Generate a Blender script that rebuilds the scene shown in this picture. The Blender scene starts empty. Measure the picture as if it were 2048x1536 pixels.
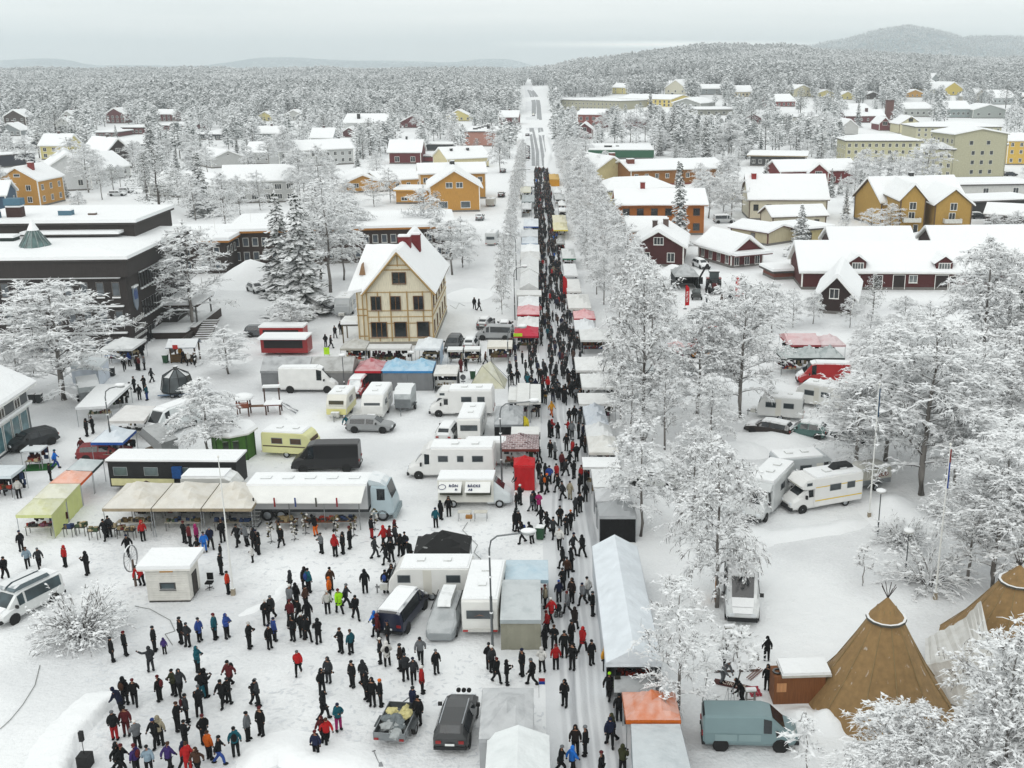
import bpy, math, random
from mathutils import Vector, noise
R = math.radians
sc = bpy.context.scene
COL = sc.collection
# ---------------------------------------------------------------- camera, sky, sun, exposure
PITCH = R(16.7); FPX = 2110.0; CZ = 34.4; CX = 1205.0
cam = bpy.data.cameras.new('camera'); cam.sensor_width = 36; cam.lens = 36*FPX/2048
cam.clip_start = .5; cam.clip_end = 40000
cam_o = bpy.data.objects.new('camera', cam); COL.objects.link(cam_o)
cam_o.location = (0, 0, CZ); cam_o.rotation_euler = (R(90)-PITCH, 0, 0); sc.camera = cam_o; cam.shift_x = (1024-CX)/2048
SUN_EL, SUN_AZ = 38, 200
w = bpy.data.worlds.new('World'); sc.world = w; w.use_nodes = True
nt = w.node_tree; nt.nodes.clear(); L = nt.links.new
sky = nt.nodes.new('ShaderNodeTexSky'); sky.sky_type = 'NISHITA'; sky.sun_disc = False
sky.sun_elevation = R(SUN_EL); sky.sun_rotation = R(SUN_AZ)
tc = nt.nodes.new('ShaderNodeTexCoord'); mp = nt.nodes.new('ShaderNodeMapping'); mp.inputs['Scale'].default_value = (1.6, 1.6, 26)
L(tc.outputs['Generated'], mp.inputs[0])
ns = nt.nodes.new('ShaderNodeTexNoise'); ns.inputs['Scale'].default_value = 1.3; ns.inputs['Detail'].default_value = 5
ns.inputs['Roughness'].default_value = .55; L(mp.outputs[0], ns.inputs['Vector'])
cr = nt.nodes.new('ShaderNodeValToRGB'); e = cr.color_ramp.elements
e[0].position = .36; e[0].color = (.77, .805, .805, 1); e[1].position = .64; e[1].color = (.92, .93, .915, 1)
L(ns.outputs['Fac'], cr.inputs[0])
# a thin brighter gap in the cloud low over the horizon
sx = nt.nodes.new('ShaderNodeSeparateXYZ'); L(tc.outputs['Generated'], sx.inputs[0])
def wm(op, a, b=None, c=None):
    n = nt.nodes.new('ShaderNodeMath'); n.operation = op
    for i, v in enumerate((a, b, c)):
        if v is None: continue
        if isinstance(v, (int, float)): n.inputs[i].default_value = v
        else: L(v, n.inputs[i])
    return n.outputs[0]
ns2 = nt.nodes.new('ShaderNodeTexNoise'); ns2.inputs['Scale'].default_value = 2.2; L(tc.outputs['Generated'], ns2.inputs['Vector'])
band = wm('SUBTRACT', 1, wm('MULTIPLY', wm('ABSOLUTE', wm('SUBTRACT', sx.outputs['Z'], .020)), 260))
band = wm('MULTIPLY', wm('MAXIMUM', band, 0), wm('MULTIPLY', wm('MAXIMUM', wm('SUBTRACT', 1, wm('ABSOLUTE', wm('MULTIPLY', wm('SUBTRACT', sx.outputs['X'], .06), 6))), 0), wm('ADD', ns2.outputs['Fac'], .6)))
mxb = nt.nodes.new('ShaderNodeMixRGB'); mxb.inputs[2].default_value = (2.3, 2.2, 2.05, 1); L(wm('MINIMUM', band, .8), mxb.inputs[0]); L(cr.outputs[0], mxb.inputs[1])
sc10 = nt.nodes.new('ShaderNodeMixRGB'); sc10.blend_type = 'MULTIPLY'; sc10.inputs[0].default_value = 1; sc10.inputs[2].default_value = (10.2, 10.2, 10.1, 1)
L(mxb.outputs[0], sc10.inputs[1])
mxs = nt.nodes.new('ShaderNodeMixRGB'); mxs.inputs[0].default_value = .93
L(sky.outputs[0], mxs.inputs[1]); L(sc10.outputs[0], mxs.inputs[2])
bg = nt.nodes.new('ShaderNodeBackground'); bg.inputs[1].default_value = .1
L(mxs.outputs[0], bg.inputs[0]); wo = nt.nodes.new('ShaderNodeOutputWorld'); L(bg.outputs[0], wo.inputs[0])
sl = bpy.data.lights.new('sun', 'SUN'); sl.energy = .6; sl.angle = R(40); sl.color = (1, .97, .93)
so = bpy.data.objects.new('sun', sl); COL.objects.link(so)
so.rotation_euler = (R(90-SUN_EL), 0, R(180-SUN_AZ))
sc.view_settings.view_transform = 'Standard'; sc.view_settings.look = 'None'
sc.view_settings.exposure = 0.34; sc.view_settings.gamma = 1
sc.render.engine = 'CYCLES'
cy = sc.cycles
cy.max_bounces = 4; cy.diffuse_bounces = 3; cy.glossy_bounces = 2; cy.transmission_bounces = 2; cy.volume_bounces = 1
cy.transparent_max_bounces = 4; cy.caustics_reflective = False; cy.caustics_refractive = False
# ---------------------------------------------------------------- geometry of the place
CP, SP = math.cos(PITCH), math.sin(PITCH)
def G(px, py, z=0.0):
    """ground position seen at a spot of the photograph (2048 px wide) at height z"""
    a = (px-CX)/FPX; t = (768-py)/FPX
    dy = CP + t*SP; dz = t*CP - SP
    s = (z-CZ)/dz
    if z == 0.0 and py < 290:      # beyond the town the ground rises: meet the terrain
        for _ in range(12): s = s*.5+.5*(hgt(a*s, dy*s)-CZ)/dz
    return Vector((a*s, dy*s, z))
def HT(px, pyb, pyt):
    Y = G(px, pyb).y; t = (768-pyt)/FPX
    return CZ + Y*(t*CP-SP)/(CP+t*SP)
def proj(p):
    d = p[1]*CP-(p[2]-CZ)*SP; u = p[1]*SP+(p[2]-CZ)*CP
    return CX+FPX*p[0]/d, 768-FPX*u/d
STREET = math.atan(-.0617)          # the street grid's turn from +Y
ROADX = lambda y: 2.3-.0617*y
# ---------------------------------------------------------------- colours and materials
def C(h, k=1.0):
    h = h.lstrip('#'); v = [int(h[i:i+2], 16)/255 for i in (0, 2, 4)]
    v = [((x+.055)/1.055)**2.4 if x > .04045 else x/12.92 for x in v]
    return (v[0]*k, v[1]*k, v[2]*k, 1)
MATS = {}
def newmat(name):
    m = bpy.data.materials.new(name); m.use_nodes = True; t = m.node_tree; t.nodes.clear()
    b = t.nodes.new('ShaderNodeBsdfPrincipled'); o = t.nodes.new('ShaderNodeOutputMaterial')
    t.links.new(b.outputs[0], o.inputs[0]); MATS[name] = m
    return m, t, b
def nd(t, typ, **k):
    n = t.nodes.new(typ)
    for a, v in k.items():
        if a.startswith('i_'):
            n.inputs[a[2:].replace('_', ' ')].default_value = v
        else: setattr(n, a, v)
    return n
def noisy(t, scale, detail=3, coord='Object', vs=None):
    c = nd(t, 'ShaderNodeTexCoord'); n = nd(t, 'ShaderNodeTexNoise', i_Scale=scale, i_Detail=detail)
    src = c.outputs[coord]
    if vs:
        m = nd(t, 'ShaderNodeMapping'); m.inputs['Scale'].default_value = vs
        t.links.new(src, m.inputs[0]); src = m.outputs[0]
    t.links.new(src, n.inputs['Vector']); return n.outputs['Fac']
def worldnoise(t, scale, detail=3, vs=None):
    c = nd(t, 'ShaderNodeNewGeometry'); n = nd(t, 'ShaderNodeTexNoise', i_Scale=scale, i_Detail=detail)
    src = c.outputs['Position']
    if vs:
        m = nd(t, 'ShaderNodeMapping'); m.inputs['Scale'].default_value = vs
        t.links.new(src, m.inputs[0]); src = m.outputs[0]
    t.links.new(src, n.inputs['Vector']); return n.outputs['Fac']
def ma(t, op, a, b=0.0, c=None):
    n = nd(t, 'ShaderNodeMath', operation=op)
    for i, v in enumerate((a, b, c)):
        if v is None: continue
        if isinstance(v, (int, float)): n.inputs[i].default_value = v
        else: t.links.new(v, n.inputs[i])
    return n.outputs[0]
def ramp(t, fac, stops):
    r = nd(t, 'ShaderNodeValToRGB'); el = r.color_ramp.elements
    for i, (p, c) in enumerate(stops):
        x = el[i] if i < 2 else el.new(p)
        x.position = p; x.color = c if len(c) == 4 else (*c, 1)
    t.links.new(fac, r.inputs[0]); return r.outputs[0]
def mixc(t, fac, a, b, blend='MIX'):
    n = nd(t, 'ShaderNodeMixRGB', blend_type=blend)
    for i, v in enumerate((fac, a, b)):
        if hasattr(v, 'links') or hasattr(v, 'is_linked'): t.links.new(v, n.inputs[i])
        elif isinstance(v, (int, float)): n.inputs[i].default_value = v
        else: n.inputs[i].default_value = v if len(v) == 4 else (*v, 1)
    return n.outputs[0]
def bump(t, b, h, strength=.4, dist=.05):
    n = nd(t, 'ShaderNodeBump', i_Strength=strength, i_Distance=dist)
    t.links.new(h, n.inputs['Height']); t.links.new(n.outputs[0], b.inputs['Normal'])
def upness(t):
    g = nd(t, 'ShaderNodeNewGeometry'); s = nd(t, 'ShaderNodeSeparateXYZ')
    t.links.new(g.outputs['Normal'], s.inputs[0]); return s.outputs['Z']
SNOWC = (.83, .845, .85, 1)
def objmat(name, rough=.7, var=.18, snow=None, sscale=2.0, bumps=None, metallic=0, vs=None, spec=.5, seed_var=0):
    """colour comes from the object; fine variation, wear, and snow lying on faces that look up"""
    m, t, b = newmat(name)
    oi = nd(t, 'ShaderNodeObjectInfo'); n = noisy(t, sscale, 4, vs=vs)
    col = mixc(t, 1, oi.outputs['Color'], ramp(t, n, [(.3, (1-var,)*3), (.7, (1+var*.4,)*3)]), 'MULTIPLY')
    if seed_var:
        f = ma(t, 'MULTIPLY_ADD', oi.outputs['Random'], seed_var, 1-seed_var/2)
        cx = nd(t, 'ShaderNodeCombineXYZ'); [t.links.new(f, cx.inputs[i]) for i in range(3)]
        col = mixc(t, 1, col, cx.outputs[0], 'MULTIPLY')
    if snow:
        lo, hi, amt = snow
        up = upness(t); nn = worldnoise(t, 1.3, 5)
        f = ma(t, 'ADD', up, ma(t, 'MULTIPLY', ma(t, 'SUBTRACT', nn, .5), 1.6))
        f = ma(t, 'MULTIPLY', ramp(t, f, [(lo, (0, 0, 0)), (hi, (1, 1, 1))]), amt)
        col = mixc(t, f, col, SNOWC)
    t.links.new(col, b.inputs['Base Color']); b.inputs['Roughness'].default_value = rough
    b.inputs['Metallic'].default_value = metallic; b.inputs['Specular IOR Level'].default_value = spec
    if bumps: bump(t, b, noisy(t, bumps[0], 4), bumps[1], bumps[2])
    return m
objmat('paint', .32, .06, sscale=1.2)
objmat('paint_snowy', .4, .08, snow=(.55, .9, .8), sscale=1.2)
objmat('matte', .8, .13, sscale=2, bumps=(6, .2, .02))
objmat('matte_snowy', .8, .2, snow=(.5, .8, .95), sscale=3)
objmat('cloth', .9, .25, sscale=5, bumps=(9, .5, .03), spec=.2)
objmat('canvas', .75, .12, snow=(.35, 1.0, .35), sscale=1.0, bumps=(1.6, .8, .16), spec=.3)
objmat('canvas_snowy', .75, .1, snow=(.1, .75, .8), sscale=1.0, bumps=(2.2, .45, .08), spec=.3)
objmat('canvas_clean', .7, .1, sscale=1.0, bumps=(1.6, .8, .14), spec=.3)
objmat('wood', .8, .3, sscale=1.6, vs=(14, 14, .6), bumps=(12, .25, .02))
objmat('metal', .35, .15, metallic=.8)
objmat('rubber', .85, .3, snow=(.7, 1.0, .3))
m, t, b = newmat('glass'); n = noisy(t, .8, 2)
t.links.new(mixc(t, 1, nd(t, 'ShaderNodeObjectInfo').outputs['Color'], ramp(t, n, [(.3, (.5, .5, .5)), (.75, (1.6, 1.6, 1.6))]), 'MULTIPLY'), b.inputs['Base Color'])
b.inputs['Roughness'].default_value = .12; b.inputs['Specular IOR Level'].default_value = .6
m, t, b = newmat('snow')
n1 = worldnoise(t, .35, 5); n2 = worldnoise(t, 3.0, 4)
t.links.new(mixc(t, n1, (.82, .835, .842), (.86, .87, .874)), b.inputs['Base Color'])
b.inputs['Roughness'].default_value = .85; b.inputs['Specular IOR Level'].default_value = .25
bump(t, b, ma(t, 'ADD', n1, ma(t, 'MULTIPLY', n2, .25)), .5, .5)
def snowy(name, base, lo, hi, scale, rough=.9, twotone=None):
    m, t, b = newmat(name)
    nn = worldnoise(t, scale, 3)
    f = ma(t, 'ADD', upness(t), ma(t, 'MULTIPLY', ma(t, 'SUBTRACT', nn, .5), 2.2))
    f = ramp(t, f, [(lo, (0, 0, 0)), (hi, (1, 1, 1))])
    bc = mixc(t, worldnoise(t, .6, 2), base, twotone or base)
    t.links.new(mixc(t, f, bc, SNOWC), b.inputs['Base Color'])
    b.inputs['Roughness'].default_value = rough; b.inputs['Specular IOR Level'].default_value = .15
    return m
snowy('bark', (.055, .045, .038), .45, .8, 2.5, twotone=(.13, .12, .11))
snowy('birch_bark', (.32, .30, .28), .5, .8, 3.0, twotone=(.04, .035, .03))
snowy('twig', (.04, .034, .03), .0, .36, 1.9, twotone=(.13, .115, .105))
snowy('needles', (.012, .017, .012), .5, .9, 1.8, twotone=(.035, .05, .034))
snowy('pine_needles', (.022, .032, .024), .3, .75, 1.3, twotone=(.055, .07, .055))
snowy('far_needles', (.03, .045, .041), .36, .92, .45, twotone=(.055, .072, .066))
# ---------------------------------------------------------------- mesh helper
class MB:
    def __init__(s): s.v = []; s.f = []; s.m = []; s.sm = False
    def add(s, vs, fs, mi=0):
        o = len(s.v); s.v += [tuple(p) for p in vs]
        for q in fs: s.f.append(tuple(i+o for i in q)); s.m.append(mi)
        return s
    def box(s, x0, y0, z0, x1, y1, z1, mi=0):
        return s.add([(x0, y0, z0), (x1, y0, z0), (x1, y1, z0), (x0, y1, z0), (x0, y0, z1), (x1, y0, z1), (x1, y1, z1), (x0, y1, z1)],
                     [(0, 3, 2, 1), (4, 5, 6, 7), (0, 1, 5, 4), (1, 2, 6, 5), (2, 3, 7, 6), (3, 0, 4, 7)], mi)
    def cbox(s, x, y, z, w, d, h, mi=0): return s.box(x-w/2, y-d/2, z, x+w/2, y+d/2, z+h, mi)
    def obox(s, c, ax, hx, hy, hz, mi=0):
        """box about centre c, x axis along ax (unit, horizontal-ish)"""
        ax = Vector(ax).normalized(); up = Vector((0, 0, 1)); ay = up.cross(ax)
        ay = ay.normalized() if ay.length > 1e-4 else Vector((0, 1, 0)); az = ax.cross(ay); c = Vector(c)
        P = [c+ax*hx*i+ay*hy*j+az*hz*k for k in (-1, 1) for (i, j) in ((-1, -1), (1, -1), (1, 1), (-1, 1))]
        return s.add(P, [(0, 3, 2, 1), (4, 5, 6, 7), (0, 1, 5, 4), (1, 2, 6, 5), (2, 3, 7, 6), (3, 0, 4, 7)], mi)
    def quad(s, a, b, c, d, mi=0): return s.add([a, b, c, d], [(0, 1, 2, 3)], mi)
    def tube(s, pts, rs, n=6, mi=0, cap=True):
        pts = [Vector(p) for p in pts]
        if isinstance(rs, (int, float)): rs = [rs]*len(pts)
        V = []; fs = []
        for i, p in enumerate(pts):
            d = (pts[min(i+1, len(pts)-1)]-pts[max(i-1, 0)]).normalized()
            a = d.cross(Vector((0, 0, 1)))
            a = a.normalized() if a.length > .05 else Vector((1, 0, 0))
            bb = a.cross(d)
            for k in range(n):
                th = 2*math.pi*k/n + math.pi/2
                V.append(p+(a*math.cos(th)+bb*math.sin(th))*rs[i])
        for i in range(len(pts)-1):
            for k in range(n):
                k2 = (k+1) % n; fs.append((i*n+k, i*n+k2, (i+1)*n+k2, (i+1)*n+k))
        if cap and n > 2:
            fs.append(tuple(range(n))[::-1]); fs.append(tuple((len(pts)-1)*n+k for k in range(n)))
        return s.add(V, fs, mi)
    def cyl(s, x, y, z0, z1, r0, r1=None, n=12, mi=0):
        r1 = r0 if r1 is None else r1
        V = [(x+r*math.cos(2*math.pi*k/n), y+r*math.sin(2*math.pi*k/n), z) for z, r in ((z0, r0), (z1, max(r1, 1e-3))) for k in range(n)]
        return s.add(V, [(k, (k+1) % n, n+(k+1) % n, n+k) for k in range(n)]+[tuple(range(n))[::-1], tuple(range(n, 2*n))], mi)
    def ell(s, c, rx, ry, rz, nu=8, nv=5, mi=0, jit=0, rnd=random):
        V = [(c[0], c[1], c[2]-rz)]
        for j in range(1, nv):
            ph = -math.pi/2+math.pi*j/nv
            for k in range(nu):
                th = 2*math.pi*k/nu; q = 1+(rnd.uniform(-jit, jit) if jit else 0)
                V.append((c[0]+rx*q*math.cos(ph)*math.cos(th), c[1]+ry*q*math.cos(ph)*math.sin(th), c[2]+rz*q*math.sin(ph)))
        V.append((c[0], c[1], c[2]+rz)); T = len(V)-1
        F = [(0, 1+(k+1) % nu, 1+k) for k in range(nu)]
        for j in range(nv-2):
            for k in range(nu):
                a = 1+j*nu; F.append((a+k, a+(k+1) % nu, a+nu+(k+1) % nu, a+nu+k))
        a = 1+(nv-2)*nu; F += [(a+k, a+(k+1) % nu, T) for k in range(nu)]
        return s.add(V, F, mi)
    def octa(s, c, rx, ry, rz, yaw=0, mi=0):
        ca, sa = math.cos(yaw), math.sin(yaw); c = Vector(c)
        X = Vector((ca*rx, sa*rx, 0)); Y = Vector((-sa*ry, ca*ry, 0)); Z = Vector((0, 0, rz))
        return s.add([c+X, c+Y, c-X, c-Y, c+Z, c-Z*.6], [(0, 1, 4), (1, 2, 4), (2, 3, 4), (3, 0, 4), (1, 0, 5), (2, 1, 5), (3, 2, 5), (0, 3, 5)], mi)
    def extr(s, prof, y0, y1, axis='y', mi=0, nseg=1, jit=0.0, closed=True, rnd=random):
        """profile [(u,z)] swept along y (or x)"""
        n = len(prof); V = []
        for i in range(nseg+1):
            q = y0+(y1-y0)*i/nseg
            for (u, z) in prof:
                jz = rnd.uniform(-jit, jit) if jit else 0
                V.append((u, q, z+jz) if axis == 'y' else (q, u, z+jz))
        F = []
        for i in range(nseg):
            for k in range(n if closed else n-1):
                F.append((i*n+k, i*n+(k+1) % n, (i+1)*n+(k+1) % n, (i+1)*n+k))
        if closed: F += [tuple(range(n))[::-1], tuple(nseg*n+k for k in range(n))]
        return s.add(V, F, mi)
    def mesh(s, name, mats, smooth=False):
        me = bpy.data.meshes.new(name); me.from_pydata(s.v, [], s.f); me.validate()
        for mm in (mats if isinstance(mats, (list, tuple)) else [mats]): me.materials.append(MATS[mm])
        if any(s.m) and len(me.polygons) == len(s.m): me.polygons.foreach_set('material_index', s.m)
        if smooth: me.polygons.foreach_set('use_smooth', [True]*len(me.polygons))
        me.update(); return me
    def build(s, name, mats, parent=None, col=None, smooth=False, loc=None, rz=0):
        return link(name, s.mesh(name, mats, smooth), parent, col, loc, rz)
def link(name, me, parent=None, col=None, loc=None, rz=0):
    o = bpy.data.objects.new(name, me); COL.objects.link(o)
    if parent: o.parent = parent
    if col is not None: o.color = C(col) if isinstance(col, str) else (*col[:3], 1)
    if loc is not None: o.location = loc
    if rz: o.rotation_euler = (0, 0, rz)
    return o
CACHE = {}
def cached(key, fn):
    if key not in CACHE: CACHE[key] = fn()
    return CACHE[key]
def empty(name, loc, rz=0, s=1):
    o = bpy.data.objects.new(name, None); COL.objects.link(o); o.location = loc; o.rotation_euler = (0, 0, rz)
    o.empty_display_size = .3; o.scale = (s, s, s); return o
THINGS = []
def tag(o, label, cat, group=None, auto=True):
    o['label'] = label; o['category'] = cat
    if group: o['group'] = group
    THINGS.append((o, auto)); return o
def struct(o, kind='structure', label=None):
    o['kind'] = kind
    if label: o['label'] = label
    return o
LANDMARKS = []   # (phrase, x, y)
def landmark(phrase, p): LANDMARKS.append((phrase, p[0], p[1]))
# ---------------------------------------------------------------- terrain
def lerp_prof(pts, x):
    if x <= pts[0][0]: return pts[0][1]
    for (a, b), (c, d) in zip(pts, pts[1:]):
        if x <= c: return b+(d-b)*(x-a)/(c-a)
    return pts[-1][1]
def ss(a, b, x):
    q = min(1, max(0, (x-a)/(b-a))); return q*q*(3-2*q)
def zray(pytop, d):
    t = (768-pytop)/FPX; return CZ+d*(t*CP-SP)/(CP+t*SP)
RIDGE1 = [(1030, 142), (1100, 136), (1200, 121), (1300, 107), (1400, 94), (1470, 97), (1520, 98), (1560, 93), (1640, 104), (1720, 108), (1900, 118), (2048, 122), (2600, 118)]
RIDGE2 = [(1450, 150), (1560, 112), (1640, 88), (1700, 76), (1760, 60), (1815, 53), (1860, 60), (1920, 75), (1960, 74), (2048, 77), (2200, 84), (2600, 120)]
RIDGE3 = [(-500, 140), (-100, 124), (0, 121), (80, 116), (130, 118), (185, 131), (250, 130), (330, 131), (400, 132), (460, 124), (520, 115), (590, 114), (640, 118), (700, 121), (800, 121), (860, 124), (900, 125), (960, 118), (1010, 117), (1045, 124), (1060, 132), (1110, 138), (1300, 140), (2600, 140)]
RIDGE4 = [(-500, 130), (60, 119), (185, 131), (330, 131), (420, 133), (900, 129), (1080, 136), (2600, 141)]
def hgt(x, y):
    d = max(y, 1.0); px = CX+2203*x/d
    z = 0.0
    if d > 480:
        p1 = zray(lerp_prof(RIDGE1, px), 2100)-9
        if p1 > 0: z = max(z, p1*(ss(480, 2100, d)*.85+.15*ss(480, 1000, d))*(1-.5*ss(2200, 3400, d)))
        p2 = zray(lerp_prof(RIDGE2, px), 6000)-6
        if p2 > 0: z = max(z, p2*ss(2700, 6000, d)*(1-.3*ss(6100, 7500, d)))
        p3 = zray(lerp_prof(RIDGE3, px), 9000)
        if p3 > 0: z = max(z, p3*ss(7600, 9000, d)*(1-ss(9100, 10200, d)))
        z += 2.2*ss(520, 1600, d)*noise.noise((x/170, y/170, 3))
    return z
def ground():
    ds = [2, 8]+[14+5*i for i in range(0, 24)]+[140, 150, 165, 185, 210, 240, 275, 315, 360, 410, 470, 540, 620, 710, 810, 920, 1040, 1170, 1310, 1450, 1600, 1800, 2050, 2300, 2600, 2950, 3300, 3650, 4000, 4300, 4700, 5200, 5900, 6800, 7600, 8000, 8400, 8700, 9000, 9300, 9700, 10300, 14000, 30000]
    NA = 170; V = []; F = []
    for i, d in enumerate(ds):
        for j in range(NA+1):
            q = -1.05+2.1*j/NA
            x, y = d*q*(1.0)*(1 if d > 60 else (1.6 if d > 20 else 6)), d
            z = hgt(x, y)
            if d < 320: z -= 0 
            V.append((x, y, z))
    for i in range(len(ds)-1):
        for j in range(NA):
            a = i*(NA+1)+j; F.append((a, a+1, a+NA+2, a+NA+1))
    # behind the camera
    b0 = len(V); V += [(-800, -300, 0), (800, -300, 0)]
    F.append((b0, b0+1, NA, 0)+()) if False else None
    V += []; F.append((b0, b0+1, NA) ); F.append((b0, NA, 0))
    m, t, b = newmat('snow_ground')
    n1 = worldnoise(t, .06, 4); n2 = worldnoise(t, .9, 5); n3 = worldnoise(t, 5, 3)
    col = mixc(t, n2, (.80, .815, .822), (.855, .865, .868))
    # trampled, slightly soiled snow in broad patches
    tr = ramp(t, ma(t, 'ADD', n1, ma(t, 'MULTIPLY', n3, .16)), [(.54, (0, 0, 0)), (.68, (1, 1, 1))])
    g = nd(t, 'ShaderNodeNewGeometry'); s3 = nd(t, 'ShaderNodeSeparateXYZ'); t.links.new(g.outputs['Position'], s3.inputs[0])
    near = ramp(t, ma(t, 'MULTIPLY', s3.outputs['Y'], .002), [(.3, (1, 1, 1)), (.6, (0, 0, 0))])
    col = mixc(t, ma(t, 'MULTIPLY', ma(t, 'MULTIPLY', tr, near), .8), col, (.64, .65, .66))
    # forest floor and far forest read as blue-grey mottling
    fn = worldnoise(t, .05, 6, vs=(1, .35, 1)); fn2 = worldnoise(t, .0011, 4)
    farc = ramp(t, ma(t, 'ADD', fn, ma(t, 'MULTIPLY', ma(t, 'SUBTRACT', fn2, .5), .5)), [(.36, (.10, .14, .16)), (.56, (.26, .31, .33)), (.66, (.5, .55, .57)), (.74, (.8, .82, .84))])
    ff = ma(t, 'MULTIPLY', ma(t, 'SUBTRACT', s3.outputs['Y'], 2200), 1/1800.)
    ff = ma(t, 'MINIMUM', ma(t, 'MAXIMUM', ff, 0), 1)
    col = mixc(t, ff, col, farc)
    t.links.new(col, b.inputs['Base Color']); b.inputs['Roughness'].default_value = .88; b.inputs['Specular IOR Level'].default_value = .2
    bump(t, b, ma(t, 'ADD', ma(t, 'MULTIPLY', n2, 1.0), ma(t, 'MULTIPLY', n3, .35)), .55, .35)
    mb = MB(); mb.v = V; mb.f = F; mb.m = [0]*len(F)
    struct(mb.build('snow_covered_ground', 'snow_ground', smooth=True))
ground()
# ---------------------------------------------------------------- the market street
m, t, b = newmat('packed_snow')
c = nd(t, 'ShaderNodeTexCoord'); s = nd(t, 'ShaderNodeSeparateXYZ'); t.links.new(c.outputs['Object'], s.inputs[0])
wob = ma(t, 'MULTIPLY', ma(t, 'SUBTRACT', noisy(t, .06, 3), .5), 1.6)
xx = ma(t, 'ADD', ma(t, 'MULTIPLY', s.outputs['X'], 1.5), wob)
def bandx(x0, wd, soft): 
    d = ma(t, 'ABSOLUTE', ma(t, 'SUBTRACT', xx, x0)); return ma(t, 'SUBTRACT', 1, ramp(t, d, [(max(0, (wd-soft)), (0, 0, 0)), (wd+soft, (1, 1, 1))]))
tot = bandx(-1.15, .32, .1)
for x0, wd, am in ((-.15, .28, .55), (.55, .22, .45), (2.3, .42, .85), (1.3, .16, .3), (-2.0, .2, .5)):
    tot = ma(t, 'MAXIMUM', tot, ma(t, 'MULTIPLY', bandx(x0, wd, .09), am))
grit = noisy(t, 1.1, 5, vs=(2.4, .22, 1)); spk = noisy(t, 9, 3)
tot = ma(t, 'MULTIPLY', tot, ramp(t, grit, [(.3, (.35,)*3), (.6, (1,)*3)]))
base = mixc(t, noisy(t, .5, 4, vs=(1, .25, 1)), (.60, .62, .64), (.79, .80, .81))
col = mixc(t, ma(t, 'MULTIPLY', tot, .85), base, (.30, .31, .33))
col = mixc(t, ramp(t, spk, [(.62, (0, 0, 0)), (.8, (.35,)*3)]), col, (.35, .34, .33))
t.links.new(col, b.inputs['Base Color']); b.inputs['Roughness'].default_value = .7
bump(t, b, ma(t, 'ADD', grit, spk), .5, .08)
mb = MB()
for i in range(60):
    y0, y1 = 30+i*5.8, 30+(i+1)*5.8
    mb.quad((-2.3, y0, 0), (2.4, y0, 0), (2.4, y1, 0), (-2.3, y1, 0))
street = mb.build('market_street', 'packed_snow', loc=(2.3, 0, .02), rz=-STREET)
struct(street)
# the open road beyond the market, with bare wheel tracks
m, t, b = newmat('wheel_track'); n = worldnoise(t, .5, 4)
t.links.new(ramp(t, n, [(.3, (.16, .165, .175)), (.7, (.34, .35, .36))]), b.inputs['Base Color']); b.inputs['Roughness'].default_value = .6
m, t, b = newmat('road_snow'); n = worldnoise(t, .2, 4)
t.links.new(ramp(t, n, [(.3, (.62, .63, .65)), (.7, (.76, .77, .78))]), b.inputs['Base Color'])
def ribbon(pts, wd, z, name, mat, parent=None):
    mb = MB(); P = [Vector(p) for p in pts]; prev = None
    for i, p in enumerate(P):
        d = (P[min(i+1, len(P)-1)]-P[max(0, i-1)]); nrm = Vector((-d.y, d.x, 0)).normalized()*wd/2
        a, b2 = p+nrm, p-nrm; a.z = hgt(a.x, a.y)+z; b2.z = hgt(b2.x, b2.y)+z
        if prev: mb.quad(prev[1], b2, a, prev[0])
        prev = (a, b2)
    return mb.build(name, mat, parent)
def track(pts): return [G(x, y) for x, y in pts]
def densify(P, n=6):
    out = []
    for i in range(len(P)-1):
        for k in range(n): out.append(P[i].lerp(P[i+1], k/n))
    return out+[P[-1]]
road = ribbon(densify([G(1070, 345), G(1072, 320), G(1071, 280), G(1068, 250), G(1064, 225), G(1062, 200), G(1058, 180), G(1054, 168)]), 9.5, .03, 'road', 'road_snow'); struct(road)
for k, tr in enumerate(([(1067, 332), (1066, 300), (1062, 270), (1061, 256)], [(1075, 332), (1075, 305), (1070, 278), (1065, 256)],
           [(1088, 332), (1086, 315), (1081, 280), (1078, 256)], [(1095, 322), (1094, 305), (1089, 280), (1083, 256)],
           [(1066, 228), (1066, 205), (1061, 190), (1056, 180)], [(1069, 228), (1070, 208), (1066, 190), (1060, 181)],
           [(1077, 238), (1076, 215), (1073, 195), (1064, 182)], [(1081, 240), (1079, 212), (1076, 195), (1066, 181)])):
    o = ribbon(densify(track(tr)), 1.3 if k < 4 else 1.9, .07, 'wheel_track', 'wheel_track', road)
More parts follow.
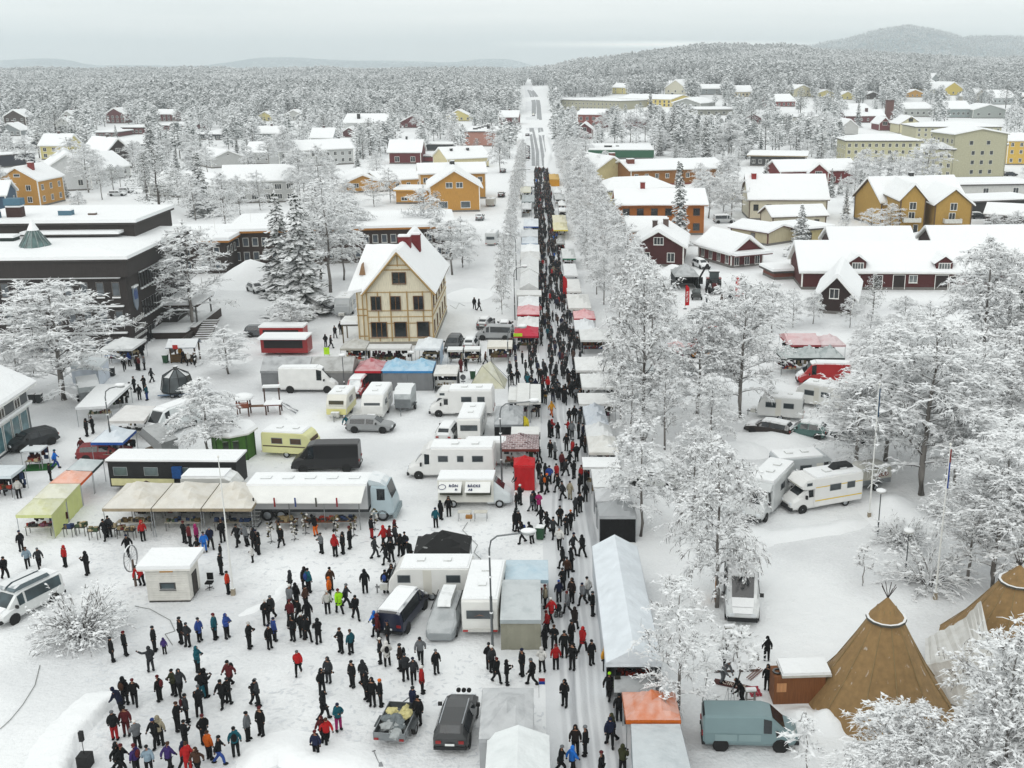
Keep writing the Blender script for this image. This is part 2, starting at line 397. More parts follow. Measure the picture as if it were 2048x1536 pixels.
# ---------------------------------------------------------------- trees
def birch_mesh(seed, h=13, spread=4.2, limbs=32, weep=.5, snowy_amt=1.0, lean=0.0, low=.22, twigs=9, thick=1.0):
    rnd = random.Random(seed); tb = MB(); cb = MB()
    tr = []; x = y = 0
    for i in range(9):
        q = i/8; x += rnd.uniform(-.16, .16)+lean*h*.02*q; y += rnd.uniform(-.16, .16)
        tr.append(Vector((x, y, h*.97*q)))
    r0 = .17*h/13*thick+.03
    tb.tube(tr, [r0*(1-.88*i/8) for i in range(9)], 7, 0)
    def tp(q):
        f = q*8; i = min(7, int(f)); return tr[i].lerp(tr[i+1], f-i)
    def twig(p, d, ln, r):
        d = d.normalized(); d2 = (d+Vector((0, 0, -weep*rnd.uniform(.6, 1.6)))).normalized()
        a = p+d*ln*.5; c = a+d2*ln*.5
        cb.tube([p, a, c], [r, r*.8, r*.35], 3, 0, cap=False)
        if rnd.random() < .5*snowy_amt:
            cb.octa(p.lerp(a, .8)+Vector((0, 0, r)), rnd.uniform(.12, .30), rnd.uniform(.06, .13), rnd.uniform(.06, .12), rnd.uniform(0, 6.3), 1)
    for i in range(limbs):
        q = low+(1-low)*((i+.5)/limbs)**.85; q = min(.985, q)
        az = i*2.4+rnd.uniform(-.5, .5)
        prof = math.sin(math.pi*min(1, (q-low)/(1-low)*.86+.16))**.7
        ln = spread*prof*rnd.uniform(.75, 1.15)
        up = rnd.uniform(.35, .95)*(1.2 if q > .75 else 1)
        p = tp(q); out = Vector((math.cos(az), math.sin(az), 0)); pts = [p]; d = (out+Vector((0, 0, up))).normalized(); nseg = 5
        for k in range(nseg):
            d = (d+Vector((rnd.uniform(-.22, .22), rnd.uniform(-.22, .22), rnd.uniform(-.2, .1)-weep*.30*k/nseg*1.6))).normalized()
            pts.append(pts[-1]+d*ln/nseg)
        rb = max(.022, r0*.42*(1-q*.75))
        cb.tube(pts, [rb*(1-.8*k/nseg) for k in range(nseg+1)], 4, 0, cap=False)
        nsub = max(5, int(1.7*twigs*ln/spread))
        for sidx in range(nsub):
            f = rnd.uniform(.18, 1.0)*nseg; k = min(nseg-1, int(f)); sp = pts[k].lerp(pts[k+1], f-k)
            dd = (pts[k+1]-pts[k]).normalized(); side = Vector((-dd.y, dd.x, 0))*rnd.choice((-1, 1))
            sd = (dd*.6+side*rnd.uniform(.4, 1.0)+Vector((0, 0, rnd.uniform(-.25, .5)))).normalized()
            sl = ln*rnd.uniform(.22, .42)+.35; m1 = sp+sd*sl*.5; e1 = m1+(sd+Vector((0, 0, -weep*.7))).normalized()*sl*.5
            cb.tube([sp, m1, e1], [rb*.5, rb*.38, .014], 3, 0, cap=False)
            for tw in range(6):
                g = rnd.uniform(.15, 1); bp = sp.lerp(m1, g*2) if g < .5 else m1.lerp(e1, g*2-1)
                twig(bp, sd+Vector((rnd.uniform(-1, 1), rnd.uniform(-1, 1), rnd.uniform(-.5, .6))), rnd.uniform(.35, .85)*(h/13)**.5, rnd.uniform(.024, .042))
        for k in range(1, nseg):
            if rnd.random() < .95*snowy_amt:
                cb.octa(pts[k]+Vector((0, 0, rb)), rnd.uniform(.3, .6), rnd.uniform(.11, .22), rnd.uniform(.1, .18), math.atan2(dd.y, dd.x)+rnd.uniform(-.4, .4), 1)
    return tb.mesh('trunk', 'birch_bark', True), cb.mesh('crown', ['twig', 'snow'])
def spruce_mesh(seed, h=16, r=3.2, whorls=30, per=8, dens=1.0, detail=True):
    rnd = random.Random(seed); tb = MB(); cb = MB()
    tb.cyl(0, 0, -.3, h*.96, .24*h/16, .02, 7)
    for wv in range(whorls):
        q = wv/(whorls-1); z = h*(.08+.90*q); ln0 = r*((1-q)**.8)*(.8+.2*math.sin(wv*1.7))+.16
        nb = max(4, int(per*(1-.45*q)))
        for k in range(nb):
            az = 2*math.pi*(k+rnd.random()*.7)/nb+wv*.7; ln = ln0*rnd.uniform(.72, 1.15)
            o = Vector((math.cos(az), math.sin(az), 0)); sd = Vector((-o.y, o.x, 0))
            z0 = z+rnd.uniform(-.15, .15); drop = ln*rnd.uniform(.32, .62)
            P = [Vector((0, 0, z0))+o*.05, Vector((0, 0, z0-drop*.25))+o*ln*.4, Vector((0, 0, z0-drop*.75))+o*ln*.78, Vector((0, 0, z0-drop*.82))+o*ln]
            W = [.05, ln*.17+.1, ln*.15+.08, .02]
            V = []; F = []
            for i in range(4):
                V += [P[i]-sd*W[i]-Vector((0, 0, W[i]*.45)), P[i]+Vector((0, 0, .03)), P[i]+sd*W[i]-Vector((0, 0, W[i]*.45))]
            for i in range(3):
                a = i*3; F += [(a, a+3, a+4, a+1), (a+1, a+4, a+5, a+2)]
            cb.add(V, F, 0)
            if detail:
                for i in range(5):
                    f = rnd.uniform(.25, 1); bp = P[1].lerp(P[2], min(1, max(0, (f-.35)*2))) if f < .85 else P[2].lerp(P[3], .5)
                    s2 = rnd.choice((-1, 1)); tip = bp+sd*s2*rnd.uniform(.2, .4)*(ln*.6+.3)+o*rnd.uniform(.05, .35)+Vector((0, 0, -rnd.uniform(.15, .4)))
                    cb.add([bp+o*.12, bp-o*.12, tip, bp+Vector((0, 0, -.22))], [(0, 1, 2), (0, 2, 3)], 0)
                if rnd.random() < .8*dens:
                    g = rnd.uniform(.35, .95); bp = P[1].lerp(P[3], g)
                    cb.octa(bp+Vector((0, 0, .05)), rnd.uniform(.16, .42)*(ln/r*.6+.5), rnd.uniform(.10, .24)*(ln/r*.6+.5), rnd.uniform(.07, .15), az, 1)
    cb.octa((0, 0, h), .1, .1, .4, 0, 1)
    return tb.mesh('trunk', 'bark', True), cb.mesh('crown', ['needles', 'snow'])
def pine_mesh(seed, h=14, r=3.6, clumps=70, base=.3, wide=1.0):
    rnd = random.Random(seed); tb = MB(); cb = MB()
    tr = [Vector((rnd.uniform(-.2, .2)*i/6, rnd.uniform(-.2, .2)*i/6, h*.95*i/6)) for i in range(7)]; tb.tube(tr, [.24*(1-.8*i/6)*h/14 for i in range(7)], 7)
    for i in range(clumps):
        q = base+(1-base)*((i+.5)/clumps); rr = r*wide*math.sin(math.pi*min(1, (q-base)/(1-base)*.8+.2))**.75
        az = i*2.4+rnd.uniform(-.6, .6); d = rr*rnd.uniform(.35, 1.05)
        c = Vector((math.cos(az)*d, math.sin(az)*d, h*q+rnd.uniform(-.3, .3)))
        if i % 2 == 0: cb.tube([Vector((0, 0, c.z-.5-.1*d)), c.lerp(Vector((0, 0, c.z)), .5)+Vector((0, 0, -.15)), c], [.07, .05, .02], 4, 2, cap=False)
        s = rnd.uniform(.55, 1.0)*h/14
        for k in range(15):
            v = Vector((rnd.uniform(-1, 1), rnd.uniform(-1, 1), rnd.uniform(-.45, .55)))*s
            a = c+v; dv = (v+Vector((rnd.uniform(-.4, .4), rnd.uniform(-.4, .4), -.15))).normalized()*rnd.uniform(.3, .6)*s
            sd = dv.cross(Vector((0, 0, 1))); sd = sd.normalized()*rnd.uniform(.08, .2)*s if sd.length > .01 else Vector((.1, 0, 0))
            cb.add([a-sd, a+dv, a+sd, a+Vector((0, 0, -.14*s))], [(0, 1, 2), (0, 3, 1), (3, 2, 1)], 0)
            if k % 3 == 0: cb.octa(a+dv*.6+Vector((0, 0, .04)), rnd.uniform(.14, .4)*s, rnd.uniform(.1, .24)*s, rnd.uniform(.07, .16)*s, rnd.uniform(0, 6), 1)
    return tb.mesh('trunk', 'bark', True), cb.mesh('crown', ['pine_needles', 'snow', 'bark'])
def shrub_mesh(seed, h=2.6, r=2.8, stems=110, snowy_amt=1):
    rnd = random.Random(seed); cb = MB(); tb = MB()
    for i in range(stems):
        az = i*2.4; tilt = math.sqrt((i+.5)/stems)*1.25
        d = Vector((math.cos(az)*math.sin(tilt), math.sin(az)*math.sin(tilt), math.cos(tilt)*h/r+.05)); p = Vector((math.cos(az)*.25, math.sin(az)*.25, 0)); pts = [p]
        ln = r*rnd.uniform(.7, 1.05)
        for k in range(4):
            d = (d+Vector((rnd.uniform(-.2, .2), rnd.uniform(-.2, .2), rnd.uniform(-.25, .05)-.06*k))).normalized(); pts.append(pts[-1]+d*ln/4)
        (tb if i < 7 else cb).tube(pts, [.04, .032, .026, .02, .01], 4, 0, cap=False)
        for s in range(15):
            f = rnd.uniform(1, 4); k = min(3, int(f)); bp = pts[k].lerp(pts[k+1], f-k)
            v = (d+Vector((rnd.uniform(-1, 1), rnd.uniform(-1, 1), rnd.uniform(-.4, .7)))).normalized()*rnd.uniform(.2, .6)
            cb.tube([bp, bp+v*.6, bp+v+Vector((0, 0, -.06))], [.018, .014, .008], 3, 0, cap=False)
            if rnd.random() < .45*snowy_amt: cb.octa(bp+v*.6, rnd.uniform(.07, .2), rnd.uniform(.04, .1), rnd.uniform(.04, .08), rnd.uniform(0, 6), 1)
    return tb.mesh('stems', 'twig'), cb.mesh('branches', ['twig', 'snow'])
def far_mesh(seed, kind):
    rnd = random.Random(seed); mb = MB()
    if kind == 's':
        h, r = 13, 2.3; mb.cyl(0, 0, -.5, 3, .22, .15, 5, 2)
        for wv in range(11):
            q = wv/10; z = 1.0+h*.9*q; rr = r*(1-q)**.85+.12
            for k in range(6):
                az = k*1.047+wv*.5+rnd.uniform(-.2, .2); o = Vector((math.cos(az), math.sin(az), 0)); sd = Vector((-o.y, o.x, 0)); l2 = rr*rnd.uniform(.75, 1.15)
                a = Vector((0, 0, z+.5)); tip = o*l2+Vector((0, 0, z-l2*.5)); mid = o*l2*.6+Vector((0, 0, z-l2*.12))
                mb.add([a, mid-sd*l2*.36-Vector((0, 0, .2)), tip, mid+sd*l2*.36-Vector((0, 0, .2)), mid+Vector((0, 0, .08))], [(0, 1, 4), (1, 2, 4), (4, 2, 3), (0, 4, 3)], 0)
    else:
        h = 12 if kind == 'p' else 10; r = 2.7; mb.cyl(0, 0, -.5, h*.8, .2, .06, 5, 2)
        n = 46 if kind == 'p' else 60; b0 = .34 if kind == 'p' else .2
        for i in range(n):
            q = b0+(1-b0)*i/n; rr = r*math.sin(math.pi*min(1, (q-b0)/(1-b0)*.78+.2)); az = i*2.4
            d = rr*rnd.uniform(.3, 1.05); c = (math.cos(az)*d, math.sin(az)*d, h*q); s = rnd.uniform(.55, 1.1) if kind == 'p' else rnd.uniform(.4, .75)
            mb.octa(c, s*1.15, s*.8, s*.5, rnd.uniform(0, 6), 0 if rnd.random() < (.85 if kind == 'p' else .35) else 1)
            for k in range(4):
                c2 = (c[0]+rnd.uniform(-1, 1)*s*1.2, c[1]+rnd.uniform(-1, 1)*s*1.2, c[2]+rnd.uniform(-.6, .6)*s)
                mb.octa(c2, s*rnd.uniform(.25, .5), s*rnd.uniform(.15, .35), s*rnd.uniform(.1, .3), rnd.uniform(0, 6), rnd.choice((0, 0, 0, 1) if kind == 'p' else (0, 1, 3, 3)))
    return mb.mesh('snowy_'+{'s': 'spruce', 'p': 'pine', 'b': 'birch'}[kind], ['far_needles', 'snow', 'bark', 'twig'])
PROTO = {
 'b': [birch_mesh(1, low=.14), birch_mesh(2, 12, 3.6, 30, .7), birch_mesh(3, 14, 4.6, 38, .45), birch_mesh(4, 11, 3.4, 30, .9, twigs=11), birch_mesh(5, 13, 4.0, 34, .6, low=.3)],
 'B': [birch_mesh(11, 14, 5.4, 52, .5, low=.16, twigs=10, thick=1.3), birch_mesh(12, 14, 4.8, 50, .8, low=.14, twigs=11, thick=1.2)],
 's': [spruce_mesh(1), spruce_mesh(2, 16, 3.6, 32, 9), spruce_mesh(3, 16, 2.6, 30, 7)],
 'p': [pine_mesh(1), pine_mesh(2, 13, 3.4, 60), pine_mesh(3, 14, 4.2, 84, .18)],
 'h': [shrub_mesh(1), shrub_mesh(2, 2.4, 2.4, 46)],
 'y': [birch_mesh(21, 4, 1.1, 10, .3, .5, low=.35, twigs=3, thick=.7)],
}
PH = {'b': (13, 12, 14, 11, 13), 'B': (14, 14), 's': (16.3, 16.3, 16.3), 'p': (14.6, 13.6, 14.6), 'h': (2.4, 2.2), 'y': (4,)}
KN = {'b': ('birch_tree', 'trunk', 'crown', 'tree'), 'B': ('birch_tree', 'trunk', 'crown', 'tree'), 's': ('spruce_tree', 'trunk', 'crown', 'tree'),
      'p': ('pine_tree', 'trunk', 'crown', 'tree'), 'h': ('snowy_shrub', 'stems', 'branches', 'shrub'), 'y': ('young_birch', 'trunk', 'crown', 'sapling')}
KD = {'b': 'slim frosted birch', 'B': 'large spreading snowy birch', 's': 'dark snow-dusted spruce', 'p': 'bushy snow-loaded pine', 'h': 'rounded bare shrub with snow', 'y': 'thin bare sapling'}
TR = random.Random(77)
TREEPOS = []
def tree(kind, px, py, top=None, v=None, label=None, wide=1.0, group=None, pos=None, h=None):
    p = pos or G(px, py)
    v = TR.randrange(len(PROTO[kind])) if v is None else v
    h = h or HT(px, py, top); s = h/PH[kind][v]
    if group is None: group = {'h': 'snow-covered shrubs', 'y': 'young saplings'}.get(kind, 'snow-covered trees in the town')
    r = empty(KN[kind][0], (p.x, p.y, hgt(p.x, p.y)-.1), TR.uniform(0, 6.28), 1); r.scale = (s*wide, s*wide, s)
    tr, cr = PROTO[kind][v]; link(KN[kind][1], tr, r); link(KN[kind][2], cr, r)
    tag(r, label or KD[kind], KN[kind][3], group, label is None); TREEPOS.append((p.x, p.y, h))
    return r
T = tree
# left, by the town hall and the square
T('B', 128, 800, 560, 0, 'broad old tree with snow-laden limbs before the dark town hall', 1.35)
T('b', 40, 790, 668, 2, 'low birch at the left edge before the town hall', 1.5)
T('b', 388, 663, 440, 0, 'tall bare birch beside the town hall entrance', 1.15)
T('b', 455, 748, 655, 1, 'dense white birch between the glass hut and red trailers', 1.9)
T('b', 418, 918, 752, 3, 'small weeping birch beside the green hut', 1.25)
T('h', 163, 1272, 1172, 0, 'wide round bare shrub beside the white minibus', .8)
T('b', 588, 672, 588, 1, 'bushy low tree before the tall spruces', 1.8)
T('s', 566, 590, 378, 0, 'left of two tall spruces near the cream timber house', 1.4)
T('s', 610, 628, 378, 1, 'right of two tall spruces near the cream timber house', 1.45)
T('b', 660, 585, 355, 2, 'tallest frosted birch left of the cream timber house')
T('b', 690, 560, 400, 1)
T('b', 640, 560, 370, 4)
T('b', 716, 515, 395, 3)
T('b', 852, 505, 370, 0, 'slender birch behind the ridge of the cream timber house')
T('b', 905, 550, 440, 4, None, 1.3); T('b', 925, 535, 432, 0, None, 1.2); T('b', 880, 520, 430, 1, None, 1.2)
T('b', 452, 470, 345, 1); T('p', 320, 425, 292, 2, 'broad snow-loaded pine behind the town hall roof', 1.35); T('s', 405, 432, 300, 1, None, 1.45)
T('p', 295, 400, 300, 1, None, 1.2)
T('s', 305, 330, 228, 1, 'dark dense conifer before the long grey houses', 1.2); T('s', 236, 300, 248, 0); T('b', 178, 385, 285, 2, None, 1.1); T('b', 150, 370, 275, 1, None, 1.2)
T('p', 118, 305, 213, 2, None, 1.4); T('p', 95, 300, 225, 1, None, 1.2); T('s', 158, 262, 190, 0)
for a in ((570, 335, 250, 'b'), (600, 405, 295, 'b'), (640, 395, 290, 'b'), (665, 380, 310, 'b'), (500, 345, 290, 'b'), (740, 312, 235, 'p'), (790, 275, 203, 'p'), (850, 268, 228, 'p'),
          (955, 330, 275, 'p'), (781, 405, 335, 'b'), (590, 330, 265, 'b'), (540, 340, 270, 'b'), (470, 275, 225, 'p'), (520, 262, 200, 'p'), (560, 262, 222, 'p'), (455, 285, 230, 'p'),
          (615, 260, 215, 'p'), (650, 285, 225, 'p'), (905, 290, 245, 'b'), (900, 250, 220, 'b'), (875, 262, 225, 'b'), (835, 262, 222, 'b'), (20, 330, 262, 'b'), (55, 345, 270, 'b'), (15, 420, 340, 'b'), (160, 430, 380, 'b'),
          (520, 420, 340, 'b'), (480, 430, 350, 'b'), (700, 470, 380, 'b'), (985, 300, 250, 'b'), (1000, 345, 270, 'b')):
    T(a[3], a[0], a[1], a[2])
# avenue rows beside the street
sd = Vector((math.sin(STREET), math.cos(STREET), 0)); sr = Vector((math.cos(STREET), -math.sin(STREET), 0))
def along(off, y): return Vector((off-.0617*y, y, 0))
y = 120.0
while y < 430:
    for off, hh in ((11.6 if y < 150 else 9.4, 8.6), (14, 10)):
        if off > 10 and (y < 120 or TR.random() < .2): continue
        p = along(off+TR.uniform(-.8, .8), y+TR.uniform(-1.5, 1.5)); T('b', 0, 0, v=None, pos=p, h=hh*TR.uniform(.8, 1.1), wide=TR.uniform(.75, .95), group='frosted birches along the right side of the street')
    y += 7.2
y = 150.0
while y < 430:
    p = along(-5.2+TR.uniform(-.5, .5), y); T('b', 0, 0, pos=p, h=TR.uniform(7, 9.5), wide=TR.uniform(.5, .72), group='frosted birches along the left side of the street')
    y += 10.5
T('b', 1285, 1072, 838, 1, 'frosted birch beside the black-walled tent', .95)
T('b', 1262, 905, 740, 0, None, .85); T('b', 1240, 850, 690, 2, None, .85); T('b', 1738, 705, 615, 0, None, 1.1); T('b', 1790, 765, 650, 2, None, 1.1); T('b', 1725, 745, 650, 4, None, 1.0); T('b', 1510, 690, 590, 1, None, 1.0); T('b', 1625, 648, 580, 3, None, 1.0); T('b', 1585, 655, 575, 0)
T('b', 1356, 1438, 1150, 0, 'leaning snowy birch beside the long white marquee', .85)
T('B', 1434, 1215, 868, 1, 'tall birch in the park in front of the leaning parked camper', .72)
T('B', 1385, 1062, 850, 0, 'twin-trunked birch with drooping crown in the park', .72)
T('B', 1285, 880, 520, 0, 'huge snow-laden birch right of the market street', .62)
T('B', 1395, 830, 600, 1); T('B', 1480, 835, 555, 0, 'large snow-white birch behind the dark cars', .85); T('b', 1330, 900, 720, 2, None, .8); T('b', 1425, 930, 745, 4, None, .9)
T('B', 1712, 940, 738, 0, 'birch with forked trunk behind the parked camper', 1.2)
T('B', 1771, 922, 640, 1, 'straight tall birch right of the forked birch', 1.0); T('B', 1842, 990, 630, 0, 'tall birch with bare speckled trunk by the lamp', 1.05)
T('b', 1893, 962, 700, 2); T('b', 1905, 985, 760, 3)
T('B', 1958, 770, 468, 1, 'great drooping snow-laden tree at the right behind the birches', .95); T('B', 2005, 740, 500, 0, 'wide snowy tree hiding the barn end at right', .9); T('s', 2045, 790, 500, 0, 'dark spruce at the right edge', 1.5); T('B', 2010, 900, 640, 1)
T('p', 1745, 635, 545, 0, 'small pine before the red barn'); T('b', 1700, 655, 590, 1, None, 1.0); T('b', 1545, 665, 560, 3, None, 1.0); T('b', 1800, 700, 590, 4, None, 1.2); T('b', 1850, 720, 600, 0, None, 1.2)
T('B', 1755, 800, 650, 1); T('B', 1800, 830, 640, 0); T('B', 1880, 860, 640, 1); T('b', 1950, 900, 700, 2, None, 1.2)
T('B', 1985, 1180, 880, 0, 'snowy birch thicket behind the far tipi, left tree'); T('b', 1935, 1165, 950, 2); T('b', 2035, 1130, 820, 4, None, 1.3); T('b', 2055, 1210, 900, 0)
T('h', 1858, 1165, 1080, 1, 'round shrub below the park lamps'); T('h', 1805, 1085, 1030, 0); T('h', 1885, 1030, 985, 1)
T('B', 1985, 1700, 1262, 0, 'big snow-covered birch in the bottom right corner', .72); T('B', 2060, 1690, 1300, 1, None, 1.0); T('B', 1830, 1640, 1400, 1, 'low snow-heaped tree before the big tipi', .95)
T('b', 1760, 1590, 1400, 3, None, 1.5); T('B', 2090, 1600, 1230, 0)
T('y', 1727, 1172, 1090); T('y', 1478, 1395, 1255); T('y', 1605, 1560, 1440); T('y', 1590, 1000, 940)
T('s', 1600, 512, 405, 1, 'rounded snow-dotted spruce in the white house garden', 1.5); T('s', 1358, 490, 318, 2, 'tall slim spruce before the orange apartment house', 1.1)
for a in ((1780, 470, 405, 'b', 1.3), (1740, 480, 415, 'b', 1.2), (1690, 470, 425, 'b', 1), (1855, 372, 275, 'b', 1.3), (1830, 365, 300, 'b', 1.2), (1730, 345, 295, 'b', 1.2), (1760, 345, 300, 'b', 1), (1455, 370, 308, 'b', 1.3),
          (1455, 315, 240, 'b', 1.2), (1410, 318, 228, 's', 1.1), (1345, 300, 205, 's', 1.2), (1325, 300, 215, 's', 1.1), (1365, 305, 225, 's', 1), (1440, 300, 235, 's', 1), (1395, 310, 245, 's', 1), (1985, 480, 425, 'b', 1.3), (2030, 480, 420, 'b', 1.3),
          (1500, 300, 215, 'p', 1), (1530, 310, 240, 'p', 1.1), (1570, 290, 225, 'p', 1), (1620, 295, 222, 'b', 1), (1650, 290, 220, 'b', 1.1), (1480, 270, 205, 'p', 1.1), (1205, 280, 225, 'b', 1), (1230, 285, 225, 'b', 1), (1260, 285, 222, 'b', 1.1), (1290, 285, 220, 'b', 1),
          (1170, 320, 262, 'b', 1.2), (1155, 300, 250, 'b', 1), (1210, 360, 300, 'b', 1), (1300, 265, 180, 's', .9), (1715, 255, 205, 's', 1), (1600, 235, 190, 'p', 1), (1660, 230, 190, 'p', 1), (1800, 210, 175, 'p', 1), (1960, 230, 180, 'p', 1), (2010, 225, 175, 'p', 1)):
    T(a[3], a[0], a[1], a[2], wide=a[4])
# ---------------------------------------------------------------- the forest beyond the town
FAR = {'s': [far_mesh(1, 's'), far_mesh(2, 's')], 'p': [far_mesh(3, 'p'), far_mesh(4, 'p'), far_mesh(5, 'p')], 'b': [far_mesh(6, 'b'), far_mesh(7, 'b')]}
BLOCK = []    # (x0, x1, ytop, ybase) boxes in the photograph kept free of loose trees
def fill_far():
    rnd = random.Random(5); fr = []; order = 'sppppbbs'
    FN = {'s': 'spruce_tree', 'p': 'pine_tree', 'b': 'birch_tree'}; cnt = 0
    src = {}
    def okay(px, py, tp):
        if 1036 < px < 1102 and py > 172 and tp < 345: return False
        for x0, x1, y0, y1 in BLOCK:
            if x0-2 < px < x1+2 and tp < y1-2 and py > y0+1 and (py < y1+12 or (y1 < 345 and py < y1+34 and tp < y1-.4*(y1-y0))): return False
        return True
    mid = 0
    for k in range(2600):
        py = rnd.uniform(300, 445); px = rnd.uniform(-20, 2070)
        if 930 < px < 1250 or mid > 120 or (px < 340 and py > 400) or (400 < px < 860 and py > 415): continue
        h = rnd.uniform(6, 11); p = G(px, py)
        if not okay(px, py, py-h/p.y*2200) or any(abs(p.x-a)+abs(p.y-b) < 6 for a, b, c in TREEPOS): continue
        tree(rnd.choice('bbbbpss'), 0, 0, pos=p, h=h, wide=rnd.uniform(1, 1.3), group='garden trees between the houses'); mid += 1
    cand = []
    for k in range(9500):
        py = 178+ (318-178)*rnd.random()**1.7; px = rnd.uniform(-60, 2110)
        cand.append((px, py))
    cand.sort(key=lambda q: -q[1])
    for px, py in cand:
        p = G(px, py); right = px > 1100
        dens = .5 if py > 262 else (.85 if py > 228 else 1)
        if right: dens *= .75 if py > 205 else 1
        if rnd.random() > dens: continue
        h = rnd.uniform(8, 14); kd = rnd.choice('bbppsb' if py > 235 else 'ppppbs')
        d = p.y; tp = py-h/d*2200
        if not okay(px, py, tp): continue
        if cnt < 110 and py > 200:
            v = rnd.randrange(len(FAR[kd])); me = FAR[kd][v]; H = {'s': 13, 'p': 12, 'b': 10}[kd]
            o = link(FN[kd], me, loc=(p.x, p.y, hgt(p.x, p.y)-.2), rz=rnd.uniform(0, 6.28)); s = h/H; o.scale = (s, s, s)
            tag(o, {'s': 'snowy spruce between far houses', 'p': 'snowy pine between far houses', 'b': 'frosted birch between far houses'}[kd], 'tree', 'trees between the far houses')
            src.setdefault((kd, v), o); cnt += 1
        else: fr.append((p.x, p.y, h, kd, rnd.random()))
    # beyond: forest proper
    for (d0, d1, area) in ((760, 1400, 30), (1400, 2400, 50), (2400, 3600, 110), (3600, 5600, 380)):
        n = int(.54*(d1*d1-d0*d0)/area)
        for k in range(n):
            d = math.sqrt(rnd.uniform(d0*d0, d1*d1)); q = rnd.uniform(-.62, .46); x = d*q; y = d
            if noise.noise((x/200, y/200, 0)) > .42 and d > 1000: continue
            px, py = proj((x, y, hgt(x, y)))
            if abs(px-1058) < 9*980/d and d < 1500: continue
            if px > 1100 and d < 1100 and rnd.random() < .35: continue
            h = rnd.uniform(7, 15)*(1.15 if d > 2400 else 1)*(1+.5*noise.noise((x/90, y/120, 2)))
            if not okay(px, py, py-h/d*2200): continue
            fr.append((x, y, h, ('p' if noise.noise((x/260, y/420, 7)) > rnd.uniform(-.35, .2) else rnd.choice('bbsp')), rnd.random()))
    keys = sorted(src)
    groups = {}
    for x, y, h, kd, r in fr:
        ks = [k for k in keys if k[0] == kd] or keys; k = ks[int(r*len(ks)*.999)]
        groups.setdefault(k, []).append((x, y, h))
    me = bpy.data.meshes.new('forest'); P = []; SC = []; ID = []
    for gi, k in enumerate(keys):
        for x, y, h in groups.get(k, []):
            P.append((x, y, hgt(x, y)-.3)); SC.append(h/{'s': 13, 'p': 12, 'b': 10}[k[0]]); ID.append(gi)
    me.from_pydata(P, [], [])
    a = me.attributes.new('size', 'FLOAT', 'POINT'); a.data.foreach_set('value', SC)
    a = me.attributes.new('kindid', 'INT', 'POINT'); a.data.foreach_set('value', ID)
    fo = link('forest', me); struct(fo, 'stuff'); fo['label'] = 'snow-covered forest reaching to the horizon'; fo['category'] = 'forest'
    ng = bpy.data.node_groups.new('forest', 'GeometryNodeTree'); ng.interface.new_socket('Geometry', in_out='INPUT', socket_type='NodeSocketGeometry'); ng.interface.new_socket('Geometry', in_out='OUTPUT', socket_type='NodeSocketGeometry')
    gi_, go_ = ng.nodes.new('NodeGroupInput'), ng.nodes.new('NodeGroupOutput'); join = ng.nodes.new('GeometryNodeJoinGeometry')
    ida = ng.nodes.new('GeometryNodeInputNamedAttribute'); ida.data_type = 'INT'; ida.inputs[0].default_value = 'kindid'
    sza = ng.nodes.new('GeometryNodeInputNamedAttribute'); sza.data_type = 'FLOAT'; sza.inputs[0].default_value = 'size'
    rv = ng.nodes.new('FunctionNodeRandomValue'); rv.data_type = 'FLOAT'; rv.inputs[3].default_value = 6.28
    cx = ng.nodes.new('ShaderNodeCombineXYZ'); ng.links.new(rv.outputs[1], cx.inputs[2])
    for g, k in enumerate(keys):
        cmp = ng.nodes.new('FunctionNodeCompare'); cmp.data_type = 'INT'; cmp.operation = 'EQUAL'; ng.links.new(ida.outputs[0], cmp.inputs[2]); cmp.inputs[3].default_value = g
        oi = ng.nodes.new('GeometryNodeObjectInfo'); oi.inputs[0].default_value = src[k]; oi.inputs['As Instance'].default_value = True
        ip = ng.nodes.new('GeometryNodeInstanceOnPoints'); ng.links.new(gi_.outputs[0], ip.inputs['Points']); ng.links.new(cmp.outputs[0], ip.inputs['Selection'])
        ng.links.new(oi.outputs['Geometry'], ip.inputs['Instance']); ng.links.new(cx.outputs[0], ip.inputs['Rotation']); ng.links.new(sza.outputs[0], ip.inputs['Scale'])
        ng.links.new(ip.outputs[0], join.inputs[0])
    ng.links.new(join.outputs[0], go_.inputs[0]); md = fo.modifiers.new('forest', 'NODES'); md.node_group = ng
    print('far forest points', len(P), 'individual', cnt)
# ---------------------------------------------------------------- haze
def haze():
    m = bpy.data.materials.new('haze'); m.use_nodes = True; t = m.node_tree; t.nodes.clear()
    v = t.nodes.new('ShaderNodeVolumePrincipled'); v.inputs['Color'].default_value = (.86, .93, .96, 1); v.inputs['Density'].default_value = 1.7e-4; v.inputs['Anisotropy'].default_value = .2
    o = t.nodes.new('ShaderNodeOutputMaterial'); t.links.new(v.outputs[0], o.inputs['Volume']); MATS['haze'] = m
    b = MB(); b.box(-16000, -420, -12, 16000, 12500, 330); o = b.build('haze', 'haze'); struct(o, 'stuff')
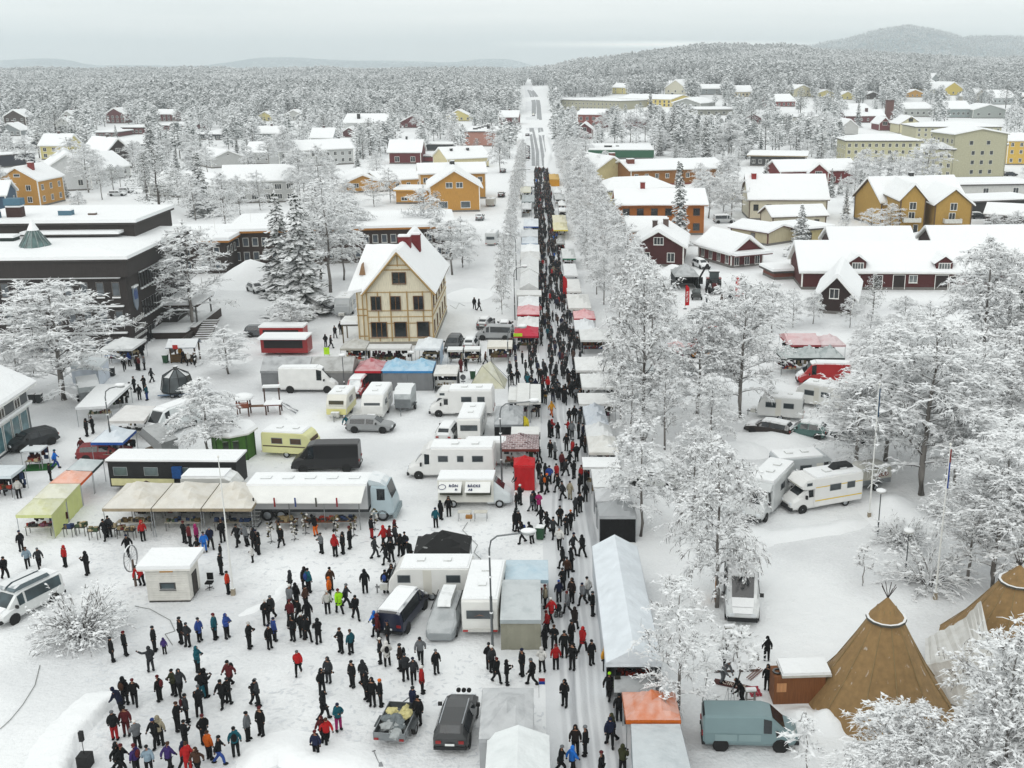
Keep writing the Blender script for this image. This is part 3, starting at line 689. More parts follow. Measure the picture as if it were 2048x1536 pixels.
# ---------------------------------------------------------------- buildings
def win_parts(parent, u, y, z, w, h, side='f', frame='#e9e9e4', pane='#23282b', panes=2, depth=.06):
    """window on a face: side f (front, y const), r/l (side wall, x const = y arg)"""
    key = ('win', round(w, 2), round(h, 2), panes)
    def mk():
        b = MB(); t = .09
        b.box(-w/2-t, -depth, -h/2-t, w/2+t, .02, -h/2); b.box(-w/2-t, -depth, h/2, w/2+t, .02, h/2+t)
        b.box(-w/2-t, -depth, -h/2, -w/2, .02, h/2); b.box(w/2, -depth, -h/2, w/2+t, .02, h/2)
        for k in range(1, panes): x = -w/2+w*k/panes; b.box(x-.035, -depth+.01, -h/2, x+.035, .02, h/2)
        b.box(-w/2-t-.04, -depth-.06, -h/2-t-.05, w/2+t+.04, -depth, -h/2-t+.02)
        f = b.mesh('window', 'matte_snowy'); q = MB(); q.box(-w/2, -.03, -h/2, w/2, -.01, h/2); return f, q.mesh('pane', 'glass')
    f, p = cached(key, mk)
    o = link('window', f, parent, frame)
    if side == 'f': o.location = (u, y, z)
    elif side == 'r': o.location = (y, u, z); o.rotation_euler = (0, 0, R(90))
    elif side == 'l': o.location = (y, u, z); o.rotation_euler = (0, 0, R(-90))
    link('pane', p, o, pane); return o
def door_parts(parent, u, y, z, w, h, side='f', col='#4a4038', frame='#e9e9e4'):
    b = MB(); b.box(-w/2-.1, -.06, 0, -w/2, .02, h); b.box(w/2, -.06, 0, w/2+.1, .02, h); b.box(-w/2-.1, -.06, h, w/2+.1, .02, h+.1)
    o = b.build('door', 'matte', parent, frame); o.location = (u, y, z) if side == 'f' else (y, u, z)
    if side != 'f': o.rotation_euler = (0, 0, R(90 if side == 'r' else -90))
    q = MB(); q.box(-w/2, -.03, 0, w/2, -.005, h); q.box(w/2-.16, -.07, h*.45, w/2-.1, -.03, h*.5); q.build('door_leaf', 'wood', o, col); return o
def roof_prof(hw, ez, rise, ov, t0, t1, rnd=None):
    """closed gable profile from -hw-ov to hw+ov; t0 under offset, t1 thickness; rounded snow ends"""
    sl = rise/hw; e = ez-ov*sl
    up = [(-hw-ov, e+t0), (-hw-ov-.08, e+t0+t1*.5), (-hw-ov+.15, e+t0+t1*.95+.1*sl), (-hw*.5, ez+rise*.5+t0+t1), (-.35, ez+rise+t0+t1-.12*sl-.02), (0, ez+rise+t0+t1), (.35, ez+rise+t0+t1-.12*sl-.02), (hw*.5, ez+rise*.5+t0+t1), (hw+ov-.15, e+t0+t1*.95+.1*sl), (hw+ov+.08, e+t0+t1*.5), (hw+ov, e+t0)]
    return up+[(0, ez+rise+t0)]
def chimney(parent, x, y, z0, w, h, col='#7a2a24', d=None):
    b = MB(); d = d or w*.8; b.cbox(x, y, z0, w, d, h); b.cbox(x, y, z0+h, w+.12, d+.12, .12); b.cbox(x, y, z0+h+.12, w, d, .22, 1)
    return b.build('chimney', ['matte', 'snow'], parent, col)
HN = [0]
def house(name, label, cat, Lp, Rp, depth, eave, rise, axis='g', wall='#c8c4b8', trim='#e9e9e4', front=None, side=None, panes=2, ww=1.0, wh=1.25, ov=.55,
          snow=.38, chim=(), roofcol='#4a4644', frame=None, boards=True, gwin=None, group=None, doors=(), pane='#23282b', mat='wood', foot='#6d6a66', auto=False, hgt_m=None, lift=0):
    Lp, Rp = (Lp, Rp) if Lp[1] > 330 else ((Lp[0], (Lp[1]+Rp[1])/2), (Rp[0], (Lp[1]+Rp[1])/2))
    pl, pr = G(*Lp), G(*Rp); wv = pr-pl; w = wv.length; rz = math.atan2(wv.y, wv.x); c = (pl+pr)/2; c.z = hgt(c.x, c.y)+lift
    if Lp[0] > -60: BLOCK.append((Lp[0], Rp[0], min((eave or 999)-6, Lp[1]-12), Lp[1]))
    ez = hgt_m or HT(Lp[0], Lp[1], eave)-c.z; frame = frame or trim
    r = empty(name, c, rz); tag(r, label, cat, group, auto); HN[0] += 1; rnd = random.Random(HN[0])
    r['w'] = w; hw = w/2; D = depth
    b = MB()
    if axis == 'g':
        P = [(-hw, 0), (hw, 0), (hw, ez), (0, ez+rise), (-hw, ez)]; b.extr(P, 0, D)
    elif axis == 'r':
        P = [(0, 0), (D, 0), (D, ez), (D/2, ez+rise), (0, ez)]; b.extr(P, -hw, hw, 'x')
    else: b.box(-hw, 0, 0, hw, D, ez)
    b.build('wall', mat, r, wall)
    MB().box(-hw-.04, -.04, 0, hw+.04, D+.04, .45).build('plinth', 'matte', r, foot)
    if boards and axis in 'gr':
        q = MB()
        for x in (-hw, hw): 
            for y in (0, D): q.cbox(x, y, .45, .22, .22, ez-.5)
        q.build('corner_board', 'matte', r, trim)
    # roof and snow
    if axis == 'g':
        b = MB(); b.extr(roof_prof(hw, ez, rise, ov, .02, .16), -ov, D+ov); rf = b.build('roof', 'matte', r, trim if boards else roofcol)
        b = MB(); b.extr(roof_prof(hw, ez, rise, ov+.02, .18, snow), -ov-.05, D+ov+.05, nseg=max(3, int(D/2.5)), jit=.035, rnd=rnd); b.build('snow_cover', 'snow', rf, smooth=False)
    elif axis == 'r':
        sh = lambda pr: [(u+D/2, z) for u, z in pr]
        b = MB(); b.extr(sh(roof_prof(D/2, ez, rise, ov, .02, .16)), -hw-ov, hw+ov, 'x'); rf = b.build('roof', 'matte', r, trim if boards else roofcol)
        b = MB(); b.extr(sh(roof_prof(D/2, ez, rise, ov+.02, .18, snow)), -hw-ov-.05, hw+ov+.05, 'x', nseg=max(3, int(w/2.5)), jit=.035, rnd=rnd); b.build('snow_cover', 'snow', rf)
    else:
        b = MB(); b.box(-hw-ov, -ov, ez, hw+ov, D+ov, ez+.35); rf = b.build('roof', 'matte', r, roofcol)
        b = MB(); x0, x1, y0, y1 = -hw-ov-.03, hw+ov+.03, -ov-.03, D+ov+.03; z = ez+.352
        if axis == 'h':   # hipped
            k = min(hw, D/2)*.95; zt = z+rise+snow
            b.add([(x0, y0, z), (x1, y0, z), (x1, y1, z), (x0, y1, z), (x0, y0, z+snow*.7), (x1, y0, z+snow*.7), (x1, y1, z+snow*.7), (x0, y1, z+snow*.7),
                   (x0+k, D/2 if D/2 < hw else y0+k, zt), (x1-k, D/2 if D/2 < hw else y0+k, zt), (x1-k, D/2 if D/2 < hw else y1-k, zt), (x0+k, D/2 if D/2 < hw else y1-k, zt)],
                  [(0, 1, 5, 4), (1, 2, 6, 5), (2, 3, 7, 6), (3, 0, 4, 7), (4, 5, 9, 8), (5, 6, 10, 9), (6, 7, 11, 10), (7, 4, 8, 11)]+([(8, 9, 10, 11)] if D/2 >= hw else []))
        else:
            b.add([(x0, y0, z), (x1, y0, z), (x1, y1, z), (x0, y1, z), (x0+.05, y0+.05, z+snow), (x1-.05, y0+.05, z+snow), (x1-.05, y1-.05, z+snow), (x0+.05, y1-.05, z+snow), (x0+.5, y0+.5, z+snow+.14), (x1-.5, y0+.5, z+snow+.14), (x1-.5, y1-.5, z+snow+.14), (x0+.5, y1-.5, z+snow+.14)],
                  [(0, 1, 5, 4), (1, 2, 6, 5), (2, 3, 7, 6), (3, 0, 4, 7), (4, 5, 9, 8), (5, 6, 10, 9), (6, 7, 11, 10), (7, 4, 8, 11), (8, 9, 10, 11)])
        b.build('snow_cover', 'snow', rf)
    for ch in chim:
        u, v, cw, hh = ch[:4]; cc = ch[4] if len(ch) > 4 else '#7a2a24'
        x = (u-.5)*w; y = v*D
        rz0 = ez+rise*(1-abs(x)/hw) if axis == 'g' else (ez+rise*(1-abs(y-D/2)/(D/2)) if axis == 'r' else ez+(rise*.6 if axis == 'h' else 0))
        chimney(rf, x, y, rz0-.2, cw, hh+.6, cc)
    if front:
        n, zs = front
        for z in zs:
            for k in range(n):
                win_parts(r, -hw+w*(k+.5)/n, -.002, z*ez, ww, wh, 'f', frame, pane, panes)
    if gwin:
        for (u, zz, a, bb, pn) in gwin: win_parts(r, u*hw, -.002, zz, a, bb, 'f', frame, pane, pn)
    if side:
        n, zs = side; s = 'l' if c.x > 0 else 'r'
        for z in zs:
            for k in range(n):
                win_parts(r, D*(k+.5)/n, (-hw-.002) if s == 'l' else hw+.002, z*ez, ww, wh, s, frame, pane, panes)
    for (u, a, bb, cc) in doors: door_parts(r, u*hw, -.002, .3, a, bb, 'f', cc, frame)
    if not auto: landmark('the '+(cat if len(label.split()) > 7 else label), c)
    return r, w, ez
# --- cream timber house (half-timbered look with ochre battens)
pl, pr = G(716, 692), G(868, 690); c0 = pl.copy(); w = (pr-pl).length
r = empty('timber_house', c0, -STREET*0+math.atan2((pr-pl).y, (pr-pl).x)); tag(r, 'cream timber house with ochre battens and steep snow-covered roof', 'house', None, False); landmark('the cream timber house', c0+Vector((w/2, 3, 0)))
CR = '#dcd4bc'; OC = '#a88a58'; EZ = 7.3; GX0, GX1 = 1.5, w; GC = (GX0+GX1)/2; GH = (GX1-GX0)/2; RI = 4.8; D = 19
b = MB(); b.box(0, .95, 0, GX0+2, 10.1, EZ); b.extr([(GX0, 0), (GX1, 0), (GX1, EZ), (GC, EZ+RI), (GX0, EZ)], 0, D); b.build('wall', 'wood', r, CR)
b = MB(); b.box(GX0-.05, -.05, 0, GX1+.05, D+.05, .5); b.box(-.05, .9, 0, GX0-.05, 10.15, .5); b.build('plinth', 'matte', r, '#8a867c')
def batten(*bx):
    q = MB(); q.box(*bx); q.build('batten', 'matte', r, OC)
for z in (EZ-.35, 4.55, 3.75, 1.0, 2.9): batten(GX0, -.07, z, GX1, -.003, z+.1)
for z in (EZ-.35, 4.55, 3.75, 1.0): batten(0, .88, z, GX0-.08, .948, z+.13)
for u in (0, .17, .36, .62, .86, 1): batten(GX0+(GX1-GX0)*u-.08, -.10, .6, GX0+(GX1-GX0)*u+.08, -.072, EZ-.2)
for u in (.05, .48, .95): batten(u*GX0, .84, .6, u*GX0+.12, .878, EZ-.2)
batten(GC-.07, -.10, EZ+3.0, GC+.07, -.072, EZ+RI-.1); batten(GC-1.5, -.07, EZ+3.1, GC+1.5, -.003, EZ+3.25); batten(GC-1.9, -.07, EZ+2.5, GC+1.9, -.003, EZ+2.65)
for z in (.9, 3.75, 4.5, EZ-.3): q = MB().box(GX1+.003, .1, z, GX1+.07, D, z+.13).build('batten', 'matte', r, OC)
for s in (-1, 1):
    q = MB(); a = Vector((GC+s*(GH+.5), -.62, EZ-.62)); e2 = Vector((GC, -.62, EZ+RI+.02)); q.tube([a, e2], .13, 4); q.build('bargeboard', 'matte', r, OC)
rf = MB(); rf.extr([(u+GC, z) for u, z in roof_prof(GH, EZ, RI, .55, .02, .15)], -.6, D+.5); rf.extr([(u+5.5, z) for u, z in roof_prof(4.6, EZ, RI-.3, .5, .02, .14)], .9, GC, 'x'); rf = rf.build('roof', 'matte', r, '#6a5a48')
q = MB(); q.extr([(u+GC, z) for u, z in roof_prof(GH, EZ, RI, .58, .17, .36)], -.64, D+.55, nseg=6, jit=.04)
q.extr([(u+5.5, z) for u, z in roof_prof(4.6, EZ, RI-.3, .52, .16, .34)], .9, GC, 'x', nseg=5, jit=.04)
hx = -1.0; q.add([(hx, .6, EZ-.25), (hx, 10.5, EZ-.25), (.9, 5.5, EZ+RI-.02+.15), (.92, .7, EZ-.3), (.92, 10.4, EZ-.3), (hx, .6, EZ-.6), (hx, 10.5, EZ-.6), (.92, .65, EZ+.1), (.92, 10.4, EZ+.1)], [(0, 7, 2), (0, 2, 1), (1, 2, 8), (5, 0, 1, 6), (5, 3, 7, 0), (1, 8, 4, 6)])
q.build('snow_cover', 'snow', rf)
q = MB(); q.extr([(GX0-1.1, EZ+1.6), (GX0-.3, EZ+1.6), (GX0-.7, EZ+3.0)], 1.9, 3.6); q.build('dormer_vent', 'matte_snowy', rf, '#8a6a4a')
chimney(rf, GC+.2, 6.5, EZ+RI-.6, 1.6, 1.5, '#6c1a1e', 1.2); chimney(rf, GC+1.3, 9.5, EZ+RI-1.5, 1.2, 2.2, '#6c1a1e', 1.0)
for u, z, a, h2, pn in ((.17, 5.6, 1.15, 1.7, 2), (.46, 5.6, 1.15, 1.7, 2), (.80, 5.6, 1.15, 1.7, 2), (.53, EZ+1.55, 1.6, 1.35, 2)):
    win_parts(r, GX0-.6+(GX1-GX0+.3)*u+.3, -.102, z, a, h2, 'f', '#6d4a22', '#1c2022', pn)
for u, a, pn in ((.17, 1.9, 3), (.49, 1.45, 1), (.83, 1.45, 1)): win_parts(r, GX0-.4+(GX1-GX0+.3)*u+.3, -.102, 2.15, a, 1.9, 'f', '#7a5426', '#181c1e', pn)
for k in range(5):
    for z in (2.2, 5.6): win_parts(r, 1.8+k*3.6, GX1+.002, z, .9, 1.6, 'r', '#6d4a22', '#1c2022', 2)
# porch on its left side
q = MB(); q.box(-2.2, 1.4, 2.3, -.1, 4.6, 2.55); q.build('porch_roof', 'matte', r, '#5a564e'); q = MB(); q.box(-2.3, 1.3, 2.552, -.1, 4.7, 2.95); q.build('porch_snow', 'snow', r)
for x, y in ((-2.1, 1.5), (-2.1, 4.4)): MB().cbox(x, y, 0, .14, .14, 2.3).build('post', 'matte', r, '#5a4a30')
# --- the dark brick town hall
KB = '#2a2422'
c = G(270, 704); th = empty('town_hall', c, -STREET); tag(th, 'large dark brick town hall with flat snow-covered roof at left', 'town hall', None, False); landmark('the dark town hall', c+Vector((-6, 4, 0)))
TH = HT(270, 704, 548)-.3; LW = 40; LD = 24
MB().box(-LW, 0, 0, 0, LD, TH).build('wall', 'matte', th, KB)
MB().box(-LW-.3, -.55, TH+.003, .55, LD+.3, TH+2.0).build('fascia', 'wood', th, '#302b29')
rf = MB().box(-LW-.5, -.8, TH+2.0, .8, LD+.5, TH+2.25).build('roof', 'matte', th, '#3a3634')
q = MB(); z = TH+2.253; q.add([(-LW-.6, -.85, z), (.85, -.85, z), (.85, LD+.5, z), (-LW-.6, LD+.5, z), (-LW-.5, -.8, z+.4), (.8, -.8, z+.4), (.8, LD+.45, z+.4), (-LW-.5, LD+.45, z+.4), (-LW, 4, z+.9), (-5, 4, z+.9), (-5, LD-2, z+.9), (-LW, LD-2, z+.9)], [(0, 1, 5, 4), (1, 2, 6, 5), (2, 3, 7, 6), (3, 0, 4, 7), (4, 5, 9, 8), (5, 6, 10, 9), (6, 7, 11, 10), (7, 4, 8, 11), (8, 9, 10, 11)]); q.build('snow_cover', 'snow', rf)
for row, z in enumerate((TH-1.6, TH-5.2, TH-8.6)):
    MB().box(-LW, -.32, z+1.3, -.6, -.003, z+1.42).build('ledge', 'matte', th, '#3a3634')
    MB().box(-LW, -.34, z+1.423, -.55, -.003, z+1.6).build('ledge_snow', 'snow', th)
    for k in range(20):
        x = -1.3-k*1.9; win_parts(th, x, -.003, z, .8, 1.6, 'f', '#5b5754', '#4e5459', 1, .05)
        MB().box(x-.5, -.24, z-1.08, x+.5, -.08, z-.94).build('sill_snow', 'snow', th)
for row, z in enumerate((TH-1.4, TH-5.0, TH-8.6)):
    for k in range(19 if row < 2 else 5):
        y = 4.6+k*.98; 
        win_parts(th, y, .003, z, .5, 1.7, 'r', '#1d1a19', '#14181b', 1, .05)
        MB().box(.07, y-.28, z-1.1, .3, y+.28, z-.92).build('sill_snow', 'snow', th)
        if row == 0: MB().box(.07, y-.28, z+1.05, .3, y+.28, z+1.2).build('sill_snow', 'snow', th)
# crest and lettering on the side wall
q = MB(); pts = [(-.75, 1.1), (.75, 1.1), (.75, -.6), (.5, -1.4), (0, -1.9), (-.5, -1.4), (-.75, -.6)]
q.add([(0, u, z) for u, z in pts]+[(.12, u, z) for u, z in pts], [tuple(range(7, 14)), tuple(range(7))[::-1]]+[(k, (k+1) % 7, 7+(k+1) % 7, 7+k) for k in range(7)])
crest = q.build('shield', 'paint', th, '#7d8894', loc=(.02, 2.3, TH-2.9))
q = MB(); pts = [(-.6, .2), (-.2, .75), (0, .3), (.25, .8), (.6, .2), (.45, -.5), (-.45, -.5)]; q.add([(0, u, z) for u, z in pts]+[(.05, u, z) for u, z in pts], [tuple(range(7, 14))]+[(k, (k+1) % 7, 7+(k+1) % 7, 7+k) for k in range(7)]); q.build('emblem', 'paint', crest, '#2c4a80', loc=(.125, 0, .1))
MB().box(-.02, -.8, 1.1, .3, .8, 1.32).build('snow_cap', 'snow', crest)
def text(body, size, parent, loc, rot, col, name='lettering', depth=.03, align='CENTER'):
    cu = bpy.data.curves.new(name, 'FONT'); cu.body = body; cu.size = size; cu.extrude = depth; cu.align_x = align; cu.align_y = 'CENTER'; cu.resolution_u = 2
    o = bpy.data.objects.new(name, cu); COL.objects.link(o); o.location = loc; o.rotation_euler = rot; o.parent = parent
    cu.materials.append(MATS['matte']); o.color = C(col); return o
def face_text(body, size, parent, loc, rot, col, name='lettering', depth=.03):
    """as text, but stored as a mesh"""
    o = text(body, size, parent, loc, rot, col, name, depth); dg = bpy.context.evaluated_depsgraph_get()
    me = bpy.data.meshes.new_from_object(o.evaluated_get(dg)); o2 = bpy.data.objects.new(name, me); COL.objects.link(o2)
    o2.parent = parent; o2.location = loc; o2.rotation_euler = rot; o2.color = C(col); bpy.data.objects.remove(o); me.materials.clear(); me.materials.append(MATS['matte'] if me.materials is not None else None); o2.name = name; return o2
SR = (R(90), 0, R(90))
face_text('ÄRKEBÄK', .95, th, (.06, 2.5, TH-5.9), SR, '#e8e8e6'); face_text('KOMMUN', .85, th, (.06, 2.7, TH-7.1), SR, '#dcdcda')
face_text('KOMMUNKONTOR', .5, th, (.06, 2.6, TH-8.0), SR, '#dcdcda'); face_text('KOMMUNHUS', .5, th, (.06, 2.8, TH-8.8), SR, '#dcdcda')
# upper storey block set back on the roof
q = MB(); q.box(-25, 13, TH+2.3, -3, 28, TH+4.6); pb = q.build('penthouse', 'wood', th, '#322c29')
MB().box(-25.4, 12.6, TH+4.603, -2.6, 28.4, TH+4.9).build('penthouse_roof', 'matte', pb, '#3a3634'); MB().box(-25.5, 12.5, TH+4.903, -2.5, 28.5, TH+5.35).build('snow_cover', 'snow', pb)
MB().box(-17, 11.2, TH+3.4, -4.5, 12.997, TH+3.6).build('canopy', 'matte', pb, '#4a4644'); MB().box(-17.1, 11.1, TH+3.603, -4.4, 12.997, TH+3.95).build('canopy_snow', 'snow', pb)
for x, y, s2, h2, col in ((-19.5, 16, 1.9, 1.6, '#3a2420'), (-22, 15, 1.6, 1.0, '#4e6f80'), (-13.5, 17.5, 1.7, .9, '#4e6f80'), (-10, 17.5, 1.0, .5, '#5a4a40')):
    q = MB(); q.cbox(x, y, TH+5.1, s2, s2*.7, h2); q.cbox(x, y, TH+5.1+h2, s2, s2*.7, .2, 1); q.build('vent_box', ['matte', 'snow'], pb, col)
MB().cbox(-19.5, 16, TH+6.95, 2.1, 1.6, .9).build('chimney_cap', 'matte', pb, '#4a6c7e')
q = MB(); q.cbox(-18, 9.5, TH+2.3, 2.4, 1.8, 1.3); q.cbox(-18, 9.5, TH+3.6, 2.5, 1.9, .3, 1); q.build('stair_hood', ['matte', 'snow'], th, '#1f2c2a')
# glazed cone roof light
q = MB(); n = 14; sk = empty('glass_cone', (-12.5, 5.0, TH+2.9), 0, .72); sk.parent = th
for k in range(n):
    a0, a1 = 2*math.pi*k/n, 2*math.pi*(k+.82)/n
    b = MB(); b.add([(2.7*math.cos(a0), 2.7*math.sin(a0), 0), (2.7*math.cos(a1), 2.7*math.sin(a1), 0), (.75*math.cos(a1), .75*math.sin(a1), 3.1), (.75*math.cos(a0), .75*math.sin(a0), 3.1)], [(0, 1, 2, 3)]); b.build('pane', 'glass', sk, '#4d6664')
    b = MB(); a = 2*math.pi*(k-.09)/n; b.tube([(2.78*math.cos(a), 2.78*math.sin(a), 0), (.78*math.cos(a), .78*math.sin(a), 3.15)], .09, 4); b.build('rib', 'matte_snowy', sk, '#7d8a88')
q = MB(); q.cyl(0, 0, 3.05, 5.0, 1.0, .03, 10); q.build('cap', 'snow', sk)
# entrance canopy, terrace steps
MB().box(.05, 11, 3.3, 4.8, 18.5, 3.6).build('canopy', 'matte', th, '#3c302a'); MB().box(0.03, 10.8, 3.603, 5.0, 18.7, 4.0).build('canopy_snow', 'snow', th)
for x, y in ((4.4, 11.4), (4.4, 18.0)): MB().cyl(x, y, 0, 3.3, .12).build('post', 'matte', th, '#6a6a68')
q = MB(); q.box(.05, 6.5, 0, 4.5, 10.5, .9); q.box(4.52, 8, 0, 5.2, 20, 1.2); q.build('terrace', 'matte_snowy', th, '#3a302c'); MB().box(.0, 6.3, .903, 4.4, 10.7, 1.3).build('terrace_snow', 'snow', th)
MB().box(4.6, -1, 0, 4.9, 7.9, .7).build('low_wall', 'matte', th, '#3c3532')
for k in range(9):
    MB().box(5.4, 6+k*.6, .16*k, 7.4, 6.6+k*.6, .16*(k+1)).build('step', 'matte_snowy', th, '#5a5552')
# --- the town hall's long rear wing
house('office_building', 'long dark brown office building with ochre fascia behind the spruces', 'office building', (468, 533), (905, 520), 19, 466, .6, 'f', '#3a2c26', '#3a2c26', front=(24, (.72, .3)), panes=1, ww=.85, wh=1.35, frame='#cfcfca', ov=.9, snow=.45, roofcol='#a06a28', boards=False, pane='#39414a')
pw = G(455, 548); q = empty('office_wing', (pw.x-9, pw.y, 0), -STREET); tag(q, 'dark projecting wing with tall narrow windows beside a ploughed snow heap', 'building wing', None, False)
MB().box(-4, 0, 0, 9, 16, 5.5).build('wall', 'matte', q, '#2f2622'); rr = MB().box(-4.8, -.8, 5.5, 9.8, 16, 5.85).build('roof', 'matte', q, '#a06a28'); MB().box(-4.9, -.9, 5.853, 9.9, 16.05, 6.4).build('snow_cover', 'snow', rr)
for k in range(6): win_parts(q, 1.2+k*2.1, 9.003, 3.9, .8, 1.3, 'r', '#cfcfca', '#39414a', 1)
for k in range(5): win_parts(q, -2.6+k*2.5, -.003, 3.9, .8, 1.3, 'f', '#cfcfca', '#39414a', 1); win_parts(q, -2.6+k*2.5, -.003, 1.5, .8, 1.3, 'f', '#cfcfca', '#39414a', 1)
YE = '#b9883c'; RE = '#5c1518'
H = house
H('yellow_house', 'ochre yellow house with red chimney and half-round attic window, far left', 'house', (4, 414), (82, 414), 13, 361, 3.0, 'g', YE, front=(2, (.28, .72)), side=(3, (.28, .72)), chim=((.66, .35, 1.3, 1.6),), gwin=((0, 8.0, 1.5, .6, 1),), wh=1.3, ww=1.1)
H('blue_house', 'slate blue house cut by the left picture edge', 'house', (-70, 440), (17, 437), 11, 393, 2.5, 'r', '#2f4a60', front=(2, (.3, .7)), side=(2, (.3, .7)))
H('white_house', 'long white-grey gabled house behind bare trees at left', 'house', (98, 384), (185, 380), 26, 338, 3.6, 'g', '#c9cbcb', front=(2, (.35,)), ww=1.2, wh=1.6, snow=.45)
H('white_house', 'low white house with wide snowy roof beside two parked cars', 'house', (200, 362), (262, 354), 14, 338, 4.0, 'r', '#cfd0cf', front=(3, (.55,)), snow=.45)
H('brown_house', 'dark brown gabled house with one white attic window', 'house', (216, 340), (268, 336), 16, 306, 4.4, 'g', '#2e2320', gwin=((-.1, 6.5, 1.3, 1.3, 3),), front=(2, (.35,)), chim=((.5, .4, .8, 1.0, '#4a403c'),), snow=.5)
H('yellow_shed', 'small ochre gabled outbuilding beside the left parking lot', 'outbuilding', (34, 490), (92, 483), 14, 466, 1.8, 'g', YE, front=None)
H('school', 'low red school wing with long flat snowy roof, left end', 'school', (192, 276), (232, 274), 20, 266, .3, 'f', RE, boards=False, front=(5, (.5,)), ww=1.3, wh=1.2); H('school', 'low red school wing behind the slim pine', 'school', (246, 268), (286, 270), 20, 256, .3, 'f', RE, boards=False, front=(5, (.5,)), ww=1.3, wh=1.2)
H('school', 'low red school block with row of small windows, right part', 'school', (322, 265), (376, 259), 32, 252, .3, 'f', RE, boards=False, front=(7, (.5,)), ww=1.3, wh=1.2)
H('low_building', 'low dark building with broad white roof by the conifers', 'building', (392, 284), (448, 277), 42, 270, .3, 'f', '#3f4448', boards=False, front=(7, (.5,)))
H('low_building', 'wide low hall whose snowy roof spreads behind the brown house', 'building', (192, 303), (300, 300), 40, 290, .3, 'f', '#35383c', boards=False)
H('low_building', 'dark flat-roofed building at the far left beyond the yellow house', 'building', (-20, 338), (72, 330), 24, 314, .4, 'f', '#2a2c36', boards=False)
H('grey_house', 'pale grey gabled house with dark roof vents', 'house', (424, 337), (492, 333), 20, 319, 2.6, 'g', '#b9bab8', chim=((.7, .3, .5, .5, '#333333'), (.75, .6, .5, .5, '#333333')), gwin=((0, 4.6, .5, .5, 1),))
H('grey_house', 'long pale house roof right of the dark-vented house', 'house', (494, 330), (560, 328), 14, 305, 3, 'r', '#b4b6b5', front=(4, (.5,)))
H('grey_house', 'white-grey apartment house with a snowy gable roof behind frosted birches', 'apartment house', (560, 336), (708, 328), 12, 303, 2.8, 'r', '#b9bbba', front=(10, (.3, .72)), side=(3, (.3, .72)), chim=((.9, .5, .6, .5, '#333333'),))
H('grey_house', 'two-storey light grey house with four-pane windows left of centre', 'house', (452, 408), (594, 404), 12, 363, 3.2, 'r', '#b3b4b2', front=(6, (.28, .72)), panes=3, ww=1.6)
H('grey_house', 'pale grey building behind the birches left of the light grey house', 'house', (300, 392), (440, 400), 14, 368, 2.6, 'r', '#b6b8b7', front=(6, (.5,)))
H('yellow_house', 'low ochre house with wide gable and three-pane window', 'house', (692, 386), (762, 384), 22, 366, 2.0, 'g', YE, gwin=((-.45, 2.0, 1.9, 1.1, 3),), ov=.8)
H('yellow_house', 'long snowy roofed wing joining the two ochre houses', 'house', (762, 384), (850, 378), 13, 362, 1.8, 'r', YE, front=(4, (.5,)))
H('yellow_house', 'large ochre yellow house with wide snowy gable in the centre', 'shop house', (862, 425), (960, 423), 16, 374, 3.7, 'g', YE, gwin=((-.22, 6.6, 1.5, 1.2, 2), (.2, 6.6, 1.5, 1.2, 2), (-.5, 1.8, 2.2, 1.5, 1), (.42, 1.8, 2.2, 1.5, 1)), side=(4, (.3, .7)), ov=.9, pane='#4a5256', chim=((.5, .9, 1.0, .8, '#333333'),))
p = G(862, 425); q = MB(); q.box(0, 0, 0, G(960, 423).x-p.x, .1, .25)
H('yellow_house', 'ochre wing with snowed dormers rising behind the large gable', 'house', (842, 400), (972, 397), 10, 348, 2.0, 'r', YE, ww=1.1, front=(6, (.75,)), chim=((.5, .3, 1.1, 1.2, '#2b2b2b'),))
H('yellow_annex', 'low ochre annex with snowed terrace left of the large ochre house', 'annex', (793, 408), (858, 408), 8, 382, .1, 'f', YE, boards=False, front=(2, (.4,)), ww=1.5, wh=.8, roofcol='#c79a4c')
H('red_house', 'dark red house with two white windows behind the ochre houses', 'house', (779, 330), (842, 326), 11, 304, 3.6, 'r', RE, front=(2, (.4,)), ww=1.6, wh=1.8, chim=((.5, .5, .7, 1.2, '#3a3a3a'),), snow=.5)
H('pink_block', 'flat pinkish apartment block with black roof vents', 'apartment block', (930, 294), (994, 292), 34, 264, .3, 'f', '#a9796a', boards=False, side=(8, (.3, .7)), chim=((.3, .15, 2, 1, '#262626'), (.35, .38, 2, 1, '#262626'), (.38, .6, 2, 1, '#262626'), (.42, .85, 2, 1, '#262626'), (.68, .3, 1.4, 2.4, '#262626')))
H('cream_house', 'low cream houses with snowed dormers beside the pink block', 'house', (896, 338), (978, 334), 14, 318, 3.2, 'r', '#cfc49b', front=(5, (.4,)), chim=((.2, .3, .9, .8, '#333333'), (.6, .3, .9, .8, '#333333')))
H('white_house', 'large white building with wide snowy roof among the pines', 'hall', (688, 268), (770, 262), 26, 246, 4.0, 'r', '#cfd1d0', chim=((.33, .2, 1.6, 2.5, '#222222'),)); H('red_cottage', 'small dark red gabled cottage among the pines', 'cottage', (686, 275), (712, 275), 14, 264, 2.0, 'g', '#4a1616', gwin=((0, 3.0, 1, 1.2, 2),))
H('carport', 'low carport roof sheltering cars behind the red house', 'carport', (848, 303), (905, 300), 9, 290, .2, 'f', '#35383a', boards=False)
H('red_shed', 'small red outbuilding right of the dark red house', 'outbuilding', (848, 326), (895, 324), 8, 314, .3, 'f', '#7d2420', boards=False)
H('red_house', 'snowy house row along the left forest edge', 'house', (30, 300), (60, 298), 12, 288, 2, 'r', '#41464a', front=(3, (.5,)))
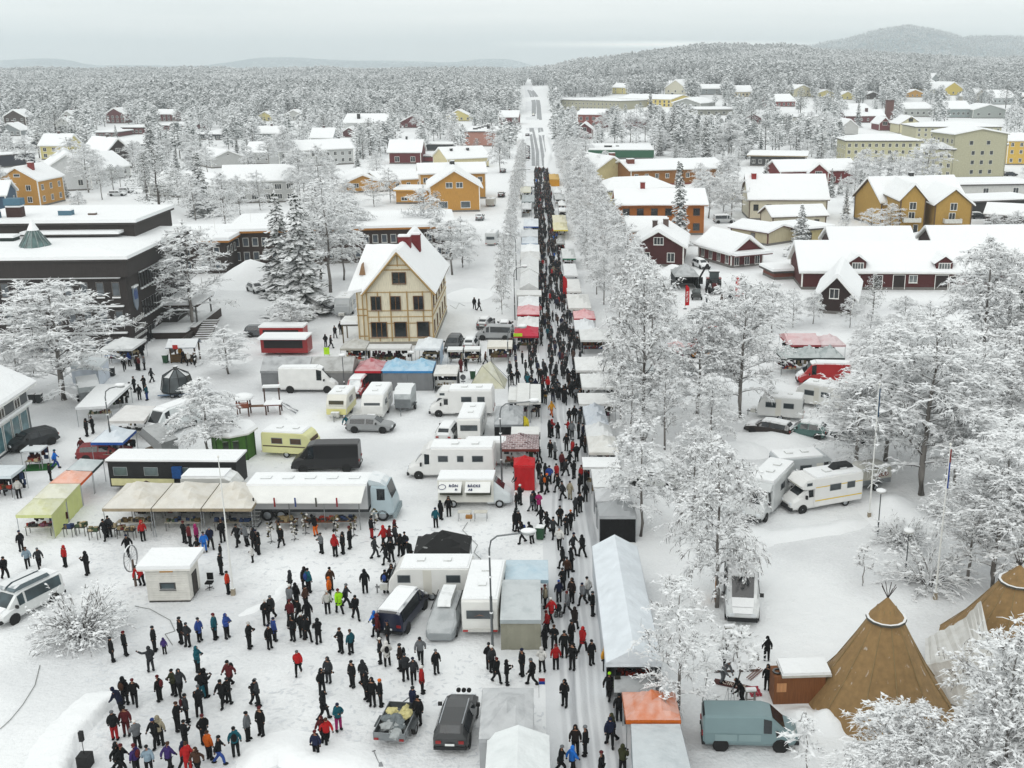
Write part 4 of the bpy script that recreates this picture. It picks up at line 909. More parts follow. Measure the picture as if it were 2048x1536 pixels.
# --- right bank
H('yellow_block', 'long pale yellow building among far trees, right of the road', 'building', (1238, 216), (1342, 212), 30, 197, 2.6, 'r', '#d6c06a', front=(12, (.3, .72)), ww=1.4, wh=1.6, chim=((.2, .5, 1.2, 1, '#333333'), (.5, .5, 1.2, 1, '#333333'), (.8, .5, 1.2, 1, '#333333')))
H('grey_block', 'long flat greyish-cream building left of the pale yellow one', 'building', (1120, 226), (1240, 218), 36, 200, .3, 'f', '#a5a28c', boards=False, front=(16, (.3, .7)))
H('brick_house', 'two-storey red brick house with balconies', 'house', (1156, 258), (1206, 256), 16, 229, 2.5, 'r', '#7a3428', front=(4, (.3, .72)), ww=1.5, wh=1.7)
H('red_cottage', 'small dark red gabled house close to the avenue', 'house', (1155, 280), (1184, 280), 10, 258, 2.6, 'g', '#5a1a20', gwin=((0, 5.0, 1.5, 2.0, 2), (.45, 1.8, 1.3, 1.6, 2)), snow=.5)
r1, w1, e1 = H('supermarket', 'supermarket with green fascia band and white lettering', 'supermarket', (1178, 325), (1306, 322), 30, 302, .3, 'f', '#8a8a88', boards=False, roofcol='#8a8a88', ov=.2, chim=((.3, .3, 3, 1, '#222222'), (.45, .4, 1.2, .7, '#555555')), mat='matte')
MB().box(-w1/2-.3, -.6, e1-2.4, w1/2+.3, -.21, e1+.3).build('green_fascia', 'paint', r1, '#0d4f33')
face_text('Fyndia', 1.9, r1, (-w1*.2, -.63, e1-1.1), (R(90), 0, 0), '#d8e6de'); face_text('A 50', 1.6, r1, (w1*.22, -.25, e1-4.0), (R(90), 0, 0), '#3f8a5c')
H('brown_hall', 'long orange-brown hall with wide snowy roof', 'hall', (1262, 372), (1445, 366), 18, 341, 2.0, 'r', '#8a5a20', foot='#7a3220', chim=((.05, .3, 2.2, 1.2, '#6a3424'),), front=(9, (.6,)), ov=.9)
H('white_roof_house', 'snow-roofed house with brick chimneys in front of the supermarket', 'house', (1188, 366), (1262, 362), 20, 343, 4.0, 'g', '#c8bc8c', chim=((.6, .15, 1.6, 1.4, '#6a3424'), (.75, .4, 1.6, 1.4, '#6a3424')), ov=.8)
H('cream_house', 'cream house with hipped snowy roof behind the orange house', 'house', (1212, 415), (1345, 408), 11, 384, 2.4, 'h', '#c9bd8d', boards=False, ov=.8)
H('orange_house', 'orange-brown two-storey apartment house with balconies', 'apartment house', (1238, 471), (1406, 470), 12, 409, 2.2, 'r', '#a4601a', trim='#a4601a', frame='#5a3a1c', front=(6, (.75, .27)), panes=1, ww=1.3, wh=1.4, chim=((.3, .5, 1.0, 1.3, '#7a2a24'),), ov=.9, roofcol='#7a4a1c')
p = G(1238, 471); q = empty('balcony', (p.x+1.2, p.y-.1, 3.0)); q.parent = None
bpy.data.objects.remove(q)
oh = [o for o, _ in THINGS if o.name.startswith('orange_house')][0]
for x0, x1, z in ((-8, -2.4, 3.1), (-8, -2.4, 1.2)): MB().box(x0, -1.3, z, x1, -.01, z+.2).build('balcony', 'matte', oh, '#a4601a'); MB().box(x0-.05, -1.35, z+.203, x1+.05, -1.0, z+.95).build('balcony_snow', 'snow', oh)
H('dark_red_house', 'dark red gabled house with white corner boards', 'house', (1267, 532), (1366, 534), 14, 492, 2.6, 'g', '#42100f', gwin=((.0, 4.6, 1.6, 1.2, 3), (.5, 1.7, 1.2, 1.5, 2), (-.5, 1.7, 1.2, 1.5, 2)), side=(3, (.5,)), chim=((.38, .45, .9, 1.3, '#4a3c38'), (.6, .5, 1.0, 1.4, '#5a4a44')), snow=.5, ov=.7)
H('snow_roof_house', 'snow-roofed building end between the dark red and orange houses', 'house', (1256, 500), (1330, 500), 9, 462, 1.8, 'r', '#a4601a')
rh, w2, e2 = H('red_house', 'small red house with dark gable and snowed porch roof', 'house', (1462, 536), (1524, 530), 11, 505, 2.3, 'g', '#5a1b1c', front=(3, (.4,)), ww=.9, wh=1.4, snow=.5, ov=.7, side=(4, (.5,)))
MB().box(-w2/2-.6, -2.3, e2-.5, w2/2+.6, -.01, e2-.3).build('porch_roof', 'matte', rh, '#5a1b1c'); MB().box(-w2/2-.7, -2.4, e2-.297, w2/2+.7, -.01, e2+.2).build('porch_snow', 'snow', rh)
H('garage_hut', 'small cream hut with snowy roof beside snow heaps', 'hut', (1455, 403), (1487, 403), 6, 383, .5, 'f', '#c9bd98', boards=False, doors=((.3, 1, 1.9, '#555555'),))
H('white_house', 'large cream house with brown corner timbers and snowed dormer', 'house', (1498, 440), (1652, 440), 13, 398, 4.6, 'r', '#c9c2ac', trim='#5a4838', frame='#3f3830', front=(6, (.6,)), chim=((.08, .4, 1.1, 1.2, '#8a1f1c'), (.15, .75, 1.3, 1.2, '#8a1f1c'), (.45, .72, 1.0, 1.2, '#8a1f1c'), (.78, .72, 1.0, 1.2, '#8a1f1c')), snow=.45)
H('cream_wing', 'cream wing with snowed dormer window before the large cream house', 'house wing', (1545, 462), (1650, 458), 7, 434, 1.6, 'r', '#c9c2ac', trim='#5a4838', frame='#3f3830', front=(3, (.5,)))
H('cream_shed', 'low brown-trimmed shed with snowy roof left of the cream wing', 'shed', (1462, 480), (1535, 492), 8, 455, 1.0, 'r', '#b8ae90', trim='#5a2e28', doors=((.2, 1, 1.8, '#777777'),)); H('cream_shed', 'low shed with timber frame right of the round spruce', 'shed', (1600, 488), (1662, 482), 9, 462, .6, 'f', '#b0a274', boards=False, frame='#4a4030', front=(2, (.55,)), ww=1.6)
H('red_house', 'red gabled dormer house with white window behind the cream house', 'house', (1617, 372), (1655, 372), 12, 345, 2.4, 'g', '#6a1818', gwin=((0, 3.4, 1.9, 1.9, 3),), snow=.5); H('red_house', 'dark red long house with wide roof behind the dormer', 'house', (1560, 372), (1712, 368), 12, 343, 2.5, 'r', '#6a1818', front=(5, (.4,)))
for i, (lab, a, b2, dp, ev, ri) in enumerate((('left ochre-yellow gabled wing with snowed balcony', (1797, 470), (1845, 470), 14, 398, 2.8), ('right ochre-yellow gabled wing with snowed balcony and porch', (1866, 472), (1938, 472), 13, 409, 3.0))):
    rr, ww_, ee = H('yellow_house', lab, 'house', a, b2, dp, ev, ri, 'g', '#ad8a42', trim='#5a4630', frame='#e9e9e4', gwin=((0, ee if False else 6.2, 1.3, 1.4, 2), (-.05, 4.0, 1.2, 1.7, 2), (.35, 1.2, .9, 1.9, 1)), snow=.45)
    MB().box(-2.0, -1.3, 2.7, 1.6, -.01, 2.85).build('balcony', 'matte', rr, '#8a6a2c'); q = MB(); q.box(-2.05, -1.35, 2.853, 1.65, -1.2, 3.75); q.box(-2.05, -1.2, 2.853, -1.9, -.01, 3.75); q.box(1.5, -1.2, 2.853, 1.65, -.01, 3.75); q.build('balcony_rail', 'matte_snowy', rr, '#cfcfc8')
H('yellow_house', 'yellow house body with broad snowy roof linking the two gabled wings', 'house', (1760, 455), (1925, 450), 14, 405, 4.4, 'r', '#ad8a42', trim='#5a4630', frame='#e9e9e4', front=(6, (.45,)), chim=((.5, .5, 1.0, .8, '#2b2b2b'),), snow=.5)
H('apartment_block', 'tall cream apartment block with small square windows at right', 'apartment block', (1902, 357), (2006, 355), 15, 270, 1.6, 'g', '#a9a68c', trim='#8f8d78', frame='#c9c9c0', gwin=tuple((u, z, 1.1, 1.2, 1) for u in (-.25, .1, .45) for z in (2, 5, 8)) + ((-.35, 11.2, 1.2, 1.2, 1), (.3, 11.2, 1.2, 1.2, 1)), side=(5, (.15, .4, .62, .85)), snow=.5, mat='matte')
H('apartment_block', 'long cream apartment wing with snowed balconies left of the tall block', 'apartment block', (1842, 352), (1902, 357), 34, 297, 1.6, 'h', '#b2ae92', boards=False, front=(4, (.15, .45, .8)), side=(9, (.2, .5, .8)), mat='matte')
H('apartment_block', 'cream three-storey block with flags at its left end', 'apartment block', (1690, 325), (1838, 325), 16, 283, 1.6, 'h', '#b8b493', boards=False, front=(11, (.18, .5, .82)), side=(4, (.3, .7)), mat='matte')
H('apartment_block', 'wide snow-roofed apartment block behind the tall one', 'apartment block', (1830, 290), (2000, 285), 24, 255, 1.5, 'h', '#b2ae92', boards=False, front=(13, (.2, .55, .85)), mat='matte')
H('yellow_block', 'bright yellow apartment block at the right edge', 'apartment block', (2012, 330), (2120, 330), 16, 282, 2.0, 'r', '#c8a648', front=(6, (.2, .55, .85)), mat='matte')
H('dark_store', 'flat dark-walled store with tan fascia right of centre', 'store', (1500, 332), (1608, 334), 18, 312, .3, 'f', '#3a3a3a', boards=False, roofcol='#8a7a5c', front=(8, (.5,)), ov=1.2)
H('cream_house', 'cream gabled house with brown bargeboards near the brick chimney', 'house', (1798, 268), (1841, 268), 16, 248, 3.6, 'g', '#c9c3a0', trim='#5a4630', gwin=((0, 7.2, 2.2, 1.6, 2), (-.3, 3, 1.6, 1.6, 1)), snow=.5); H('red_house', 'dark red gabled house left of the cream gabled house', 'house', (1758, 262), (1780, 262), 14, 247, 3, 'g', '#6a1f22', gwin=((0, 4, 2.4, 1.8, 2),), snow=.5)
H('red_house', 'dark red house row with snowy roofs before the brick chimney', 'house', (1690, 248), (1768, 244), 16, 232, 3, 'r', '#5a2224', front=(6, (.5,)), chim=((.6, .3, 1.5, 2, '#4a3030'),)); H('white_house', 'pale grey gabled house left of the red rows', 'house', (1682, 270), (1716, 270), 16, 254, 3.5, 'g', '#b9b9b6')
p = G(1777, 240); q = empty('brick_chimney', (p.x, p.y, 0)); tag(q, 'tall square brick chimney stack with smoke at right', 'chimney', None, False); MB().cbox(0, 0, 0, 4.2, 4.2, HT(1777, 240, 202)).build('stack', 'matte', q, '#5a3026'); MB().cbox(0, 0, HT(1777, 240, 202)+.003, 4.6, 4.6, .6).build('crown', 'matte', q, '#4a2a22')
for i, (a, b2, dp, ev, ri, wc, lb) in enumerate((((1885, 192), (1927, 190), 24, 180, 6, '#cdb752', 'yellow gabled house high on the right slope'), ((1856, 182), (1880, 182), 24, 172, 5, '#c9a84c', 'small yellow house above the right slope trees'),
        ((1862, 165), (1878, 165), 24, 158, 5, '#9aa0a0', 'tiny white-roofed house highest on the right slope'), ((1892, 236), (1940, 236), 20, 218, 4, '#8a9494', 'grey-green house with garage at far right'), ((1945, 238), (2010, 236), 20, 220, 3, '#9aa09c', 'long pale row house at the far right'),
        ((1806, 236), (1864, 232), 22, 218, 3, '#a9aca8', 'pale house row with low snowy roof right of the chimney'), ((1945, 205), (1975, 205), 22, 193, 5, '#b0aca0', 'beige house left of the round-roofed one'), ((1985, 210), (2030, 208), 22, 196, 5, '#aab0b0', 'white house near the right edge on the slope'),
        ((1345, 218), (1400, 216), 26, 206, 3, '#9a9c98', 'low grey row houses right of the yellow building'), ((1395, 232), (1470, 230), 30, 220, .4, '#8a8a80', 'long flat greyish school building on the right'), ((1330, 192), (1372, 186), 22, 176, 6, '#c8c4b0', 'row of steep snow-covered roofs at the forest edge'),
        ((1545, 215), (1590, 213), 22, 203, 4, '#7a2a26', 'reddish cottage among pines right of centre'), ((1560, 245), (1640, 245), 26, 235, .5, '#b0b0aa', 'low snow-roofed building behind birches'), ((1468, 195), (1505, 193), 22, 184, 4, '#c8bc9c', 'cream cottage under the wooded hill'),
        ((1880, 395), (2060, 392), 12, 372, .3, '#c4c4c0', 'low white shelter row with snowed flat roof'), ((1700, 232), (1740, 230), 20, 220, 3, '#a0a4a4', 'pale house behind the red rows'))):
    H('far_house', lb, 'house', a, b2, dp, ev, ri, 'f' if ri < 1 else ('g' if i % 2 == 0 else 'r'), wc, front=(3 if i % 2 == 0 else 5, (.5,)), ww=1.5, wh=1.5, boards=ri >= 1, snow=.6)
H('carport', 'open carport with dark bays and wide snowed roof', 'carport', (1942, 430), (2070, 424), 10, 405, .3, 'f', '#23211f', boards=False, ov=.6); H('dark_shed', 'dark brown gabled shed below the carport', 'shed', (1970, 452), (2070, 458), 10, 428, 1.6, 'r', '#2a1c18', trim='#3a2a24', side=None)
rb, wb, eb = H('red_barn', 'long dark red barn with two white dormer windows', 'barn', (1603, 579), (2070, 581), 12, 542, 3.4, 'r', '#4a1413', ov=.6, snow=.5)
for px in (1712, 1884):
    x = (px-1603)/(2070-1603)*wb-wb/2; q = MB(); q.extr([(x-1.3, eb-.3), (x+1.3, eb-.3), (x+1.3, eb+1.6), (x, eb+2.5), (x-1.3, eb+1.6)], -.25, 3.5); dm = q.build('dormer', 'wood', rb, '#4a1413')
    q = MB(); q.extr([(u+x, z) for u, z in roof_prof(1.3, eb+1.6, .9, .45, .02, .3)], -.6, 4.2); q.build('dormer_snow', 'snow', dm); win_parts(rb, x, -.26, eb+.55, 1.7, 1.6, 'f', '#e9e9e4', '#5a5f60', 4)
for px, a, h2 in ((1711, 1.1, 2.1), (1755, 1.3, 2.2), (1797, 1.8, 2.3), (1882, 2.0, 2.3), (1905, 1.0, 2.1)): door_parts(rb, (px-1603)/(2070-1603)*wb-wb/2, -.003, .1, a, h2, 'f', '#241815')
win_parts(rb, (1825-1603)/(2070-1603)*wb-wb/2, -.003, 1.8, 1.2, 1.1, 'f', '#e9e9e4', '#6a6f70', 2)
H('dark_cottage', 'dark brown gabled cottage with white window before the red barn', 'cottage', (1636, 626), (1704, 630), 13, 588, 2.6, 'g', '#2a1714', gwin=((-.12, 3.0, 1.2, 1.3, 2),), snow=.5, ov=.8); H('outbuilding', 'long snowy roof of an outbuilding behind the red barn', 'outbuilding', (1665, 512), (1825, 510), 8, 490, 2.4, 'r', '#3a2420'); H('outbuilding', 'second long snow roof behind the red barn, right part', 'outbuilding', (1868, 512), (2070, 510), 9, 490, 2.6, 'r', '#3a2420')
H('brick_shed', 'small brick-coloured shed left of the red barn', 'shed', (1548, 560), (1590, 558), 5, 546, .3, 'f', '#7a4030', boards=False)
FR = random.Random(12)
for k in range(400):
    if HN[0] > 118: break
    right = FR.random() < .62; px, py = (FR.uniform(1120, 2040), FR.uniform(188, 262)) if right else (FR.uniform(-10, 1000), FR.uniform(240, 330))
    d = G(px, py).y; wm_ = FR.uniform(9, 17); pw_ = wm_*2203/d; hm = FR.choice((3, 3, 4.5, 5.5)); tp = py-(hm+5)*2203/d
    if any(px-pw_*.15 < b_ and px+pw_*1.15 > a_ and tp < y1_+2 and py > y0_-2 for a_, b_, y0_, y1_ in BLOCK): continue
    nm_, col_ = FR.choice((('white', '#b9bab6'), ('ochre yellow', '#b8892f'), ('pale yellow', '#c9bd7c'), ('dark red', '#5c1a1c'), ('dark red', '#5c1a1c'), ('brown', '#3c2f28'), ('grey', '#8a8f90'), ('cream', '#c4bd9c')))
    H('far_house', nm_+' '+('cottage' if hm < 4 else 'house')+' with snowy roof among trees', 'house', (px, py), (px+pw_, py), FR.uniform(8, 13), 0, FR.uniform(2.2, 4), FR.choice('gr'), col_, front=(FR.choice((2, 3, 4)), (.55,) if hm < 4 else (.3, .72)), hgt_m=hm, snow=.55, ww=1.2, wh=1.3, auto=True, chim=((.5, .5, .9, 1.0, '#4a3430'),), group='houses scattered beyond the centre')
# grey clapboard shop at the left edge, with shop windows facing the square
pA, pB = G(66, 868), G(-10, 926); dv = (pA-pB); ln = dv.length
q = empty('grey_shop', pB, math.atan2(dv.y, dv.x)); tag(q, 'grey clapboard shop with tall display windows at the left edge', 'shop', None, False); landmark('the grey shop', pB.lerp(pA, .5))
hz = HT(66, 868, 768); MB().box(-8, 0, 0, ln, 9, hz).build('wall', 'wood', q, '#5d6163')
rr = MB().extr([(u+4.5, z) for u, z in roof_prof(4.5, hz, 2.2, .7, .02, .2)], -8.5, ln+.7, 'x').build('roof', 'matte', q, '#e4e4e0'); MB().extr([(u+4.5, z) for u, z in roof_prof(4.5, hz, 2.2, .72, .22, .4)], -8.5, ln+.75, 'x', nseg=5, jit=.04).build('snow_cover', 'snow', rr)
for k in range(5): win_parts(q, ln-1.3-k*1.75, -.003, 1.6, 1.35, 2.3, 'f', '#d9dbd8', '#54747a', 1)
for k in range(3): win_parts(q, ln-2.2-k*3.2, -.003, hz-1.5, 1.0, 1.3, 'f', '#e4e4e0', '#4a4440', 2)
MB().box(-8, -.35, 3.05, ln+.1, -.07, 3.25).build('ledge', 'matte', q, '#d9dbd8'); MB().box(-8, -.4, 3.253, ln+.1, -.07, 3.45).build('ledge_snow', 'snow', q)
# green hexagonal hut, white kiosk
p = G(470, 912); q = empty('green_hut', p, R(12)); tag(q, 'green octagonal wooden hut with snowy roof', 'hut', None, False); landmark('the green hut', p)
hh = 2.5; q1 = MB(); q1.cyl(0, 0, 0, hh, 1.85, 1.85, 8); q1.build('wall', 'wood', q, '#3f6b22'); q1 = MB(); q1.cyl(0, 0, hh+.003, hh+.16, 2.25, 2.25, 8); rr = q1.build('roof', 'matte', q, '#d8d8d2')
q1 = MB(); q1.cyl(0, 0, hh+.163, hh+.45, 2.28, 2.1, 8); q1.cyl(0, 0, hh+.45, hh+.85, 2.1, .3, 8); q1.build('snow_cover', 'snow', rr); MB().cbox(.0, -.4, hh+.7, .35, .35, .35).build('vent', 'matte', rr, '#3a3a3a')
for a in range(8): MB().cyl(1.86*math.cos(R(a*45)), 1.86*math.sin(R(a*45)), 0, hh, .06, .06, 6).build('corner_post', 'matte', q, '#2a4a16')
win_parts(q, .0, -1.74, 1.55, 1.2, .8, 'f', '#2a3a1c', '#3a4038', 1)
p = G(340, 1204); q = empty('white_kiosk', p, R(2), .9); tag(q, 'small white clapboard kiosk with flat snowy roof and ticket window', 'kiosk', None, False); landmark('the white kiosk', p)
kz = HT(343, 1204, 1136)/.9; MB().box(-1.55, 0, .12, 1.55, 2.2, kz).build('wall', 'matte', q, '#cfcdc6')
for k in range(13): MB().box(-1.56, -.018, .2+k*(kz-.3)/13, 1.56, -.002, .2+(k+.88)*(kz-.3)/13).build('board', 'matte', q, '#d6d4cd')
for k in range(13): MB().box(1.552, .0, .2+k*(kz-.3)/13, 1.568, 2.2, .2+(k+.88)*(kz-.3)/13).build('board', 'matte', q, '#d6d4cd')
rr = MB().box(-1.9, -.5, kz, 1.95, 2.6, kz+.14).build('roof', 'matte', q, '#e0ded8'); MB().box(-1.93, -.53, kz+.143, 1.98, 2.63, kz+.42).build('snow_cover', 'snow', rr)
win_parts(q, .0, -.02, 1.35, .95, .42, 'f', '#3a3a3a', '#3d4a4e', 1); MB().box(-.45, -.09, kz-.32, .5, -.02, kz-.14).build('sign_board', 'matte', q, '#c08a3c')
door_parts(q, 1.1, 1.571, .15, .7, 1.7, 'r', '#3a3430', '#3a3a38'); MB().box(-1.5, -.02, 0, 1.5, 2.2, .115).build('plinth', 'matte', q, '#3a3632')
# ---------------------------------------------------------------- vehicles
def ring(st):
    x, zb, zl, zt, wb, wt = st
    return [(x, wb*.9, zb), (x, wb, zb+.18), (x, wb, zl), (x, wt, zt-.07), (x, wt*.82, zt), (x, -wt*.82, zt), (x, -wt, zt-.07), (x, -wb, zl), (x, -wb, zb+.18), (x, -wb*.9, zb)]
def loftbody(sts):
    b = MB(); V = []; F = []
    for s in sts: V += ring(s)
    n = len(sts)
    for i in range(n-1):
        for j in range(10):
            a = i*10+j; c = i*10+(j+1) % 10; F.append((a, c, c+10, a+10))
    F += [tuple(range(10))[::-1], tuple((n-1)*10+j for j in range(10))]
    b.add(V, F); return b
def patch(sts, i, js, off=.012, ins=.08, i2=None, t0=0.0, t1=1.0):
    """panel lying on loft faces js between stations i and i2"""
    i2 = i+1 if i2 is None else i2; A = ring(sts[i]); B = ring(sts[i2]); b = MB()
    A = [Vector(p) for p in A]; B = [Vector(p) for p in B]
    P = [A[js[0]], B[js[0]], B[(js[-1]+1) % 10], A[(js[-1]+1) % 10]]
    P = [P[0].lerp(P[1], t0), P[0].lerp(P[1], t1), P[3].lerp(P[2], t1), P[3].lerp(P[2], t0)]
    c = sum(P, Vector())/4; nn = (P[1]-P[0]).cross(P[3]-P[0])
    if nn.length < 1e-6: nn = (P[2]-P[1]).cross(P[0]-P[1])
    nn.normalize(); ctr = Vector((c.x, 0, c.z-.5 if len(js) else c.z))
    if nn.dot(c-Vector(((sts[0][0]+sts[-1][0])/2, 0, .9))) < 0: nn = -nn
    Q = [c+(p-c)*(1-ins)+nn*off for p in P]
    b.add(Q+[c+(p-c)*(1-ins)-nn*.01 for p in P], [(0, 1, 2, 3), (0, 4, 5, 1), (1, 5, 6, 2), (2, 6, 7, 3), (3, 7, 4, 0)]); return b
def wheel_meshes(r, wd=.22):
    def mk():
        b = MB(); n = 14
        for x0, r0, x1, r1 in ((-wd/2, r*.62, -wd/2, r*.95), (-wd/2, r*.95, wd/2, r*.95), (wd/2, r*.95, wd/2, r*.62), ):
            V = []; 
            for k in range(n): a = 2*math.pi*k/n; V += [(math.cos(a)*r0, x0, math.sin(a)*r0), (math.cos(a)*r1, x1, math.sin(a)*r1)]
            b.add(V, [(2*k, 2*k+1, 2*((k+1) % n)+1, 2*((k+1) % n)) for k in range(n)])
        q = MB(); V = [(math.cos(2*math.pi*k/n)*r*.62, s*wd*.36, math.sin(2*math.pi*k/n)*r*.62) for s in (-1, 1) for k in range(n)]+[(0, -wd*.47, 0), (0, wd*.47, 0)]
        q.add(V, [(k, (k+1) % n, 2*n) for k in range(n)]+[(n+k, n+(k+1) % n, 2*n+1) for k in range(n)]); q.cyl(0, 0, -.001, 0, .001)
        return b.mesh('tyre', 'rubber'), q.mesh('rim', 'metal')
    return cached(('wheel', round(r, 2), wd), mk)
def wheels(r, xs, hw, rad, rimcol='#9a9ea2', wd=.22):
    t, m2 = wheel_meshes(rad, wd)
    for x in xs:
        for s in (-1, 1):
            o = link('wheel', t, r, '#141414', (x, s*(hw-wd/2-.0), rad)); link('rim', m2, o, rimcol)
def simple(name, key, mk, mat, r, col, smooth=False):
    return link(name, cached((key, mat), lambda: mk().mesh(name, mat, smooth)), r, col)
def cutwheel(key, xs, hw, rad, side=None):
    def mk():
        b = MB()
        for x in xs:
            for s in ((-1, 1) if side is None else (side,)):
                n = 12; V = [(x+math.cos(math.pi*2*k/n)*rad*1.22, s*(hw+.004), rad+math.sin(math.pi*2*k/n)*rad*1.22) for k in range(n)]
                b.add(V, [tuple(range(n))])
        return b
    return ('arch', key), mk
CARS = {
 # stations (x, zbottom, zbelt, ztop, halfwidth low, halfwidth top); front is +x
 'estate': dict(st=[(-2.30, .42, .72, .95, .74, .70), (-2.22, .28, .92, 1.18, .86, .66), (-1.95, .24, .95, 1.43, .90, .62), (-.3, .22, .93, 1.48, .91, .64), (.55, .22, .92, 1.42, .91, .62), (1.25, .22, .88, .98, .90, .78), (2.05, .26, .72, .84, .86, .74), (2.32, .34, .58, .68, .70, .60)], win=[(2, (2, 6)), (3, (2, 6))], ws=4, rw=1, wh=(-1.42, 1.42), hw=.90, rad=.33),
 'hatch': dict(st=[(-1.95, .42, .75, .98, .72, .68), (-1.88, .28, .92, 1.22, .84, .62), (-1.45, .24, .95, 1.45, .86, .60), (-.3, .22, .93, 1.52, .87, .62), (.5, .22, .92, 1.42, .87, .60), (1.15, .22, .88, .98, .86, .74), (1.8, .26, .72, .84, .82, .70), (2.02, .34, .58, .68, .66, .58)], win=[(2, (2, 6)), (3, (2, 6))], ws=4, rw=1, wh=(-1.25, 1.25), hw=.86, rad=.32),
 'suv': dict(st=[(-2.25, .45, .85, 1.05, .78, .74), (-2.18, .34, 1.02, 1.32, .90, .70), (-1.85, .30, 1.05, 1.64, .93, .68), (-.3, .28, 1.04, 1.70, .94, .70), (.55, .28, 1.03, 1.62, .94, .68), (1.15, .28, 1.0, 1.12, .94, .82), (2.0, .32, .86, .98, .90, .78), (2.3, .42, .66, .80, .74, .64)], win=[(2, (2, 6)), (3, (2, 6))], ws=4, rw=1, wh=(-1.4, 1.4), hw=.93, rad=.37),
 'van': dict(st=[(-2.95, .40, 1.25, 2.45, .92, .82), (-2.85, .34, 1.3, 2.55, .97, .85), (.9, .32, 1.3, 2.58, .98, .86), (1.45, .32, 1.28, 2.42, .97, .82), (2.25, .32, 1.2, 1.45, .95, .78), (2.75, .36, .95, 1.12, .90, .74), (2.95, .45, .7, .85, .76, .66)], win=[(2, (2, 6))], ws=3, rw=None, wh=(-1.85, 1.95), hw=.96, rad=.35),
 'lowvan': dict(st=[(-2.4, .40, 1.0, 1.75, .88, .76), (-2.3, .32, 1.05, 1.88, .92, .78), (.6, .30, 1.05, 1.92, .93, .78), (1.05, .30, 1.03, 1.80, .93, .76), (1.75, .30, .98, 1.12, .92, .78), (2.2, .34, .8, .95, .86, .72), (2.4, .42, .62, .75, .72, .62)], win=[(1, (2, 6)), (2, (2, 6))], ws=3, rw=0, wh=(-1.5, 1.5), hw=.92, rad=.34),
}
def lights(r, S, front, col, w=.28, z=None, h=.16):
    st = S[-1] if front else S[0]; x = st[0]+(.02 if front else -.02); z = z or (st[2]+st[1])/2+.12
    for s in (-1, 1):
        b = MB(); b.cbox(0, 0, 0, .08, w, h); o = b.build('headlight' if front else 'tail_light', 'paint', r, col); o.location = (x, s*st[4]*.78, z)
def vehicle(kind, name, label, cat, px, py, ang, paint, snow=True, glass='#20262a', group=None, at=None, win=True, rails=False, scale=1.0, ws_snow=False, plate=True, panelwin=None, lbl_auto=False, panel=False):
    d = CARS[kind]; S = d['st']; p = at or G(px, py); r = empty(name, (p.x, p.y, hgt(p.x, p.y)+.03), R(ang), scale)
    tag(r, label, cat, group, lbl_auto); landmark('the '+label.split(' parked')[0] if len(label.split()) < 8 else 'the '+cat, p)
    simple('body', (kind, 'body'), lambda: loftbody(S), 'paint_snowy' if snow else 'paint', r, paint, False)
    if win:
        for i, js in d['win']:
            if panel and i == 1: continue
            for j in js: simple('window', (kind, 'w', i, j), lambda: patch(S, i, (j,), .035, .10), 'glass', r, glass)
    if panelwin:
        for t0, t1 in panelwin:
            for j in (2, 6): simple('window', (kind, 'pw', t0, j), lambda: patch(S, 1, (j,), .012, .2, None, t0, t1), 'glass', r, glass)
    simple('windscreen', (kind, 'ws'), lambda: patch(S, d['ws'], (4,), .02, .05), 'matte_snowy' if ws_snow else 'glass', r, '#cfd4d6' if ws_snow else glass)
    if d['rw'] is not None: simple('rear_window', (kind, 'rw'), lambda: patch(S, d['rw'], (4,), .02, .08), 'glass', r, glass)
    for x_ in d['wh']:
        for s_ in (-1, 1): k, mk = cutwheel((kind, x_, s_), (x_,), d['hw']+.01, d['rad'], s_); simple('wheel_arch', k, mk, 'matte', r, '#101010')
    wheels(r, d['wh'], d['hw']+.02, d['rad'])
    lights(r, S, True, '#d8dde0'); lights(r, S, False, '#8c1414')
    fx, bx = S[-1][0], S[0][0]
    simple('front_bumper', (kind, 'fb'), lambda: MB().box(fx-.2, -S[-1][4]-.08, S[-1][1]-.08, fx+.05, S[-1][4]+.08, S[-1][1]+.16), 'matte', r, '#1c1e20')
    simple('rear_bumper', (kind, 'rb'), lambda: MB().box(bx-.06, -S[1][4]+.02, S[0][1]-.05, bx+.12, S[1][4]-.02, S[0][1]+.14), 'matte', r, '#1c1e20')
    for s in (-1, 1): simple('mirror', (kind, 'mi', s), lambda: MB().cbox(S[d['ws']][0]+.25, s*(S[d['ws']][4]+.12), S[d['ws']][2]+.02, .12, .22, .2), 'matte', r, '#222222')
    if plate: simple('number_plate', (kind, 'np'), lambda: MB().cbox(bx-.08, 0, S[0][1]+.22, .03, .5, .12), 'matte', r, '#dfe2e0')
    if snow:
        def mk():
            b = MB()
            for i in range(len(S)-1):
                if i == d['ws'] or i == d['rw']: continue
                b.m += []; q = patch(S, i, (4,), .09, .02); b.add(q.v, q.f)
            return b
        simple('snow_cover', (kind, 'snow'), mk, 'snow', r, None)
    if rails:
        for s in (-1, 1): simple('roof_rail', (kind, 'rail', s), lambda: MB().tube([(S[1][0]+.4, s*S[2][5]*.9, S[2][3]+.06), (S[4][0], s*S[2][5]*.9, S[2][3]+.06)], .03, 5), 'metal', r, '#b8bcc0')
    return r
